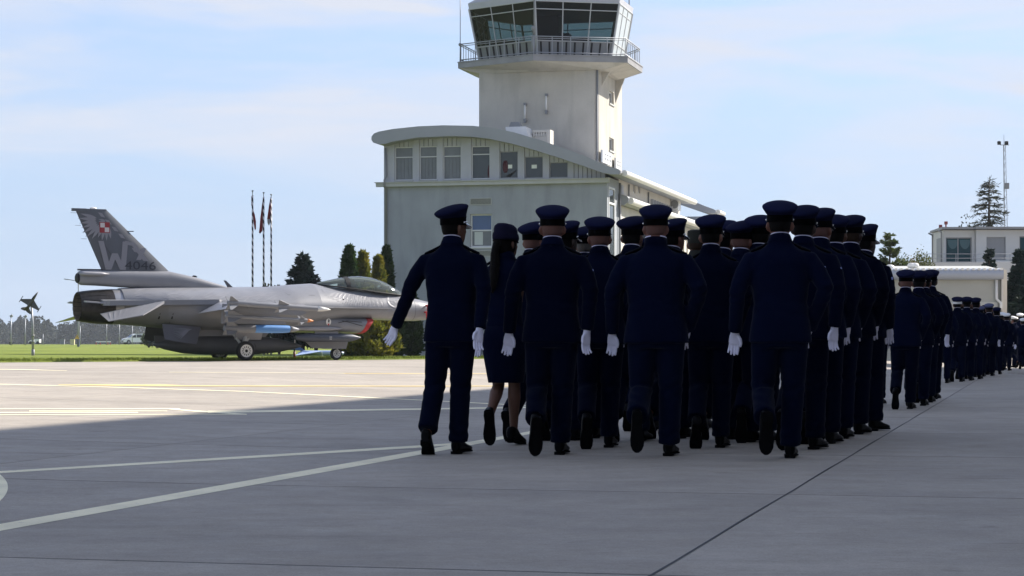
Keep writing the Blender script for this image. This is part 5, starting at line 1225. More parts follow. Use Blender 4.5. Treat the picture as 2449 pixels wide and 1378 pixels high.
    mb = MB(); mb.lo((-.20, -.048, 5.06), (.30, .048, 5.155)); mb.lo((.3, -.04, 5.11), (1.0, .04, 5.15)); mb.build('fin_tip', M_JETD, finob)
    mb = MB(); mb.ball((.55, 0, 5.17), (.12, .03, .05), 10, 6); mb.build('beacon', M_HUB, finob, True)
    for s, z in ((-.14, 5.0), (.02, 4.58), (.22, 4.13)):
        mb = MB(); mb.tube([(s + .10, 0, z), (s - .10, 0, z)], .006, 5); mb.build('static_wick', M_BLACK, finob)
    mb = MB(); mb.tube([(1.62, 0, 4.42), (1.98, 0, 4.43)], .018, 6); mb.build('fin_antenna', M_BLACK, finob)
    # prints on the fin (both faces the same)
    def fin_map(p, sd=-1, lift=.006): return (p[0], sd * (finy(0, p[1]) + lift), p[1])
    def lens(cx, cz, ang, ln, wd, n=10):
        P = []
        for k in range(n + 1): u = k / n; P.append((ln * u, wd * sin(pi * u ** .75)))
        P += [(ln * (1 - k / n), -wd * sin(pi * (1 - k / n) ** .75)) for k in range(1, n)]
        c, s = cos(ang), sin(ang)
        return [(cx + c * x - s * y, cz + s * x + c * y) for x, y in P]
    for sd in (-1, 1):
        mb = MB()
        for k in range(11):
            a = radians(166 + 11.5 * k); cx, cz = 1.00 + cos(a) * .36, 4.78 + sin(a) * .24
            P = lens(cx, cz, a, (.58 if k < 7 else .44) + .04 * sin(k * 1.7), .056)
            mb.prism([fin_map(p, sd) for p in P], (0, sd * .002, 0))
        for k in range(8):
            a = radians(172 + 14 * k); cx, cz = 1.05 + cos(a) * .10, 4.76 + sin(a) * .08
            mb.prism([fin_map(p, sd) for p in lens(cx, cz, a, .24, .026)], (0, sd * .002, 0))
        for k in range(7):
            x0, z0 = .70 + .235 * k, 5.04 - .235 * k
            mb.prism([fin_map(p, sd) for p in ((x0, z0), (x0 + .14, z0 - .02), (x0 + .25, z0 - .17), (x0 + .10, z0 - .14))], (0, sd * .002, 0))
        mb.build('feather_print', M_FEATH, finob)
        # letters
        def glyph(strokes, wd):
            b2 = MB()
            for i_, ((x0, z0), (x1, z1)) in enumerate(strokes):
                b2.prism([fin_map(p, sd, .008 + .0025 * i_) for p in ((x0, z0), (x0 + wd, z0), (x1 + wd, z1), (x1, z1))], (0, sd * .002, 0))
            return b2
        glyph([((.70, 4.07), (.95, 3.10)), ((1.18, 3.66), (.96, 3.10)), ((1.19, 3.66), (1.46, 3.10)), ((1.56, 4.07), (1.47, 3.10))], .19).build('fin_letter_w', M_FEATHD, finob)
        glyph([((1.80, 4.05), (2.30, 3.42)), ((2.24, 3.86), (2.04, 3.45))], .17).build('fin_letter_x', M_FEATHD, finob)
        me = text_mesh('4046', .40)
        W = max(v.co.x for v in me.vertices); k = 1.12 / W
        map_mesh(me, lambda c: Vector(((1.62 + c.x * k) if sd < 0 else (1.62 + 1.12 - c.x * k), sd * (finy(0, 3.1 + c.y) + .022), 3.12 + c.y * 1.02)))
        link('serial_number', me, finob, mat('serial_paint', (0.018, 0.02, 0.03), 0.5))
        # chequered insignia
        b2 = MB(); cx, cz, q = .93, 4.53, .155
        b2.prism([fin_map(p, sd, .010) for p in ((cx - q - .025, cz - q - .025), (cx + q + .025, cz - q - .025), (cx + q + .025, cz + q + .025), (cx - q - .025, cz + q + .025))], (0, sd * .002, 0)); b2.build('insignia_border', mat('insignia_red', (0.24, 0.014, 0.02), 0.5), finob)
        b3 = MB(); b4 = MB()
        for i in (0, 1):
            for j in (0, 1):
                b = b3 if (i + j) % 2 else b4
                b.prism([fin_map(p, sd, .014) for p in ((cx + (i - 1) * q, cz + (j - 1) * q), (cx + i * q, cz + (j - 1) * q), (cx + i * q, cz + j * q), (cx + (i - 1) * q, cz + j * q))], (0, sd * .002, 0))
        b3.build('insignia_white', mat('insignia_white', (0.50, 0.48, 0.48), 0.5), finob); b4.build('insignia_red', MATS['insignia_red'], finob)
        # rudder hinge line
        b5 = MB(); b5.prism([fin_map(p, sd, .004) for p in ((1.50, 3.08), (1.512, 3.08), (.232, 4.98), (.22, 4.98))], (0, sd * .002, 0)); b5.build('rudder_line', mat('rudder_gap', (.04, .04, .045), .7), finob)
    # ---- nozzle
    mb = MB(); mb.lathe([(.60, 1.5), (.605, 1.2), (.60, 1.15)], 40, 'x', (0, 0, 1.845)); mb.build('engine_ring', M_ENG, jet, 40)
    mb = MB(); mb.lathe([(.60, 1.20), (.595, 1.0), (.585, .86)], 40, 'x', (0, 0, 1.842), cap=False); mb.build('nozzle_collar', M_BURNT, jet, True)
    nz = MB(); nz.lathe([(.578, .88), (.56, .6), (.52, .2), (.485, .02), (.47, .0), (.455, .03), (.42, .5), (.36, .9), (.34, 1.1)], 40, 'x', (0, 0, 1.84), cap=False)
    noz = nz.build('nozzle', M_PETAL, jet, True)
    n = 18
    for k in range(n):
        t0, t1 = 2 * pi * (k + .06) / n, 2 * pi * (k + .94) / n
        for nm, prof, m in (('nozzle_petal', ((.86, .592), (.55, .572), (.20, .532), (.0, .497), (-.02, .478)), M_PETAL), ('nozzle_liner_petal', ((-.015, .470), (.05, .448), (.5, .412), (.85, .362)), M_LINER)):
            V = []; Fc = []
            for s, r in prof:
                for t in (t0, (t0 + t1) / 2, t1): V.append((s, r * cos(t), 1.84 + r * sin(t)))
            for i in range(len(prof) - 1):
                for j in range(2): a = i * 3 + j; Fc.append((a, a + 1, a + 4, a + 3))
            link(nm, mesh(nm, V, Fc), noz, m)
    mb = MB(); mb.lathe([(.02, 1.12), (.36, 1.1)], 24, 'x', (0, 0, 1.84)); mb.build('flame_holder', M_BLACK, noz)
    # ---- wings
    def slab(name, P, m, parent=jet, th=None):
        """P: four corners (s, l, z, thickness)"""
        V = [(s, l, z + t / 2) for s, l, z, t in P] + [(s, l, z - t / 2) for s, l, z, t in P]
        return link(name, fix_normals(mesh(name, V, [(0, 1, 2, 3), (7, 6, 5, 4), (0, 4, 5, 1), (1, 5, 6, 2), (2, 6, 7, 3), (3, 7, 4, 0)])), parent, m)
    for sd in (-1, 1):
        mb = MB(); R = []
        for l, le, te, th in ((.75, 8.0, 4.35, .17), (1.2, 7.7, 4.55, .15), (2.5, 6.6, 4.45, .11), (4.0, 5.35, 4.35, .07), (4.05, 5.3, 3.8, .068), (4.72, 4.78, 3.72, .045)):
            z = 1.95 - .01 * l
            R.append([(le + (te - le) * u, sd * l, z + th * .5 * q) for u, q in ((0, 0), (.08, .6), (.35, 1), (.7, .75), (1, .1), (1, -.1), (.7, -.7), (.35, -.9), (.08, -.5))])
        mb.rings(R); w = mb.build('wing', M_JET, jet, 40); fix_normals(w.data)
        slab('flaperon', [(4.56, sd * 1.18, 1.94, .12), (4.36, sd * 3.95, 1.905, .07), (3.80, sd * 3.95, 1.74, .012), (3.86, sd * 1.18, 1.62, .012)], M_JETL if sd < 0 else M_JET)
        slab('leading_edge_flap', [(7.86, sd * 1.35, 1.90, .02), (7.66, sd * 1.35, 1.938, .10), (5.30, sd * 4.6, 1.90, .04), (5.0, sd * 4.6, 1.885, .012)], M_JETM)
        # horizontal tail, drooped at the trailing edge
        slab('horizontal_tail', [(2.75, sd * 1.08, 2.03, .10), (.42, sd * 1.08, 1.58, .02), (.12, sd * 2.80, 1.31, .012), (1.30, sd * 2.80, 1.52, .03)], M_JET)
        slab('ventral_fin', [(4.15, sd * .72, 1.14, .05), (2.72, sd * .78, 1.24, .05), (2.72, sd * 1.0, .74, .02), (3.85, sd * 1.02, .55, .02)], M_JETM)
    # feather prints: tail plane, ventral fin
    def ribbon(pts, wd, fn, name, m, parent):
        V = []; Fc = []
        for k, p in enumerate(pts):
            a, b = pts[max(k - 1, 0)], pts[min(k + 1, len(pts) - 1)]
            t = Vector((b[0] - a[0], b[1] - a[1])).normalized(); ww = wd * (.3 + .7 * sin(pi * k / max(1, len(pts) - 1)))
            V += [fn((p[0] - t.y * ww, p[1] + t.x * ww)), fn((p[0] + t.y * ww, p[1] - t.x * ww))]
            if k: Fc.append((2 * k - 2, 2 * k - 1, 2 * k + 1, 2 * k))
        return V, Fc
    def ribbons(L_, wd, fn, name, m, parent):
        mb = MB()
        for pts in L_: mb.add(*ribbon(pts, wd, fn, name, m, parent))
        return mb.build(name, m, parent)
    rr = random.Random(4)
    side = lambda p: (p[0], -(fy(p[0], p[1]) + .005), p[1])
    # wavy feather outlines over the shoulder
    L_ = []
    for k in range(56):
        s0 = 1.9 + 5.2 * rr.random(); z0 = 2.14 + .30 * rr.random(); n = 7; dx = -.45 - .4 * rr.random() if k % 3 else .35
        pts = [(s0 + dx * i / n, min(2.50, max(2.02, z0 + .05 * sin(3.0 * i / n + k) - .16 * (i / n) ** 1.5))) for i in range(n + 1)]
        pts = [p for p in pts if 1.6 < p[0] < 8]
        if len(pts) > 3: L_.append(pts)
    ribbons(L_, .009, side, 'shoulder_print', M_FEATHL, fus)
    # spread wing print below the canopy
    mb = MB(); mb2 = MB()
    for row, (n, r0, ln, wd, sag) in enumerate(((13, .0, .62, .055, 0), (12, .0, .46, .05, .10))):
        for k in range(n):
            a = radians(196 + 84 * k / (n - 1)); cx = 9.25 + 1.75 * k / (n - 1) + .15; cz = 2.40 - .06 * k / (n - 1) - sag * .6
            P = lens(cx, cz, a, ln * (.75 + .25 * sin(pi * k / n)), wd)
            P = [(x, min(2.56, max(1.93, z))) for x, z in P]
            V = [side((x, z)) for x, z in P]; V = [(x, y - .002 * row, z) for x, y, z in V]
            (mb if row == 0 else mb2).add(V, [tuple(range(len(V)))])
    mb.build('wing_print', M_JETM if False else mat('wing_print_grey', (0.20, 0.20, 0.22), 0.5), fus)
    outl = []
    for k in range(12):
        a = radians(196 + 84 * k / 11); cx = 9.40 + 1.75 * k / 11; cz = 2.36 - .06 * k / 11
        P = lens(cx, cz, a, .50, .055); outl.append([(x, min(2.54, max(1.93, z))) for x, z in P])
    ribbons(outl, .007, lambda p: (p[0], -(fy(p[0], p[1]) + .009), p[1]), 'wing_print_outline', M_FEATHL, fus)
    # roundel with letters on the cheek
    V = [(11.75 + .30 * cos(t), 2.12 + .22 * sin(t)) for t in np.linspace(0, 2 * pi, 33)[:-1]]
    V = [(x, -(fy(x, z) + .010), z) for x, z in V]; mb = MB(); mb.add(V, [tuple(range(32))]); mb.build('roundel', mat('roundel_grey', (0.235, 0.235, 0.25), 0.5), fus)
    me = text_mesh('LAT', .20); map_mesh(me, lambda c: Vector((11.57 + c.x * .95, -(fy(11.57 + c.x * .95, 2.05 + c.y) + .018), 2.05 + c.y))); link('roundel_lettering', me, fus, M_FEATHL)
    V = [(11.75 + r * cos(t) * 1.0, 2.12 + r * .74 * sin(t)) for t in np.linspace(0, 2 * pi, 33) for r in (.30, .325)]
    V = [(x, -(fy(x, z) + .013), z) for x, z in V]; mb = MB(); mb.add(V, [(2 * i, 2 * i + 1, 2 * i + 3, 2 * i + 2) for i in range(32)]); mb.build('roundel_ring', M_FEATHL, fus)
    # access panel outlines
    ribbons([[(7.3, 2.50), (7.3, 2.36), (7.35, 2.30), (8.3, 2.30), (8.9, 2.31)], [(8.75, 2.64), (8.8, 2.5), (8.82, 2.38)], [(7.9, 2.2), (7.95, 2.0)], [(10.3, 2.14), (10.5, 2.14)]], .008, side, 'panel_line', M_JETM, fus)
    mb = MB(); mb.ball((9.55, -fy(9.55, 2.16) - .0, 2.16), (.04, .02, .03), 8, 6); mb.build('vent_port', M_BLACK, fus)
    ribbons([[(.75, 1.9), (1.3, 1.93)]], .001, side, 'seam', M_JETM, fus)
    # dark service stripes on the lower flank
    for s0 in (2.62, 3.05):
        ribbons([[(s0, 1.62), (s0 - .01, 1.45), (s0 - .03, 1.28)]], .030, side, 'flank_stripe', M_BLACK, fus)
    # ventral fin print, lighter strokes on both surfaces
    def quadmap(A, B, Cc, D, off):
        return lambda p: tuple((A[i] * (1 - p[0]) + B[i] * p[0]) * (1 - p[1]) + (D[i] * (1 - p[0]) + Cc[i] * p[0]) * p[1] + off[i] for i in range(3))
    A, B, Cc, D = (4.1, -.76, 1.13), (2.75, -.82, 1.23), (2.75, -1.02, .76), (3.85, -1.04, .57)
    ribbons([[(.12 + .02 * k + .62 * u * cos(radians(9 * k)), .12 + .75 * u * sin(radians(4 + 11 * k))) for u in (.15, .4, .7, 1)] for k in range(8)], .022, quadmap(A, B, Cc, D, (0, -.034, 0)), 'ventral_print', M_FEATH, jet)
    A, B, Cc, D = (2.7, -1.1, 2.09), (.5, -1.1, 1.605), (.2, -2.75, 1.335), (1.28, -2.75, 1.545)
    ribbons([[(.10 + .10 * k + .05 * u, .12 + .76 * u) for u in (0, .3, .6, 1)] for k in range(9)], .012, quadmap(A, B, Cc, D, (0, 0, .022)), 'tail_print', M_FEATHL, jet)
    # ---- canopy and cockpit
    CA = [(8.85, .10, 2.70, 2.77), (9.2, .28, 2.66, 2.85), (9.6, .38, 2.62, 2.935), (10.0, .43, 2.57, 3.0), (10.5, .46, 2.52, 3.035), (11.0, .45, 2.46, 2.995), (11.5, .40, 2.41, 2.86), (12.0, .28, 2.37, 2.61), (12.42, .06, 2.35, 2.37)]
    def cring(i, k=1.0, n=18, grow=0.0):
        s, w, zs, zt = CA[i] if isinstance(i, int) else i
        return [(s, (w + grow) * cos(t), zs - .03 + (zt + grow - zs + .03) * sin(t)) for t in np.linspace(0, pi, n)]
    mb = MB(); mb.rings([cring(i) for i in range(len(CA))], cap=False, closed=False); mb.build('canopy', M_CANOPY, jet, True)
    def ctop(s):
        for A_, B_ in zip(CA, CA[1:]):
            if A_[0] <= s <= B_[0]: u = (s - A_[0]) / (B_[0] - A_[0]); return tuple(A_[i] + (B_[i] - A_[i]) * u for i in range(4))
    mb = MB(); mb.rings([cring(ctop(s), grow=.014) for s in (9.86, 9.93, 10.02)], cap=False, closed=False); mb.build('canopy_frame', M_BLACK, jet, True)
    mb = MB()
    for sd in (-1, 1):
        mb.tube([(s, sd * (w + .01), zs + .0) for s, w, zs, zt in CA], .028, 6)
    mb.build('canopy_sill', M_BLACK, jet, True)
    mb = MB(); mb.prism([(9.0, -.30, 2.60), (9.0, .30, 2.60), (12.2, .22, 2.36), (12.2, -.22, 2.36)], (0, 0, .02)); mb.build('cockpit_floor', M_JETM, jet)
    mb = MB(); mb.box((10.2, 0, 2.66), (.22, .42, .46), (0, -.35, 0)); mb.box((10.10, 0, 2.86), (.16, .24, .16)); seat = mb.build('ejection_seat', M_BLACK, jet)
    mb = MB(); mb.box((11.25, 0, 2.52), (.5, .55, .16)); mb.box((11.55, 0, 2.62), (.3, .30, .12)); mb.build('glare_shield', M_BLACK, jet)
    mb = MB(); mb.box((11.35, 0, 2.72), (.02, .2, .17), (0, .4, 0)); mb.build('head_up_display', M_CANOPY, jet)
    # ---- intake
    mb = MB()
    def iring(sT, sB, w, zb, zt, y=0, n=28):
        R = []
        for k in range(n):
            t = 2 * pi * k / n; q = math.copysign(abs(sin(t)) ** .62, sin(t)); z = (zb + zt) / 2 + (zt - zb) / 2 * q
            u = (z - zb) / (zt - zb); R.append((sB + (sT - sB) * u, w * math.copysign(abs(cos(t)) ** .62, cos(t)), z))
        return R
    mb.rings([iring(7.2, 7.2, .80, 1.0, 1.62), iring(8.6, 8.6, .78, .98, 1.58), iring(9.8, 9.7, .74, .96, 1.53), iring(10.70, 10.38, .70, .95, 1.50)]); mb.build('intake', M_JET, jet, 45)
    mb = MB(); mb.rings([iring(10.62, 10.30, .715, .935, 1.515), iring(10.86, 10.46, .715, .935, 1.515), iring(10.90, 10.50, .62, 1.0, 1.46)]); mb.build('intake_cover', M_RED, jet, 45)
    mb = MB(); mb.tube([(10.3, -.73, 1.36), (9.7, -.75, 1.40), (9.35, -.77, 1.33)], .012, 5); mb.tube([(10.32, -.73, 1.22), (9.75, -.75, 1.36), (9.5, -.76, 1.40)], .010, 5); mb.build('cover_strap', M_BLACK, jet)
    mb = MB(); mb.ball((8.5, -.80, 1.12), (1.0, .06, .085), 14, 8); mb.build('intake_fairing', M_JETL, jet, True)
    # unit badge on the intake flank
    mb = MB(); mb.prism([(8.95 + .10 * cos(t), -.792, 1.36 + .12 * sin(t)) for t in np.linspace(0, 2 * pi, 17)[:-1]], (0, -.004, 0)); bd = mb.build('unit_badge', M_HUB, jet)
    mb = MB(); mb.prism([(8.90, -.797, 1.30), (9.0, -.797, 1.30), (8.95, -.797, 1.22)], (0, -.003, 0)); mb.build('badge_red_tip', M_RED, bd)
    mb = MB(); mb.prism([(8.93, -.797, 1.34), (8.98, -.797, 1.34), (8.99, -.797, 1.43), (8.94, -.797, 1.46)], (0, -.003, 0)); mb.build('badge_eagle', M_BLACK, bd)
    # targeting pod
    mb = MB(); mb.tube([(10.25, -.72, .80), (9.92, -.72, .80), (9.6, -.72, .80), (8.1, -.72, .80), (7.7, -.72, .81)], [.02, .13, .155, .155, .08], 16); mb.build('targeting_pod', M_POD, jet, 40)
    mb = MB(); mb.box((8.9, -.70, .97), (.9, .10, .10)); mb.build('pod_pylon', M_JET, jet)
    mb = MB(); mb.box((9.0, -.877, .82), (.10, .006, .02)); mb.box((9.0, -.877, .75), (.09, .006, .02)); mb.build('pod_marking', M_HUB, jet)
    # ---- belly tank
    mb = MB(); mb.tube([(8.28, 0, .50), (7.9, 0, .51), (7.3, 0, .52), (6.5, 0, .53), (4.6, 0, .53), (3.8, 0, .53), (3.1, 0, .54), (2.7, 0, .55)], [.02, .13, .25, .325, .33, .29, .16, .03], 24); mb.build('belly_tank', M_TANK, jet, True)
    mb = MB(); mb.prism([(6.8, -.09, .80), (4.2, -.09, .80), (3.9, -.09, 1.12), (7.1, -.09, 1.1)], (0, .18, 0)); mb.build('tank_pylon', M_JET, jet)
    mb = MB(); mb.prism([(3.35, -.02, .62), (2.75, -.02, .62), (2.72, -.02, .86), (3.0, -.02, .86)], (0, .04, 0)); mb.build('tank_fin', M_TANK, jet)
    ribbons([[(6.35, .02), (6.33, .12), (6.30, .2)]], .012, lambda p: (p[0], -.335, .40 + p[1]), 'tank_mark', M_BLACK, jet)
    # ---- undercarriage
    def wheel(name, s, l, r, w, nslots, parent):
        mb = MB(); mb.lathe([(r * .62, -w * .42), (r * .80, -w * .5), (r * .93, -w * .42), (r, -w * .2), (r, w * .2), (r * .93, w * .42), (r * .80, w * .5), (r * .62, w * .42)], 36, 'y', (s, l, r)); wh = mb.build(name, M_TYRE, parent, 40)
        mb = MB(); mb.lathe([(r * .10, -w * .50), (r * .56, -w * .47), (r * .66, -w * .50), (r * .66, w * .50), (r * .56, w * .47), (r * .10, w * .50)], 32, 'y', (s, l, r)); mb.build('wheel_rim', M_HUB, wh, 40)
        mb = MB()
        for sd in (-1, 1):
            for k in range(nslots):
                t = 2 * pi * k / nslots; c, q = cos(t), sin(t); ra, rb, h = r * .33, r * .50, r * .036
                mb.prism([(s + c * ra - q * h, l + sd * w * .495, r + q * ra + c * h), (s + c * rb - q * h, l + sd * w * .485, r + q * rb + c * h), (s + c * rb + q * h, l + sd * w * .485, r + q * rb - c * h), (s + c * ra + q * h, l + sd * w * .495, r + q * ra - c * h)], (0, sd * .006, 0))
            mb.lathe([(r * .16, 0), (r * .12, sd * .02)], 14, 'y', (s, l + sd * w * .505, r))
        tag(mb.build('rim_slots', M_BLACK, wh), kind='stuff')
        return wh
    for sd in (-1, 1):
        wheel('main_wheel', 5.6, sd * 1.18, .335, .22, 12, jet)
        mb = MB(); mb.tube([(5.6, sd * 1.06, .335), (5.66, sd * .95, .62), (5.9, sd * .62, 1.2)], [.06, .07, .075], 10); mb.tube([(5.66, sd * .95, .55), (6.3, sd * .55, 1.2)], .04, 8); mb.tube([(5.62, sd * 1.0, .42), (5.2, sd * .65, 1.15)], .045, 8); mb.tube([(5.75, sd * .90, .75), (5.55, sd * .92, .50), (5.6, sd * 1.03, .38)], .022, 6); mb.build('main_gear_leg', M_GEAR, jet, True)
        mb = MB(); mb.box((5.85, sd * .92, .95), (1.0, .04, .5), (sd * -.5, 0, 0)); mb.build('main_gear_door', M_JETL, jet)
    wheel('nose_wheel', 9.62, 0, .225, .15, 8, jet)
    mb = MB(); mb.tube([(9.62, -.11, .225), (9.62, -.11, .45), (9.70, 0, .58), (9.85, 0, 1.05)], [.03, .03, .05, .055], 10); mb.tube([(9.62, -.13, .225), (9.62, .13, .225)], .025, 8); mb.tube([(9.75, 0, .7), (9.1, 0, 1.0)], .03, 8); mb.build('nose_gear_leg', M_GEAR, jet, True)
    mb = MB(); mb.prism([(9.86, -.34, .40), (9.95, -.34, .70), (8.2, -.34, .72), (8.5, -.34, .44), (9.0, -.34, .40)], (0, .025, 0)); mb.build('nose_gear_door', M_JET, jet)
    # ---- stores
    def fins(par, s, l, z, r, ch, sp, sweep, th=.012, rot=45):
        for k in range(4):
            a = radians(rot + 90 * k); c, q = cos(a), sin(a)
            P = [(s, r), (s - ch, r), (s - ch - sweep * .1, sp), (s - sweep, sp)]
            nx, nz = -q * th, c * th
            mb = MB(); mb.prism([(x, l + c * rr_ - nx / 2, z + q * rr_ - nz / 2) for x, rr_ in P], (0, nx, nz)); mb.build('stabiliser', M_MISS, par)
    def missile(l, nose_s, nose_z, tail_s, tail_z, r, body_m, nose_m, nose_len, big):
        ln = nose_s - tail_s; D = lambda u: (nose_s - ln * u, l, nose_z + (tail_z - nose_z) * u)
        mb = MB(); mb.tube([D(nose_len / ln), D(.5), D(.985), D(1.0)], [r, r, r, r * .75], 14); b = mb.build('missile', body_m, jet, 40)
        mb = MB(); mb.tube([D(0), D(nose_len / ln * .25), D(nose_len / ln * .6), D(nose_len / ln)], [.006, r * .5, r * .85, r], 14); mb.build('missile_nose', nose_m, b, True)
        if big:
            p = D(.46); fins(b, p[0] + .2, l, p[2], r * .9, .42, r + .20, .42); p = D(.93); fins(b, p[0] + .12, l, p[2], r * .9, .34, r + .22, .30)
        else:
            p = D(.13); fins(b, p[0] + .1, l, p[2], r * .9, .20, r + .15, .20); p = D(.90); fins(b, p[0] + .3, l, p[2], r * .9, .55, r + .20, .40)
    for sd in (-1, 1):
        mb = MB(); mb.box((5.0, sd * 4.76, 1.85), (2.6, .06, .09), (0, radians(2.8), 0)); mb.build('wing_tip_rail', M_MISS, jet)
        missile(sd * 4.88, 7.12, 1.72, 3.42, 1.92, .089, M_MISS, M_MISSW, .50, True)
        mb = MB(); mb.prism([(6.55, sd * 4.2 - .04, 1.62), (6.4, sd * 4.2 - .04, 1.69), (3.75, sd * 4.2 - .04, 1.78), (3.75, sd * 4.2 - .04, 1.63), (6.3, sd * 4.2 - .04, 1.53)], (0, .08, 0)); mb.prism([(5.4, sd * 4.2 - .03, 1.62), (4.4, sd * 4.2 - .03, 1.62), (4.4, sd * 4.2 - .03, 1.9), (5.3, sd * 4.2 - .03, 1.9)], (0, .06, 0)); mb.build('launcher', M_MISS, jet)
        missile(sd * 4.2, 6.80, 1.35, 3.62, 1.50, .066, M_MISS, M_ORANGE, .24, False)
        # practice bomb with a blue body
        l = sd * 3.05
        mb = MB(); mb.prism([(6.3, l - .05, 1.24), (6.2, l - .05, 1.38), (5.6, l - .05, 1.92), (4.0, l - .05, 1.92), (3.95, l - .05, 1.26)], (0, .10, 0)); mb.build('weapon_pylon', M_JET, jet)
        mb = MB(); mb.tube([(6.42, l, 1.08), (6.2, l, 1.08), (5.7, l, 1.085), (5.15, l, 1.09)], [.115, .135, .145, .14], 16); bomb = mb.build('practice_bomb', M_BLUE, jet, 40)
        mb = MB(); mb.tube([(6.78, l, 1.07), (6.66, l, 1.07), (6.55, l, 1.075), (6.42, l, 1.08)], [.03, .07, .095, .115], 14); mb.build('bomb_nose', M_MISS, bomb, True)
        mb = MB(); mb.tube([(5.15, l, 1.09), (4.7, l, 1.095), (4.2, l, 1.10), (4.05, l, 1.10)], [.14, .13, .105, .10], 14); fins(bomb, 4.55, l, 1.10, .09, .45, .30, .25); mb.box((5.8, l, 1.22), (.06, .03, .05)); mb.box((5.35, l, 1.22), (.06, .03, .05)); mb.build('bomb_tail', M_MISS, bomb, 40)
    # antenna blades on the back
    mb = MB(); mb.prism([(5.62, -.012, 2.57), (5.42, -.012, 2.57), (5.28, -.012, 2.80), (5.36, -.012, 2.80)][::1], (0, .024, 0)); mb.build('blade_antenna', M_JETM, jet)
    mb = MB(); mb.prism([(4.3, -.02, 2.89), (4.1, -.02, 2.91), (4.15, -.02, 2.96), (4.25, -.02, 2.95)], (0, .04, 0)); mb.build('spine_light', M_BLACK, jet)
    return jet
jet = make_jet()

def toJet(s, l, z):
    c, q = cos(radians(30.1)), sin(radians(30.1)); return (-14.67 + s * c - l * q, 70.59 + s * q + l * c, .268 + z)
def jack_and_store():
    x, y, z = toJet(8.0, .1, 0); x = (704 - CX) * 76.0 / F; y = 76.0; g = zg(x, y)
    st = thing('jack_stand', 'thin dark red jack stand propped under the jet nose section', 'jack stand', (x, y, g))
    mb = MB(); mb.tube([(0, 0, 0), (0, 0, .30)], .045, 10); mb.build('tube', mat('dark_red_paint', (0.12, 0.012, 0.02), 0.5), st, True)
    mb = MB(); mb.tube([(0, 0, .30), (0, 0, .72)], .028, 8); mb.build('ram', M_BLACK, st, True)
    mb = MB(); mb.lo((-.16, -.16, 0), (.16, .16, .02)); mb.build('base_plate', M_SEAL, st)
    # pale blue winged practice store lying on the lawn beyond the jet
    Y = 84.0; x0 = (745 - CX) * Y / F; g = zg(x0, Y) + .05
    b = thing('target_drone', 'pale blue winged practice store lying on the lawn behind the nose wheel', 'practice store', (x0, Y, g), radians(4))
    M_PB = mat('pale_blue_paint', (0.36, 0.46, 0.68), 0.4)
    mb = MB(); mb.tube([(-.55, 0, .13), (-.3, 0, .16), (.9, 0, .16), (1.3, 0, .15)], [.04, .10, .10, .05], 12); mb.build('hull', M_PB, b, True)
    mb = MB(); mb.prism([(-.75, -.5, .03), (.35, -.75, .20), (.35, .1, .24), (-.15, .1, .24)], (0, 0, .02)); mb.build('wing', M_PB, b)
    mb = MB(); mb.prism([(-.95, .3, .28), (-.2, .3, .24), (-.75, .3, .55), (-.98, .3, .60)], (0, .02, 0)); mb.build('fin', mat('deep_blue_paint', (0.05, 0.10, 0.26), 0.4), b)
    for q in (.45, .85):
        mb = MB(); mb.tube([(q, -.12, .0), (q - .04, -.08, .22)], .02, 6); mb.build('leg', M_HUB, b)
    mb = MB(); mb.lathe([(.11, -.02), (.11, .02)], 12, 'x', (.82, 0, .16)); mb.build('band', M_HUB, b)
jack_and_store()
# ------------------------------------------------------------------ marchers
M_NAVY = mat('navy_wool', (0.0024, 0.0041, 0.0150), 0.9, var=0.2, vscale=3, bump=0.15, bscale=160, spec=0.0, rnd=0.25, sheen=0.06)
M_NAVY2 = mat('navy_trouser_wool', (0.0023, 0.0042, 0.0155), 0.9, var=0.2, vscale=3, bump=0.15, bscale=160, spec=0.0, rnd=0.25, sheen=0.06)
M_CAPTOP = mat('cap_cloth', (0.0066, 0.0082, 0.030), 0.85, var=0.15, vscale=6, bump=0.12, bscale=200, spec=0.03, rnd=0.2)
M_BAND = mat('black_braid', (0.0015, 0.0015, 0.002), 0.8, spec=0.03)
M_VISOR = mat('black_patent', (0.004, 0.004, 0.005), 0.08, spec=0.6, coat=0.6)
M_SHOE = mat('black_shoe_leather', (0.0015, 0.0015, 0.002), 0.4, spec=0.05)
M_SOLE = mat('black_rubber_sole', (0.0045, 0.0045, 0.005), 0.9, bump=0.2, bscale=80, spec=.03)
M_GLOVE = mat('white_glove', (0.74, 0.72, 0.84), 0.75, bump=0.3, bscale=120, spec=0.2)
M_SHIRT = mat('white_shirt', (0.66, 0.64, 0.78), 0.8)
M_SILVER = mat('silver_badge', (0.75, 0.74, 0.72), 0.22, metal=1.0)
M_EPAUL = mat('epaulette_cloth', (0.001, 0.001, 0.003), 0.8, spec=0.04)
M_PATCH = mat('sleeve_patch', (0.20, 0.24, 0.50), 0.7, var=0.4, vscale=30)
M_WHITECAP = mat('white_cap_cover', (0.8, 0.79, 0.76), 0.6)
M_CAMO = mat('camouflage_cloth', (0.012, 0.0125, 0.008), 0.9, var=0.7, vscale=9, bump=0.2)
M_BLUEGREY = mat('blue_grey_cap_cloth', (0.055, 0.065, 0.14), 0.8, var=0.15)
M_STOCK = mat('tan_stocking', (0.17, 0.095, 0.065), 0.45, spec=0.4)
SKINS = [mat('skin_light', (0.22, 0.105, 0.072), 0.55, var=0.12, vscale=14, spec=0.35), mat('skin_ruddy', (0.155, 0.064, 0.043), 0.55, var=0.14, vscale=14, spec=0.35),
         mat('skin_tan', (0.11, 0.05, 0.03), 0.55, var=0.12, vscale=14, spec=0.35), mat('skin_dark', (0.032, 0.015, 0.010), 0.5, var=0.12, vscale=14, spec=0.4)]
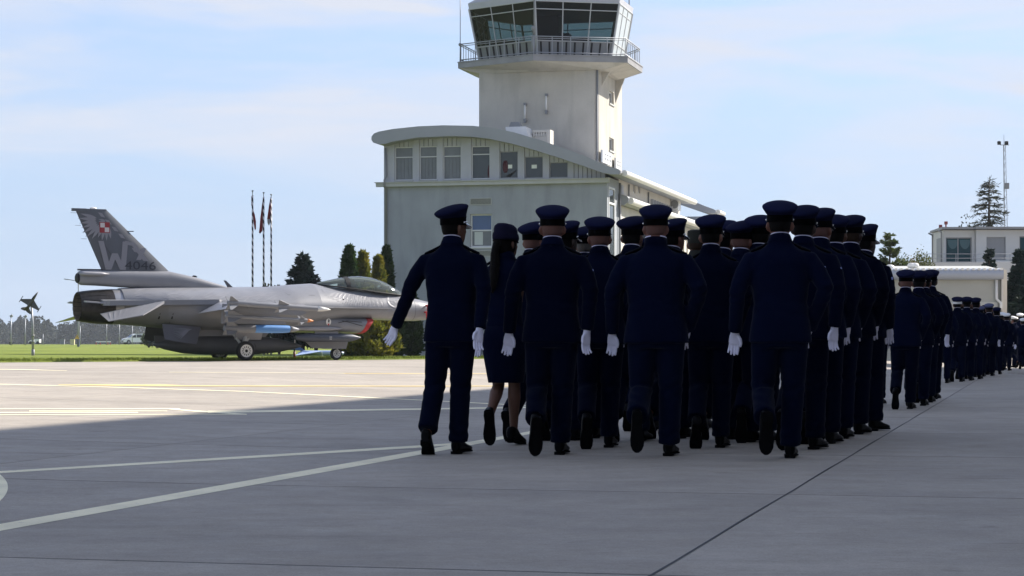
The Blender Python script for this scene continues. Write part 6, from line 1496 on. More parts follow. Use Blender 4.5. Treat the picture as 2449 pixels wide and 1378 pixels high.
HAIRS = {'dark': mat('dark_hair', (0.005, 0.004, 0.0035), 0.7, bump=0.5, bscale=260, spec=.08), 'grey': mat('grey_hair', (0.11, 0.10, 0.09), 0.7, bump=0.5, bscale=260),
         'brown': mat('brown_hair', (0.035, 0.02, 0.012), 0.6, bump=0.5, bscale=260, spec=.1), 'shaven': mat('shaven_stubble', (0.115, 0.050, 0.036), 0.75, bump=0.4, bscale=300)}

def sup(cx, cy, z, hw, hd, n=24, e=2.5, tilt=0.0):
    R = []
    for k in range(n):
        t = 2 * pi * k / n; c, s_ = cos(t), sin(t)
        x = hw * math.copysign(abs(c) ** (2 / e), c); y = hd * math.copysign(abs(s_) ** (2 / e), s_)
        R.append((cx + x, cy + y, z + tilt * y))
    return R
HEAD_C = (0, 0.035)         # head axis over the shoulders
def rotz(p, a, c=(0, 0.02)):
    x, y = p[0] - c[0], p[1] - c[1]
    return (c[0] + x * cos(a) - y * sin(a), c[1] + x * sin(a) + y * cos(a), p[2])

def leg_pts(hip, knee, ank): return [Vector(hip), Vector(knee), Vector(ank)]

POSES = {
 # arms: shoulder, elbow, wrist ; legs: hip, knee, ankle ; foot: pitch (deg), yaw
 'step': dict(LA=[(-.198, 0, 1.475), (-.292, -.03, 1.195), (-.318, .075, .930)], RA=[(.198, 0, 1.475), (.290, -.11, 1.21), (.200, .110, .960)],
              LL=[(-.095, 0, .92), (-.105, .10, .50), (-.12, -.225, .225)], RL=[(.095, 0, .92), (.085, .075, .50), (.07, .10, .095)], Lp=-64, Rp=0),
 'wide': dict(LA=[(-.198, 0, 1.475), (-.305, -.03, 1.195), (-.312, .09, .935)], RA=[(.198, 0, 1.475), (.305, -.115, 1.215), (.222, .075, .955)],
              LL=[(-.10, 0, .92), (-.115, .10, .50), (-.135, -.25, .285)], RL=[(.10, 0, .92), (.10, .075, .50), (.085, .12, .095)], Lp=-80, Rp=0),
 'armout': dict(LA=[(-.198, 0, 1.475), (-.352, .07, 1.225), (-.505, .235, .975)], RA=[(.198, 0, 1.475), (.275, -.10, 1.21), (.262, -.19, .950)],
              LL=[(-.10, 0, .92), (-.15, .06, .51), (-.165, -.16, .15)], RL=[(.09, 0, .92), (.055, .06, .50), (.03, .09, .095)], Lp=-28, Rp=0),
 'open': dict(LA=[(-.198, 0, 1.475), (-.290, -.03, 1.195), (-.312, .070, .930)], RA=[(.198, 0, 1.475), (.278, -.10, 1.21), (.256, -.12, .945)],
              LL=[(-.095, 0, .92), (-.105, .10, .50), (-.12, -.215, .25)], RL=[(.095, 0, .92), (.085, .075, .50), (.07, .10, .095)], Lp=-70, Rp=0),
 'woman': dict(LA=[(-.185, 0, 1.47), (-.262, -.03, 1.195), (-.262, .05, .935)], RA=[(.185, 0, 1.47), (.26, -.09, 1.21), (.215, .03, .955)],
              LL=[(-.075, 0, .92), (-.075, .07, .50), (-.085, -.20, .255)], RL=[(.075, 0, .92), (.065, .055, .50), (.055, .07, .125)], Lp=-72, Rp=-12),
 'short': dict(LA=[(-.198, 0, 1.475), (-.285, -.04, 1.195), (-.292, .05, .925)], RA=[(.198, 0, 1.475), (.285, -.08, 1.20), (.210, .10, .950)],
              LL=[(-.095, 0, .92), (-.10, .07, .50), (-.115, -.20, .205)], RL=[(.095, 0, .92), (.09, .055, .50), (.08, .075, .095)], Lp=-48, Rp=0),
}

def make_jacket(P, wide=1.0, skirted=False, voxel=0.0115):
    mb = MB()
    W = wide
    T = [(.838, .226, .146), (.87, .223, .148), (.96, .210, .144), (1.06, .193, .132), (1.13, .189, .128), (1.22, .198, .134), (1.32, .210, .140), (1.40, .212, .136), (1.45, .208, .118), (1.485, .182, .104), (1.51, .148, .096), (1.535, .112, .088), (1.56, .084, .080), (1.605, .074, .076), (1.618, .070, .072)]
    k = 1.0
    R = []
    for z, w, d in T:
        ww = w * (1 + (W - 1) * sstep((1.56 - z) / .12)); dd = d * (1 + (W - 1) * 1.2 * sstep((1.5 - z) / .15))
        cyy = -0.005 + (0.022 * sstep((z - 1.42) / .15))
        R.append(sup(0, cyy, z, ww * (0.96 if skirted else 1), dd, 28, 2.4, tilt=(-0.25 if z > 1.54 else 0)))
    mb.rings(R)
    for side, key in ((-1, 'LA'), (1, 'RA')):
        S, E, H = [Vector(p) for p in P[key]]
        if W > 1: 
            for p in (S, E, H): p.x *= 1 + (W - 1) * 0.75
        S = S + Vector((0, 0, -.022)); top = S + Vector((-side * .06, 0, .010))
        m1 = S.lerp(E, .45) + Vector((side * .012, -.006, 0)); m2 = E.lerp(H, .5)
        r = [.050, .068, .069, .062, .058, .054, .0505, .052]
        r = [x * (1 + (W - 1) * .55) for x in r]
        end = H + (H - E).normalized() * .015
        mb.tube([top, S + Vector((side * .006, 0, -.012)), m1, E + Vector((0, -.004, .02)), E.lerp(H, .12), m2, E.lerp(H, .93), end], r, 14)
    me = remesh(mb, voxel, 9, 'jacket')
    # creases: elbow, back waist, arm pit
    co = np.empty(len(me.vertices) * 3); me.vertices.foreach_get('co', co); co = co.reshape(-1, 3)
    no = np.empty(len(me.vertices) * 3); me.vertices.foreach_get('normal', no); no = no.reshape(-1, 3)
    x, y, z = co.T
    arm = np.clip((np.abs(x) - .20 * W) / .05, 0, 1)
    a = .0032 * arm * np.sin(z * 85 + 2.2 * np.sin(x * 23 + y * 31)) * np.exp(-((z - 1.19) / .13) ** 2)
    b = .0024 * (1 - arm) * np.sin(z * 60 + 1.5 * np.sin(x * 17) + y * 14) * np.exp(-((z - 1.10) / .10) ** 2)
    c = .0030 * np.sin((np.abs(x) * 1.4 + z) * 48 + 3 * np.sin(x * 9)) * np.exp(-((np.abs(x) - .17 * W) / .05) ** 2 - ((z - 1.33) / .09) ** 2)
    d = -.004 * np.exp(-(x / .006) ** 2) * (y < 0) * (z < 1.02)           # back vent
    e = .0025 * np.sin(x * 42 + 1) * np.clip((1.0 - z) / .15, 0, 1) * (1 - arm)
    co += no * (a + b + c + d + e)[:, None]
    me.vertices.foreach_set('co', co.reshape(-1)); me.update()
    return me

def make_trousers(P, wide=1.0, voxel=0.0115):
    mb = MB()
    W = 1 + (wide - 1) * .8
    mb.rings([sup(0, -.005, z, w * W, d * W, 24, 2.4) for z, w, d in ((.80, .175, .120), (.86, .190, .135), (.94, .195, .138), (1.02, .185, .128))])
    for key, foot_pitch in (('LL', P['Lp']), ('RL', P['Rp'])):
        Hh, K, A = [Vector(p) for p in P[key]]
        for p in (Hh, K, A): p.x *= 1 + (W - 1) * .6
        dirn = (A - K).normalized()
        end = A + (dirn * .005 if foot_pitch == 0 else dirn * -.035)
        pts = [Hh + Vector((0, 0, .03)), Hh.lerp(K, .3), Hh.lerp(K, .65), K, K.lerp(A, .25), K.lerp(A, .6), K.lerp(end, .92), end]
        r = [(.108, .118), (.102, .112), (.092, .098), (.083, .086), (.080, .085), (.077, .083), (.077, .086), (.078, .090)]
        mb.tube(pts, [(a * W, b * W) for a, b in r], 16, ref=(0, 1, 0))
    me = remesh(mb, voxel, 7, 'trousers')
    co = np.empty(len(me.vertices) * 3); me.vertices.foreach_get('co', co); co = co.reshape(-1, 3)
    no = np.empty(len(me.vertices) * 3); me.vertices.foreach_get('normal', no); no = no.reshape(-1, 3)
    x, y, z = co.T
    a = .0038 * np.sin(z * 70 + 2 * np.sin(x * 25 + y * 12)) * (np.exp(-((z - .50) / .10) ** 2) + 1.1 * np.exp(-((z - .16) / .07) ** 2) + .6 * np.exp(-((z - .80) / .06) ** 2))
    co += no * a[:, None]
    me.vertices.foreach_set('co', co.reshape(-1)); me.update()
    return me

def make_body(P, yaw=0.0, neck=1.0, legs=False, voxel=0.0085, wide=1.0):
    """head with a face, neck, trunk and limbs in one skin"""
    mb = MB(); hc = (0, .04)
    def rz(ring): return [rotz(p, yaw) for p in ring]
    H = [(1.565, .030, .040, .052), (1.585, .048, .062, .035), (1.61, .060, .078, .028), (1.64, .068, .088, .022), (1.67, .073, .094, .018), (1.70, .077, .097, .014), (1.73, .0785, .099, .012), (1.76, .076, .096, .012), (1.785, .066, .084, .012), (1.803, .044, .058, .012), (1.812, .012, .016, .012)]
    mb.rings([rz(sup(0, .028 + dy, z, w, d, 20, 2.25)) for z, w, d, dy in H])
    # nose, brow, lips, chin, ears
    mb.tube([rotz(p, yaw) for p in ((0, .122, 1.705), (0, .142, 1.672), (0, .150, 1.658), (0, .132, 1.648))], [.008, .013, .017, .012], 8)
    for s_ in (-1, 1):
        mb.ball(rotz((s_ * .032, .118, 1.712), yaw), (.026, .014, .010), 10, 6)
        mb.ball(rotz((s_ * .040, .100, 1.665), yaw), (.026, .022, .024), 10, 6)
        mb.tube([rotz((s_ * x_, y_, z_), yaw) for x_, y_, z_ in ((.074, .030, 1.648), (.087, .020, 1.658), (.092, .012, 1.680), (.088, .014, 1.702), (.076, .028, 1.708))], [.009, .012, .014, .012, .008], 8)
    mb.ball(rotz((0, .125, 1.628), yaw), (.026, .012, .010), 10, 6)
    mb.ball(rotz((0, .112, 1.588), yaw), (.024, .018, .018), 10, 6)
    nk = neck
    mb.rings([sup(0, .0 + .012 * i, z, w * nk, d * nk, 18, 2.1) for i, (z, w, d) in enumerate(((1.50, .070, .068), (1.56, .062, .064), (1.62, .060, .064), (1.68, .060, .068)))])
    # trunk and limbs under the clothes
    mb.rings([sup(0, 0, z, w, d, 18, 2.3) for z, w, d in ((.84, .13, .09), (.95, .15, .10), (1.1, .14, .09), (1.3, .165, .10), (1.42, .15, .085), (1.5, .08, .06))])
    for key in ('LA', 'RA'):
        a, b, c = [Vector(p) for p in P[key]]
        if wide > 1:
            for p in (a, b, c): p.x *= 1 + (wide - 1) * .75
        mb.tube([a + Vector((0, 0, -.02)), b, c], [.040, .034, .028], 10)
    for key in ('LL', 'RL'):
        a, b, c = [Vector(p) for p in P[key]]
        for p in (a, b, c): p.x *= 1 + max(0, wide - 1) * .48
        if legs: mb.tube([a, a.lerp(b, .55), b, b.lerp(c, .28), b.lerp(c, .62), c], [.078, .066, .052, .056, .042, .033], 14)
        else: mb.tube([a, b, c], [.07, .048, .036], 10)
    return remesh(mb, voxel, 4, 'body')

def make_hair(yaw, style):
    """close-cropped hair: a skin over the skull from the nape to the cap"""
    mb = MB()
    lo = 1.642 if style != 'long' else 1.60
    R = []
    for z, w, d in ((lo, .0655, .086), (1.66, .0735, .0945), (1.69, .0795, .101), (1.72, .0825, .1035), (1.745, .082, .103)):
        ring = sup(0, .030, z, w, d, 28, 2.2)
        ring = [(x, min(y, .052 - .25 * (1.75 - z)), zz) for x, y, zz in ring]
        R.append([rotz(p, yaw) for p in ring])
    mb.rings(R)
    return mb.mesh('hair', True)

def make_cap(parts, yaw=0.0, tilt=16.0):
    """crown, band, visor, badge, strap of a peaked service cap (head coordinates of the person)"""
    c = (0, .028)
    n = 40
    def Rz(L_): return [rotz(p, yaw) for p in L_]
    tl = tan(radians(tilt))
    def ring(w, d, z0, k, dome=0.0, dy=0.0):
        return Rz([(w * .96 * cos(2 * pi * i / n), c[1] + dy + d * .96 * sin(2 * pi * i / n), z0 + k * tl * (d * sin(2 * pi * i / n) - dy * .4) + dome) for i in range(n)])
    out = {}
    mb = MB()
    base = [ring(.0945, .1135, 1.742, .2), ring(.096, .115, 1.766, .3), ring(.108, .122, 1.780, .62, dy=-.008), ring(.124, .136, 1.803, .95, dy=-.016), ring(.1315, .143, 1.815, 1.0, dy=-.019), ring(.1335, .146, 1.822, 1.0, dy=-.019), ring(.131, .143, 1.829, 1.0, dy=-.019),
            ring(.117, .130, 1.838, 1.0, dy=-.018), ring(.09, .102, 1.847, 1.0, dy=-.018), ring(.058, .068, 1.853, 1.0, dy=-.018), ring(.03, .035, 1.856, 1.0, dy=-.018), ring(.008, .01, 1.857, 1.0, dy=-.018)]
    mb.rings(base); me = mb.mesh('cap', 50)
    out['cap'] = me
    mb = MB(); mb.rings([ring(.0945, .1135, 1.712, .05), ring(.0965, .1155, 1.714, .05), ring(.098, .117, 1.778, .04), ring(.0945, .1135, 1.781, .04)]); out['band'] = mb.mesh('band', 40)
    # visor: crescent sloping down in front
    V = []; Fc = []; m = 17
    for i in range(m):
        t = radians(20 + 140 * i / (m - 1)); f_ = sin((t - radians(20)) / radians(140) * pi) ** .7
        for (ex, dz) in ((0, 0), (.055 * f_ + .002, -.034 * f_), (.055 * f_ + .002, -.038 * f_ - .003), (0, -.005)):
            V.append(rotz(((.0965 + ex * .7) * cos(t), c[1] + (.1155 + ex) * sin(t), 1.722 + dz + .01 * sin(t)), yaw))
    for i in range(m - 1):
        for k in range(4): k2 = (k + 1) % 4; Fc.append((i * 4 + k, i * 4 + k2, i * 4 + 4 + k2, i * 4 + 4 + k))
    Fc += [(0, 1, 2, 3), tuple((m - 1) * 4 + k for k in (3, 2, 1, 0))]
    out['visor'] = mesh('visor', V, Fc, 40)
    mb = MB(); mb.ball(rotz((0, c[1] + .121, 1.785), yaw), (.020, .007, .024), 12, 8); out['badge'] = mb.mesh('badge', True)
    mb = MB()
    mb.tube([rotz((.0985 * cos(t), c[1] + .1175 * sin(t), 1.729 + .012 * sin(t)), yaw) for t in np.linspace(radians(14), radians(166), 15)], .0045, 6)
    for s_ in (14, 166): t = radians(s_); mb.ball(rotz((.0985 * cos(t), c[1] + .1175 * sin(t), 1.731), yaw), .008, 8, 6)
    out['cap_strap'] = mb.mesh('cap_strap', True)
    return out

def make_glove(side):
    """a gloved hand hanging from the wrist at the origin, fingers down -Z, palm to -Y, thumb to the inner side"""
    mb = MB(); s_ = side     # side=-1: left hand, thumb towards +X
    th = -s_
    mb.tube([(0, 0, .03), (0, 0, -.005), (0, .002, -.045), (0, .003, -.088), (0, .001, -.10)], [(.030, .024), (.030, .023), (.040, .0165), (.043, .0155), (.038, .012)], 16, ref=(0, 1, 0))
    for i, (fx, ln, r) in enumerate(((.031, .070, .0092), (.0105, .080, .0098), (-.0105, .074, .0096), (-.0305, .058, .0084))):
        x = fx * th; b = Vector((x, .002, -.085)); sp = (fx * th) * .12; c_ = -.10 - .05 * i
        p1 = b + Vector((sp * .4, -.001, -.028)); p2 = p1 + Vector((sp * .3, -.010, -ln * .42)); p3 = p2 + Vector((0, -.014 - .003 * i, -ln * .36))
        mb.tube([b, p1, p2, p3, p3 + Vector((0, -.002, -.004))], [r, r * 1.04, r, r * .88, r * .5], 10)
    mb.tube([(th * .026, -.004, -.028), (th * .046, -.012, -.052), (th * .054, -.019, -.078), (th * .053, -.025, -.100), (th * .052, -.026, -.104)], [.013, .0125, .011, .0095, .005], 10)
    return remesh(mb, .0034, 3, 'glove')

def make_shoe(heel=.024, pump=False):
    """ankle at the origin of the shoe; toe to +Y; returns upper + sole meshes"""
    mb = MB()
    S = [(-.075, .026, -.018, .004), (-.062, .036, -.035 + .0, .020), (-.03, .039, -.0, .028), (.01, .040, .0, .030), (.06, .043, 0, -.004), (.10, .048, 0, -.022), (.15, .050, 0, -.034), (.19, .044, 0, -.044), (.215, .030, 0, -.054), (.228, .012, 0, -.062)]
    R = []
    for y, w, _, top in S:
        bot = -.078; zc, hh = (top + bot) / 2, (top - bot) / 2
        R.append([(w * math.copysign(abs(cos(t)) ** .8, cos(t)), y, zc + hh * math.copysign(abs(sin(t)) ** .7, sin(t))) for t in [2 * pi * k / 16 for k in range(16)]])
    mb.rings(R); up = mb.mesh('shoe', 60)
    mb = MB()
    out = [(-.080, .022), (-.070, .036), (-.03, .041), (.03, .036), (.08, .045), (.13, .053), (.18, .050), (.215, .035), (.233, .012)]
    poly = [(w, y, -.086) for y, w in out] + [(-w, y, -.086) for y, w in reversed(out)]
    mb.prism(poly, (0, 0, .011))
    hp = [(w * .98, y, -.086 - .0005) for y, w in out[:3]] + [(.037, .0, -.0865), (-.037, .0, -.0865)] + [(-w * .98, y, -.0865) for y, w in reversed(out[:3])]
    if pump: hp = [(.02, -.07, -.0865), (.02, -.035, -.0865), (-.02, -.035, -.0865), (-.02, -.07, -.0865)]
    mb.prism(hp, (0, 0, -.010 if not pump else -.03))
    return up, mb.mesh('sole')

PARTS = {}
def proto(key, pose, wide=1.0, yaw=0.0, neck=1.0, woman=False, voxel=0.0115):
    P = POSES[pose]
    d = dict(pose=pose, wide=wide, yaw=yaw)
    d['jacket'] = make_jacket(P, wide * (.88 if woman else 1), woman, voxel)
    if woman:
        mb = MB()
        mb.rings([sup(.0, y, z, w, dd, 26, 2.3) for z, y, w, dd in ((.525, .03, .150, .115), (.54, .03, .153, .120), (.66, .02, .172, .135), (.78, .0, .188, .142), (.88, -.01, .190, .140), (1.0, 0, .165, .118))])
        d['skirt'] = mb.mesh('skirt', True)
    else: d['trousers'] = make_trousers(P, wide, voxel)
    d['body'] = make_body(P, yaw, neck, woman, wide=wide * (.88 if woman else 1))
    d['hair'] = make_hair(yaw, 'long' if woman else 'short')
    if not woman: d['cap'] = make_cap(None, yaw)
    mb = MB(); mb.rings([sup(0, .022, 1.592, .0715 * neck, .0735, 24, 2.1, -.25), sup(0, .022, 1.622, .0685 * neck, .0705, 24, 2.1, -.25), sup(0, .022, 1.622, .063 * neck, .066, 24, 2.1, -.25)], cap=False); d['shirt_collar'] = mb.mesh('shirt_collar', True)
    # turned-down jacket collar
    mb = MB(); mb.rings([sup(0, .018, 1.552, .098, .092, 28, 2.2, -.25), sup(0, .02, 1.575, .088, .086, 28, 2.2, -.25), sup(0, .022, 1.612, .0745 * max(1, neck * .98), .0775, 28, 2.1, -.25), sup(0, .022, 1.614, .072, .075, 28, 2.1, -.25)], cap=False); d['collar'] = mb.mesh('collar', True)
    # epaulettes: strip from collar to shoulder
    for side, nm in ((-1, 'el'), (1, 'er')):
        mb = MB(); Wm = 1 + (wide - 1) * .8
        p0 = Vector((side * .088, .014, 1.558)); p1 = Vector((side * .152 * Wm, .006, 1.524)); p2 = Vector((side * .215 * Wm, 0, 1.497))
        mb.tube([p0, p0.lerp(p1, .1), p1, p2.lerp(p1, .1), p2], [(.020, .006), (.025, .010), (.029, .012), (.032, .012), (.029, .007)], 12, ref=(0, 0, 1))
        d[nm] = mb.mesh('epaulette', 40)
    PARTS[key] = d
    return d

GLOVES = {-1: make_glove(-1), 1: make_glove(1)}
SHOE, SOLE = make_shoe(); PUMP, PSOLE = make_shoe(pump=True)
_eyes = MB()
for _s in (-1, 1): _eyes.ball((_s * .032, .1165, 1.697), (.012, .008, .007), 10, 6)
EYES = _eyes.mesh('eyes', True)
M_EYE = mat('eye', (0.10, 0.08, 0.07), 0.2)
proto('step', 'step'); proto('stepturn', 'step', 1.02, radians(-8), 1.02); proto('open', 'open', 1.02, radians(-3), 1.03); proto('heavy', 'wide', 1.13, 0, 1.22); proto('armout', 'armout', 1.0, radians(-34), 1.0)
proto('tall', 'wide', 1.02, radians(-4), 1.0); proto('short', 'short', .98, radians(-14)); proto('woman', 'woman', .92, radians(-26), .86, True)
proto('far', 'short', 1.0, 0, 1.0, False, .016)

def hand_matrix(E, H, side, palm_turn=0.0):
    d = (Vector(H) - Vector(E)).normalized()
    z = -d; y = Vector((0, 1, 0)); y = (y - z * y.dot(z)).normalized(); x = y.cross(z)
    R = Matrix((x, y, z)).transposed().to_4x4()
    return Matrix.Translation(Vector(H) + d * .018) @ R @ Matrix.Rotation(palm_turn, 4, 'Z')

def person(key, x, y, htot, label, skin=0, hair='dark', group='marching airmen', rot=0.0, cap='peaked', gloves=True, patch=False, extras=None, white_band=False):
    d = PARTS[key]; P = POSES[d['pose']]
    prng = random.Random(int(x * 1000) ^ int(y * 997))
    r = thing('person', label, 'person', (x, y, zg(x, y) + 0.002), -PSI + rot + radians(prng.uniform(-3.5, 3.5)), group)
    r.rotation_euler.y = radians(prng.uniform(-.4, .4))
    woman = 'skirt' in d
    sc = htot / (1.872 if cap == 'peaked' else 1.86); r.scale = (sc * (prng.uniform(.95, 1.01) if not woman else 1), sc * prng.uniform(.96, 1.03), sc)
    b = link('body', d['body'], r, SKINS[skin])
    e = link('eyes', EYES, b, M_EYE); e.rotation_euler = (0, 0, d['yaw'])
    e.location = (0 - (0 * cos(d['yaw']) - .02 * sin(d['yaw'])), .02 - (.02 * cos(d['yaw'])), 0)
    cloth = M_CAMO if cap == 'camo' else M_NAVY
    j = link('jacket', d['jacket'], r, cloth)
    if woman: link('skirt', d['skirt'], r, M_NAVY)
    else: link('trousers', d['trousers'], r, M_CAMO if cap == 'camo' else M_NAVY2)
    link('collar', d['collar'], j, cloth)
    link('epaulette', d['el'], j, M_EPAUL); link('epaulette', d['er'], j, M_EPAUL)
    link('shirt_collar', d['shirt_collar'], r, M_SHIRT if cap != 'camo' else M_CAMO)
    link('hair', d['hair'], r, HAIRS[hair])
    if cap in ('peaked', 'whitecap', 'bluegrey'):
        k = d['cap']; top = {'peaked': M_CAPTOP, 'whitecap': M_WHITECAP, 'bluegrey': M_BLUEGREY}[cap]
        c = link('cap', k['cap'], r, top)
        link('band', k['band'], c, M_WHITECAP if white_band else M_BAND); link('visor', k['visor'], c, M_VISOR); link('badge', k['badge'], c, M_SILVER); link('cap_strap', k['cap_strap'], c, M_SILVER)
    elif cap == 'camo':
        mb = MB(); mb.rings([sup(0, .03, z, w, dd, 22, 2.2) for z, w, dd in ((1.70, .086, .106), (1.735, .090, .110), (1.79, .092, .112), (1.815, .088, .108), (1.825, .06, .08))])
        mb.prism([(-.07, .12, 1.715), (.07, .12, 1.715), (.055, .19, 1.70), (-.055, .19, 1.70)], (0, 0, .006))
        mb.build('cap', M_CAMO, r, 50)
    if gloves:
        W = 1 + (d['wide'] * (.88 if woman else 1) - 1) * .75 if d['wide'] > 1 else 1
        for side, k in ((-1, 'LA'), (1, 'RA')):
            E = Vector(P[k][1]); H = Vector(P[k][2])
            if W > 1: E.x *= W; H.x *= W
            g = link('glove', GLOVES[side], r, M_GLOVE); g.matrix_local = hand_matrix(E, H, side, radians(18 * side if side < 0 else 40))
    for k, pk in (('LL', 'Lp'), ('RL', 'Rp')):
        A = Vector(P[k][2]); W = 1 + (1 + (d['wide'] - 1) * .8 - 1) * .6; A.x *= W
        s_ = link('shoe', PUMP if woman else SHOE, r, M_SHOE); s_.location = A; s_.rotation_euler = (radians(P[pk]), 0, radians(-10 if k == 'RL' else 6))
        link('sole', PSOLE if woman else SOLE, s_, M_SOLE)
    if patch and not woman:
        S, E = Vector(P['RA'][0]), Vector(P['RA'][1]); c0 = S.lerp(E, .42)
        mb = MB(); mb.ball((c0.x + .066 * (d['wide'] ** .7), c0.y - .02, c0.z), (.010, .020, .028), 10, 6); mb.build('sleeve_patch', M_PATCH, j, True)
    if extras: extras(r, d)
    return r

def px_person(key, px, Y, top, label, **kw):
    x = (px - CX) * Y / F; z = HC + (CY - top) * Y / F
    return person(key, x, Y, z - zg(x, Y), label, **kw)

def glasses(r, d):
    mb = MB()
    for s_ in (-1, 1):
        c = rotz((s_ * .034, .134, 1.694), d['yaw'])
        mb.tube([(c[0] + .020 * cos(t), c[1], c[2] + .017 * sin(t)) for t in np.linspace(0, 2 * pi, 17)], .0022, 5)
        mb.tube([rotz((s_ * .054, .130, 1.698), d['yaw']), rotz((s_ * .082, .03, 1.70), d['yaw'])], .002, 5)
    mb.build('spectacles', M_VISOR, r, True)
def ponytail(r, d):
    mb = MB(); p = lambda *q: rotz(q, d['yaw'])
    mb.tube([p(0, -.06, 1.69), p(0, -.10, 1.66), p(.0, -.115, 1.60), p(.01, -.125, 1.52), p(.015, -.145, 1.42), p(.02, -.165, 1.33), p(.02, -.17, 1.27)], [.02, .034, .036, .042, .040, .030, .008], 12)
    mb.ball(p(0, -.085, 1.68), (.04, .04, .04), 12, 8)
    mb.rings([[rotz(q, d['yaw']) for q in sup(0, .02, z, w, dd, 22, 2.1)] for z, w, dd in ((1.60, .062, .080), (1.64, .080, .098), (1.70, .0865, .108), (1.74, .086, .108))])
    mb.build('ponytail', HAIRS['dark'], r, True)
    mb = MB(); R = []
    for z, w, dd, t in ((1.715, .090, .112, -.06), (1.725, .101, .122, -.06), (1.745, .104, .124, -.1), (1.775, .098, .118, -.1), (1.775, .090, .112, -.1), (1.80, .092, .112, -.15), (1.83, .084, .102, -.15), (1.85, .062, .08, -.15), (1.86, .02, .03, -.15)):
        R.append([rotz(q, d['yaw']) for q in sup(0, .028, z, w, dd, 28, 2.1, tilt=t)])
    mb.rings(R); h = mb.build('hat', mat('hat_felt', (0.010, 0.0095, 0.026), 0.8, bump=0.2, bscale=150, spec=.05), r, 50)
    mb = MB(); mb.rings([[rotz(q, d['yaw']) for q in sup(0, .028, z, w, dd, 28, 2.1, tilt=-.08)] for z, w, dd in ((1.705, .088, .110), (1.705, .098, .122), (1.713, .098, .122), (1.713, .088, .110))]); mb.build('hat_brim', M_BAND, h, 40)

G1 = 'airmen in peaked caps in the nearest block of marchers'
NEAR = [
 # key, px, Y, cap top, label, skin, hair
 ('armout', 1081, 15.9, 488, 'leftmost marcher of all, left arm swung out and head turned right', 2, 'dark', {}),
 ('open', 1318, 15.8, 490, 'airman with shaved neck, ruddy ears and white collar line, marching just right of the woman', 1, 'shaven', dict(patch=True, rot=radians(11))),
 ('heavy', 1571, 15.6, 489, 'broadest, thick-necked airman with one shoe sole raised, in the middle of the nearest rank', 1, 'shaven', dict(patch=True, rot=radians(11))),
 ('tall', 1866, 15.3, 479, 'airman wearing the highest cap at the right end of the nearest rank', 1, 'dark', dict(patch=True, rot=radians(11))),
 ('step', 1437, 16.9, 518, 'bald-necked airman without a collar line, a rank behind, between shaved man and broadest man', 1, 'shaven', dict(rot=radians(11))),
 ('short', 1700, 16.9, 513, 'dark-haired airman with white collar line between broadest man and highest cap', 0, 'dark', dict(rot=radians(11))),
 ('stepturn', 1272, 18.1, 530, 'airman mostly hidden, cap showing between the woman with ponytail and the shaved-neck man', 1, 'shaven', dict(rot=radians(-10))),
 ('short', 1350, 18.2, 528, 'dark-skinned airman in profile, only his cap and cheek showing right of the shaved-neck man', 3, 'dark', dict(rot=radians(-12))),
 ('short', 1400, 18.6, 540, 'grey-haired airman peeping out left of the bald-necked one', 0, 'grey', {}),
 ('short', 1508, 18.0, 517, 'dark-haired airman whose cap touches the left of the broadest man', 2, 'dark', {}),
 ('short', 1604, 18.6, 522, 'airman wearing round spectacles, face showing right of the broadest man', 1, 'dark', dict(rot=radians(-14), extras=glasses)),
 ('short', 1725, 18.4, 527, 'airman in half profile tucked behind the right ear of the dark-haired collar-line man', 2, 'dark', dict(rot=radians(-10))),
 ('short', 1770, 17.9, 527, 'airman with tilted cap and stubbled grey neck left of the tallest cap', 1, 'shaven', dict(rot=radians(-6))),
 ('step', 1815, 17.9, 514, 'dark-skinned airman whose cap is half covered by the highest cap', 3, 'dark', {}),
 ('short', 1540, 20.2, 560, 'airman all but hidden, a sliver of cap low behind the broadest man', 2, 'dark', {}),
 ('open', 1922, 16.6, 490, 'dark-skinned airman second in the right-hand file, glove at his right side', 3, 'dark', dict(patch=True)),
 ('short', 1962, 17.6, 497, 'shaved-headed airman third in the right-hand file', 1, 'shaven', {}),
 ('step', 1998, 18.5, 513, 'fourth airman in the right-hand file, dark hair and thin collar line', 2, 'dark', {}),
 ('stepturn', 2031, 19.4, 514, 'fifth airman in the right-hand file, collar without a white line', 3, 'brown', dict(rot=radians(-6))),
 ('short', 2066, 20.2, 536, 'dark-skinned airman at the front of the right-hand file, nose in profile', 3, 'dark', dict(patch=True, rot=radians(-16))),
]
for key, px, Y, top, lab, sk, hr, kw in NEAR: px_person(key, px, Y, top, lab, skin=sk, hair=hr, group=G1, **kw)
px_person('woman', 1209, 17.3, 535, 'woman in skirt and small round hat with long ponytail, beside the leftmost marcher', skin=2, hair='dark', group=None, cap='hat', extras=ponytail)
px_person('short', 1664, 20.6, 541, 'soldier in camouflage cap and jacket partly hidden left of a dark-haired airman', skin=0, hair='brown', group=None, cap='camo', gloves=False, patch=False)

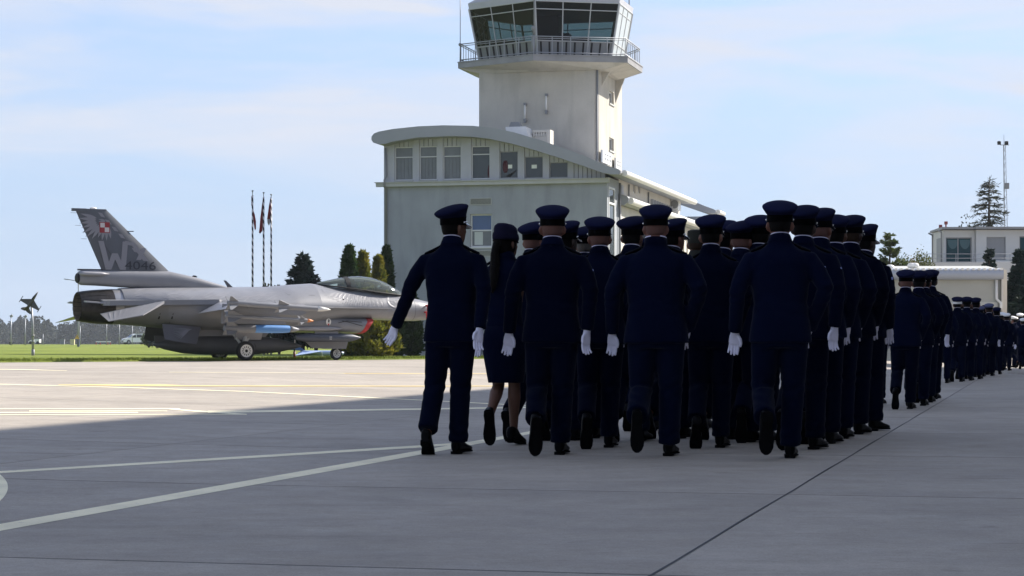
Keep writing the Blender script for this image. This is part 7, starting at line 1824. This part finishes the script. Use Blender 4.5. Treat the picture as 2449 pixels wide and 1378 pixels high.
G2 = 'airmen of the second block of marchers'
SECOND = [
 ('short', 2092, 29.0, 652, 'marcher hidden behind the right-hand file, one glove and shoe showing beside its front man', 2, 'dark', {}),
 ('stepturn', 2164, 27.0, 645, 'bald-necked airman at the back left of the second block', 1, 'shaven', {}),
 ('step', 2196, 28.4, 647, 'airman second in the file of the second block, cap edge against grey wall', 2, 'dark', {}),
 ('step', 2213, 30.0, 648, 'airman third in the file of the second block, squeezed between two caps', 1, 'dark', {}),
 ('open', 2225, 31.8, 645, 'airman leading the file of the second block, bright collar line and large white glove', 3, 'dark', {}),
]
for key, px, Y, top, lab, sk, hr, kw in SECOND: px_person(key, px, Y, top, lab, skin=sk, hair=hr, group=G2, **kw)
G3 = 'far marchers of the third and fourth blocks'
FAR = [
 ('far', 2302, 50.0, 716, 'marcher squeezed just behind the white-banded cap, only cap and shoulder showing', 2, 'dark', {}),
 ('far', 2324, 53.0, 717, 'marcher with a low cap between two taller ones in the third block', 1, 'brown', {}),
 ('far', 2355, 57.0, 730, 'marcher between the two blue-grey caps, face in shade', 3, 'dark', {}),
 ('far', 2376, 61.0, 738, 'marcher stepping beside the drainpipe, behind a pale blue-grey cap', 1, 'dark', {}),
 ('far', 2256, 45.0, 712, 'dark capped marcher half hidden right of the second block', 2, 'dark', {}),
 ('far', 2290, 46.5, 710, 'marcher whose cap has a white band, first of the third block', 2, 'dark', dict(white_band=True)),
 ('far', 2313, 48.0, 710, 'marcher right beside the white-banded cap, plain dark cap and collar line', 2, 'dark', {}),
 ('far', 2334, 50.0, 712, 'marcher with dark cap ahead of the plain-capped one in the third block', 1, 'dark', {}),
 ('far', 2345, 54.0, 733, 'short marcher in blue-grey cap, first of the small blue-grey pair', 2, 'dark', dict(cap='bluegrey')),
 ('open', 2366, 55.0, 727, 'marcher in pale blue-grey cap with white glove by the gutter pipe', 1, 'brown', dict(cap='bluegrey')),
 ('far', 2384, 58.0, 735, 'marcher in dark clothes in front of the drainpipe, right glove raised', 2, 'dark', {}),
 ('far', 2396, 68.0, 748, 'white capped officer half hidden behind another at the drainpipe', 1, 'brown', dict(cap='whitecap')),
 ('far', 2407, 66.0, 750, 'white capped officer with white shoulder cord in front of the pilaster', 1, 'brown', dict(cap='whitecap')),
 ('far', 2427, 74.0, 757, 'small white capped bandsman farthest off, facing across', 1, 'dark', dict(cap='whitecap', rot=radians(60))),
 ('far', 2440, 76.0, 750, 'taller white capped officer before the dark tree at the right edge', 1, 'dark', dict(cap='whitecap')),
 ('far', 2447, 70.0, 762, 'white capped officer cut by the right edge of the photo', 1, 'brown', dict(cap='whitecap')),
]
for key, px, Y, top, lab, sk, hr, kw in FAR: px_person(key, px, Y, top, lab, skin=sk, hair=hr, group=G3, **kw)
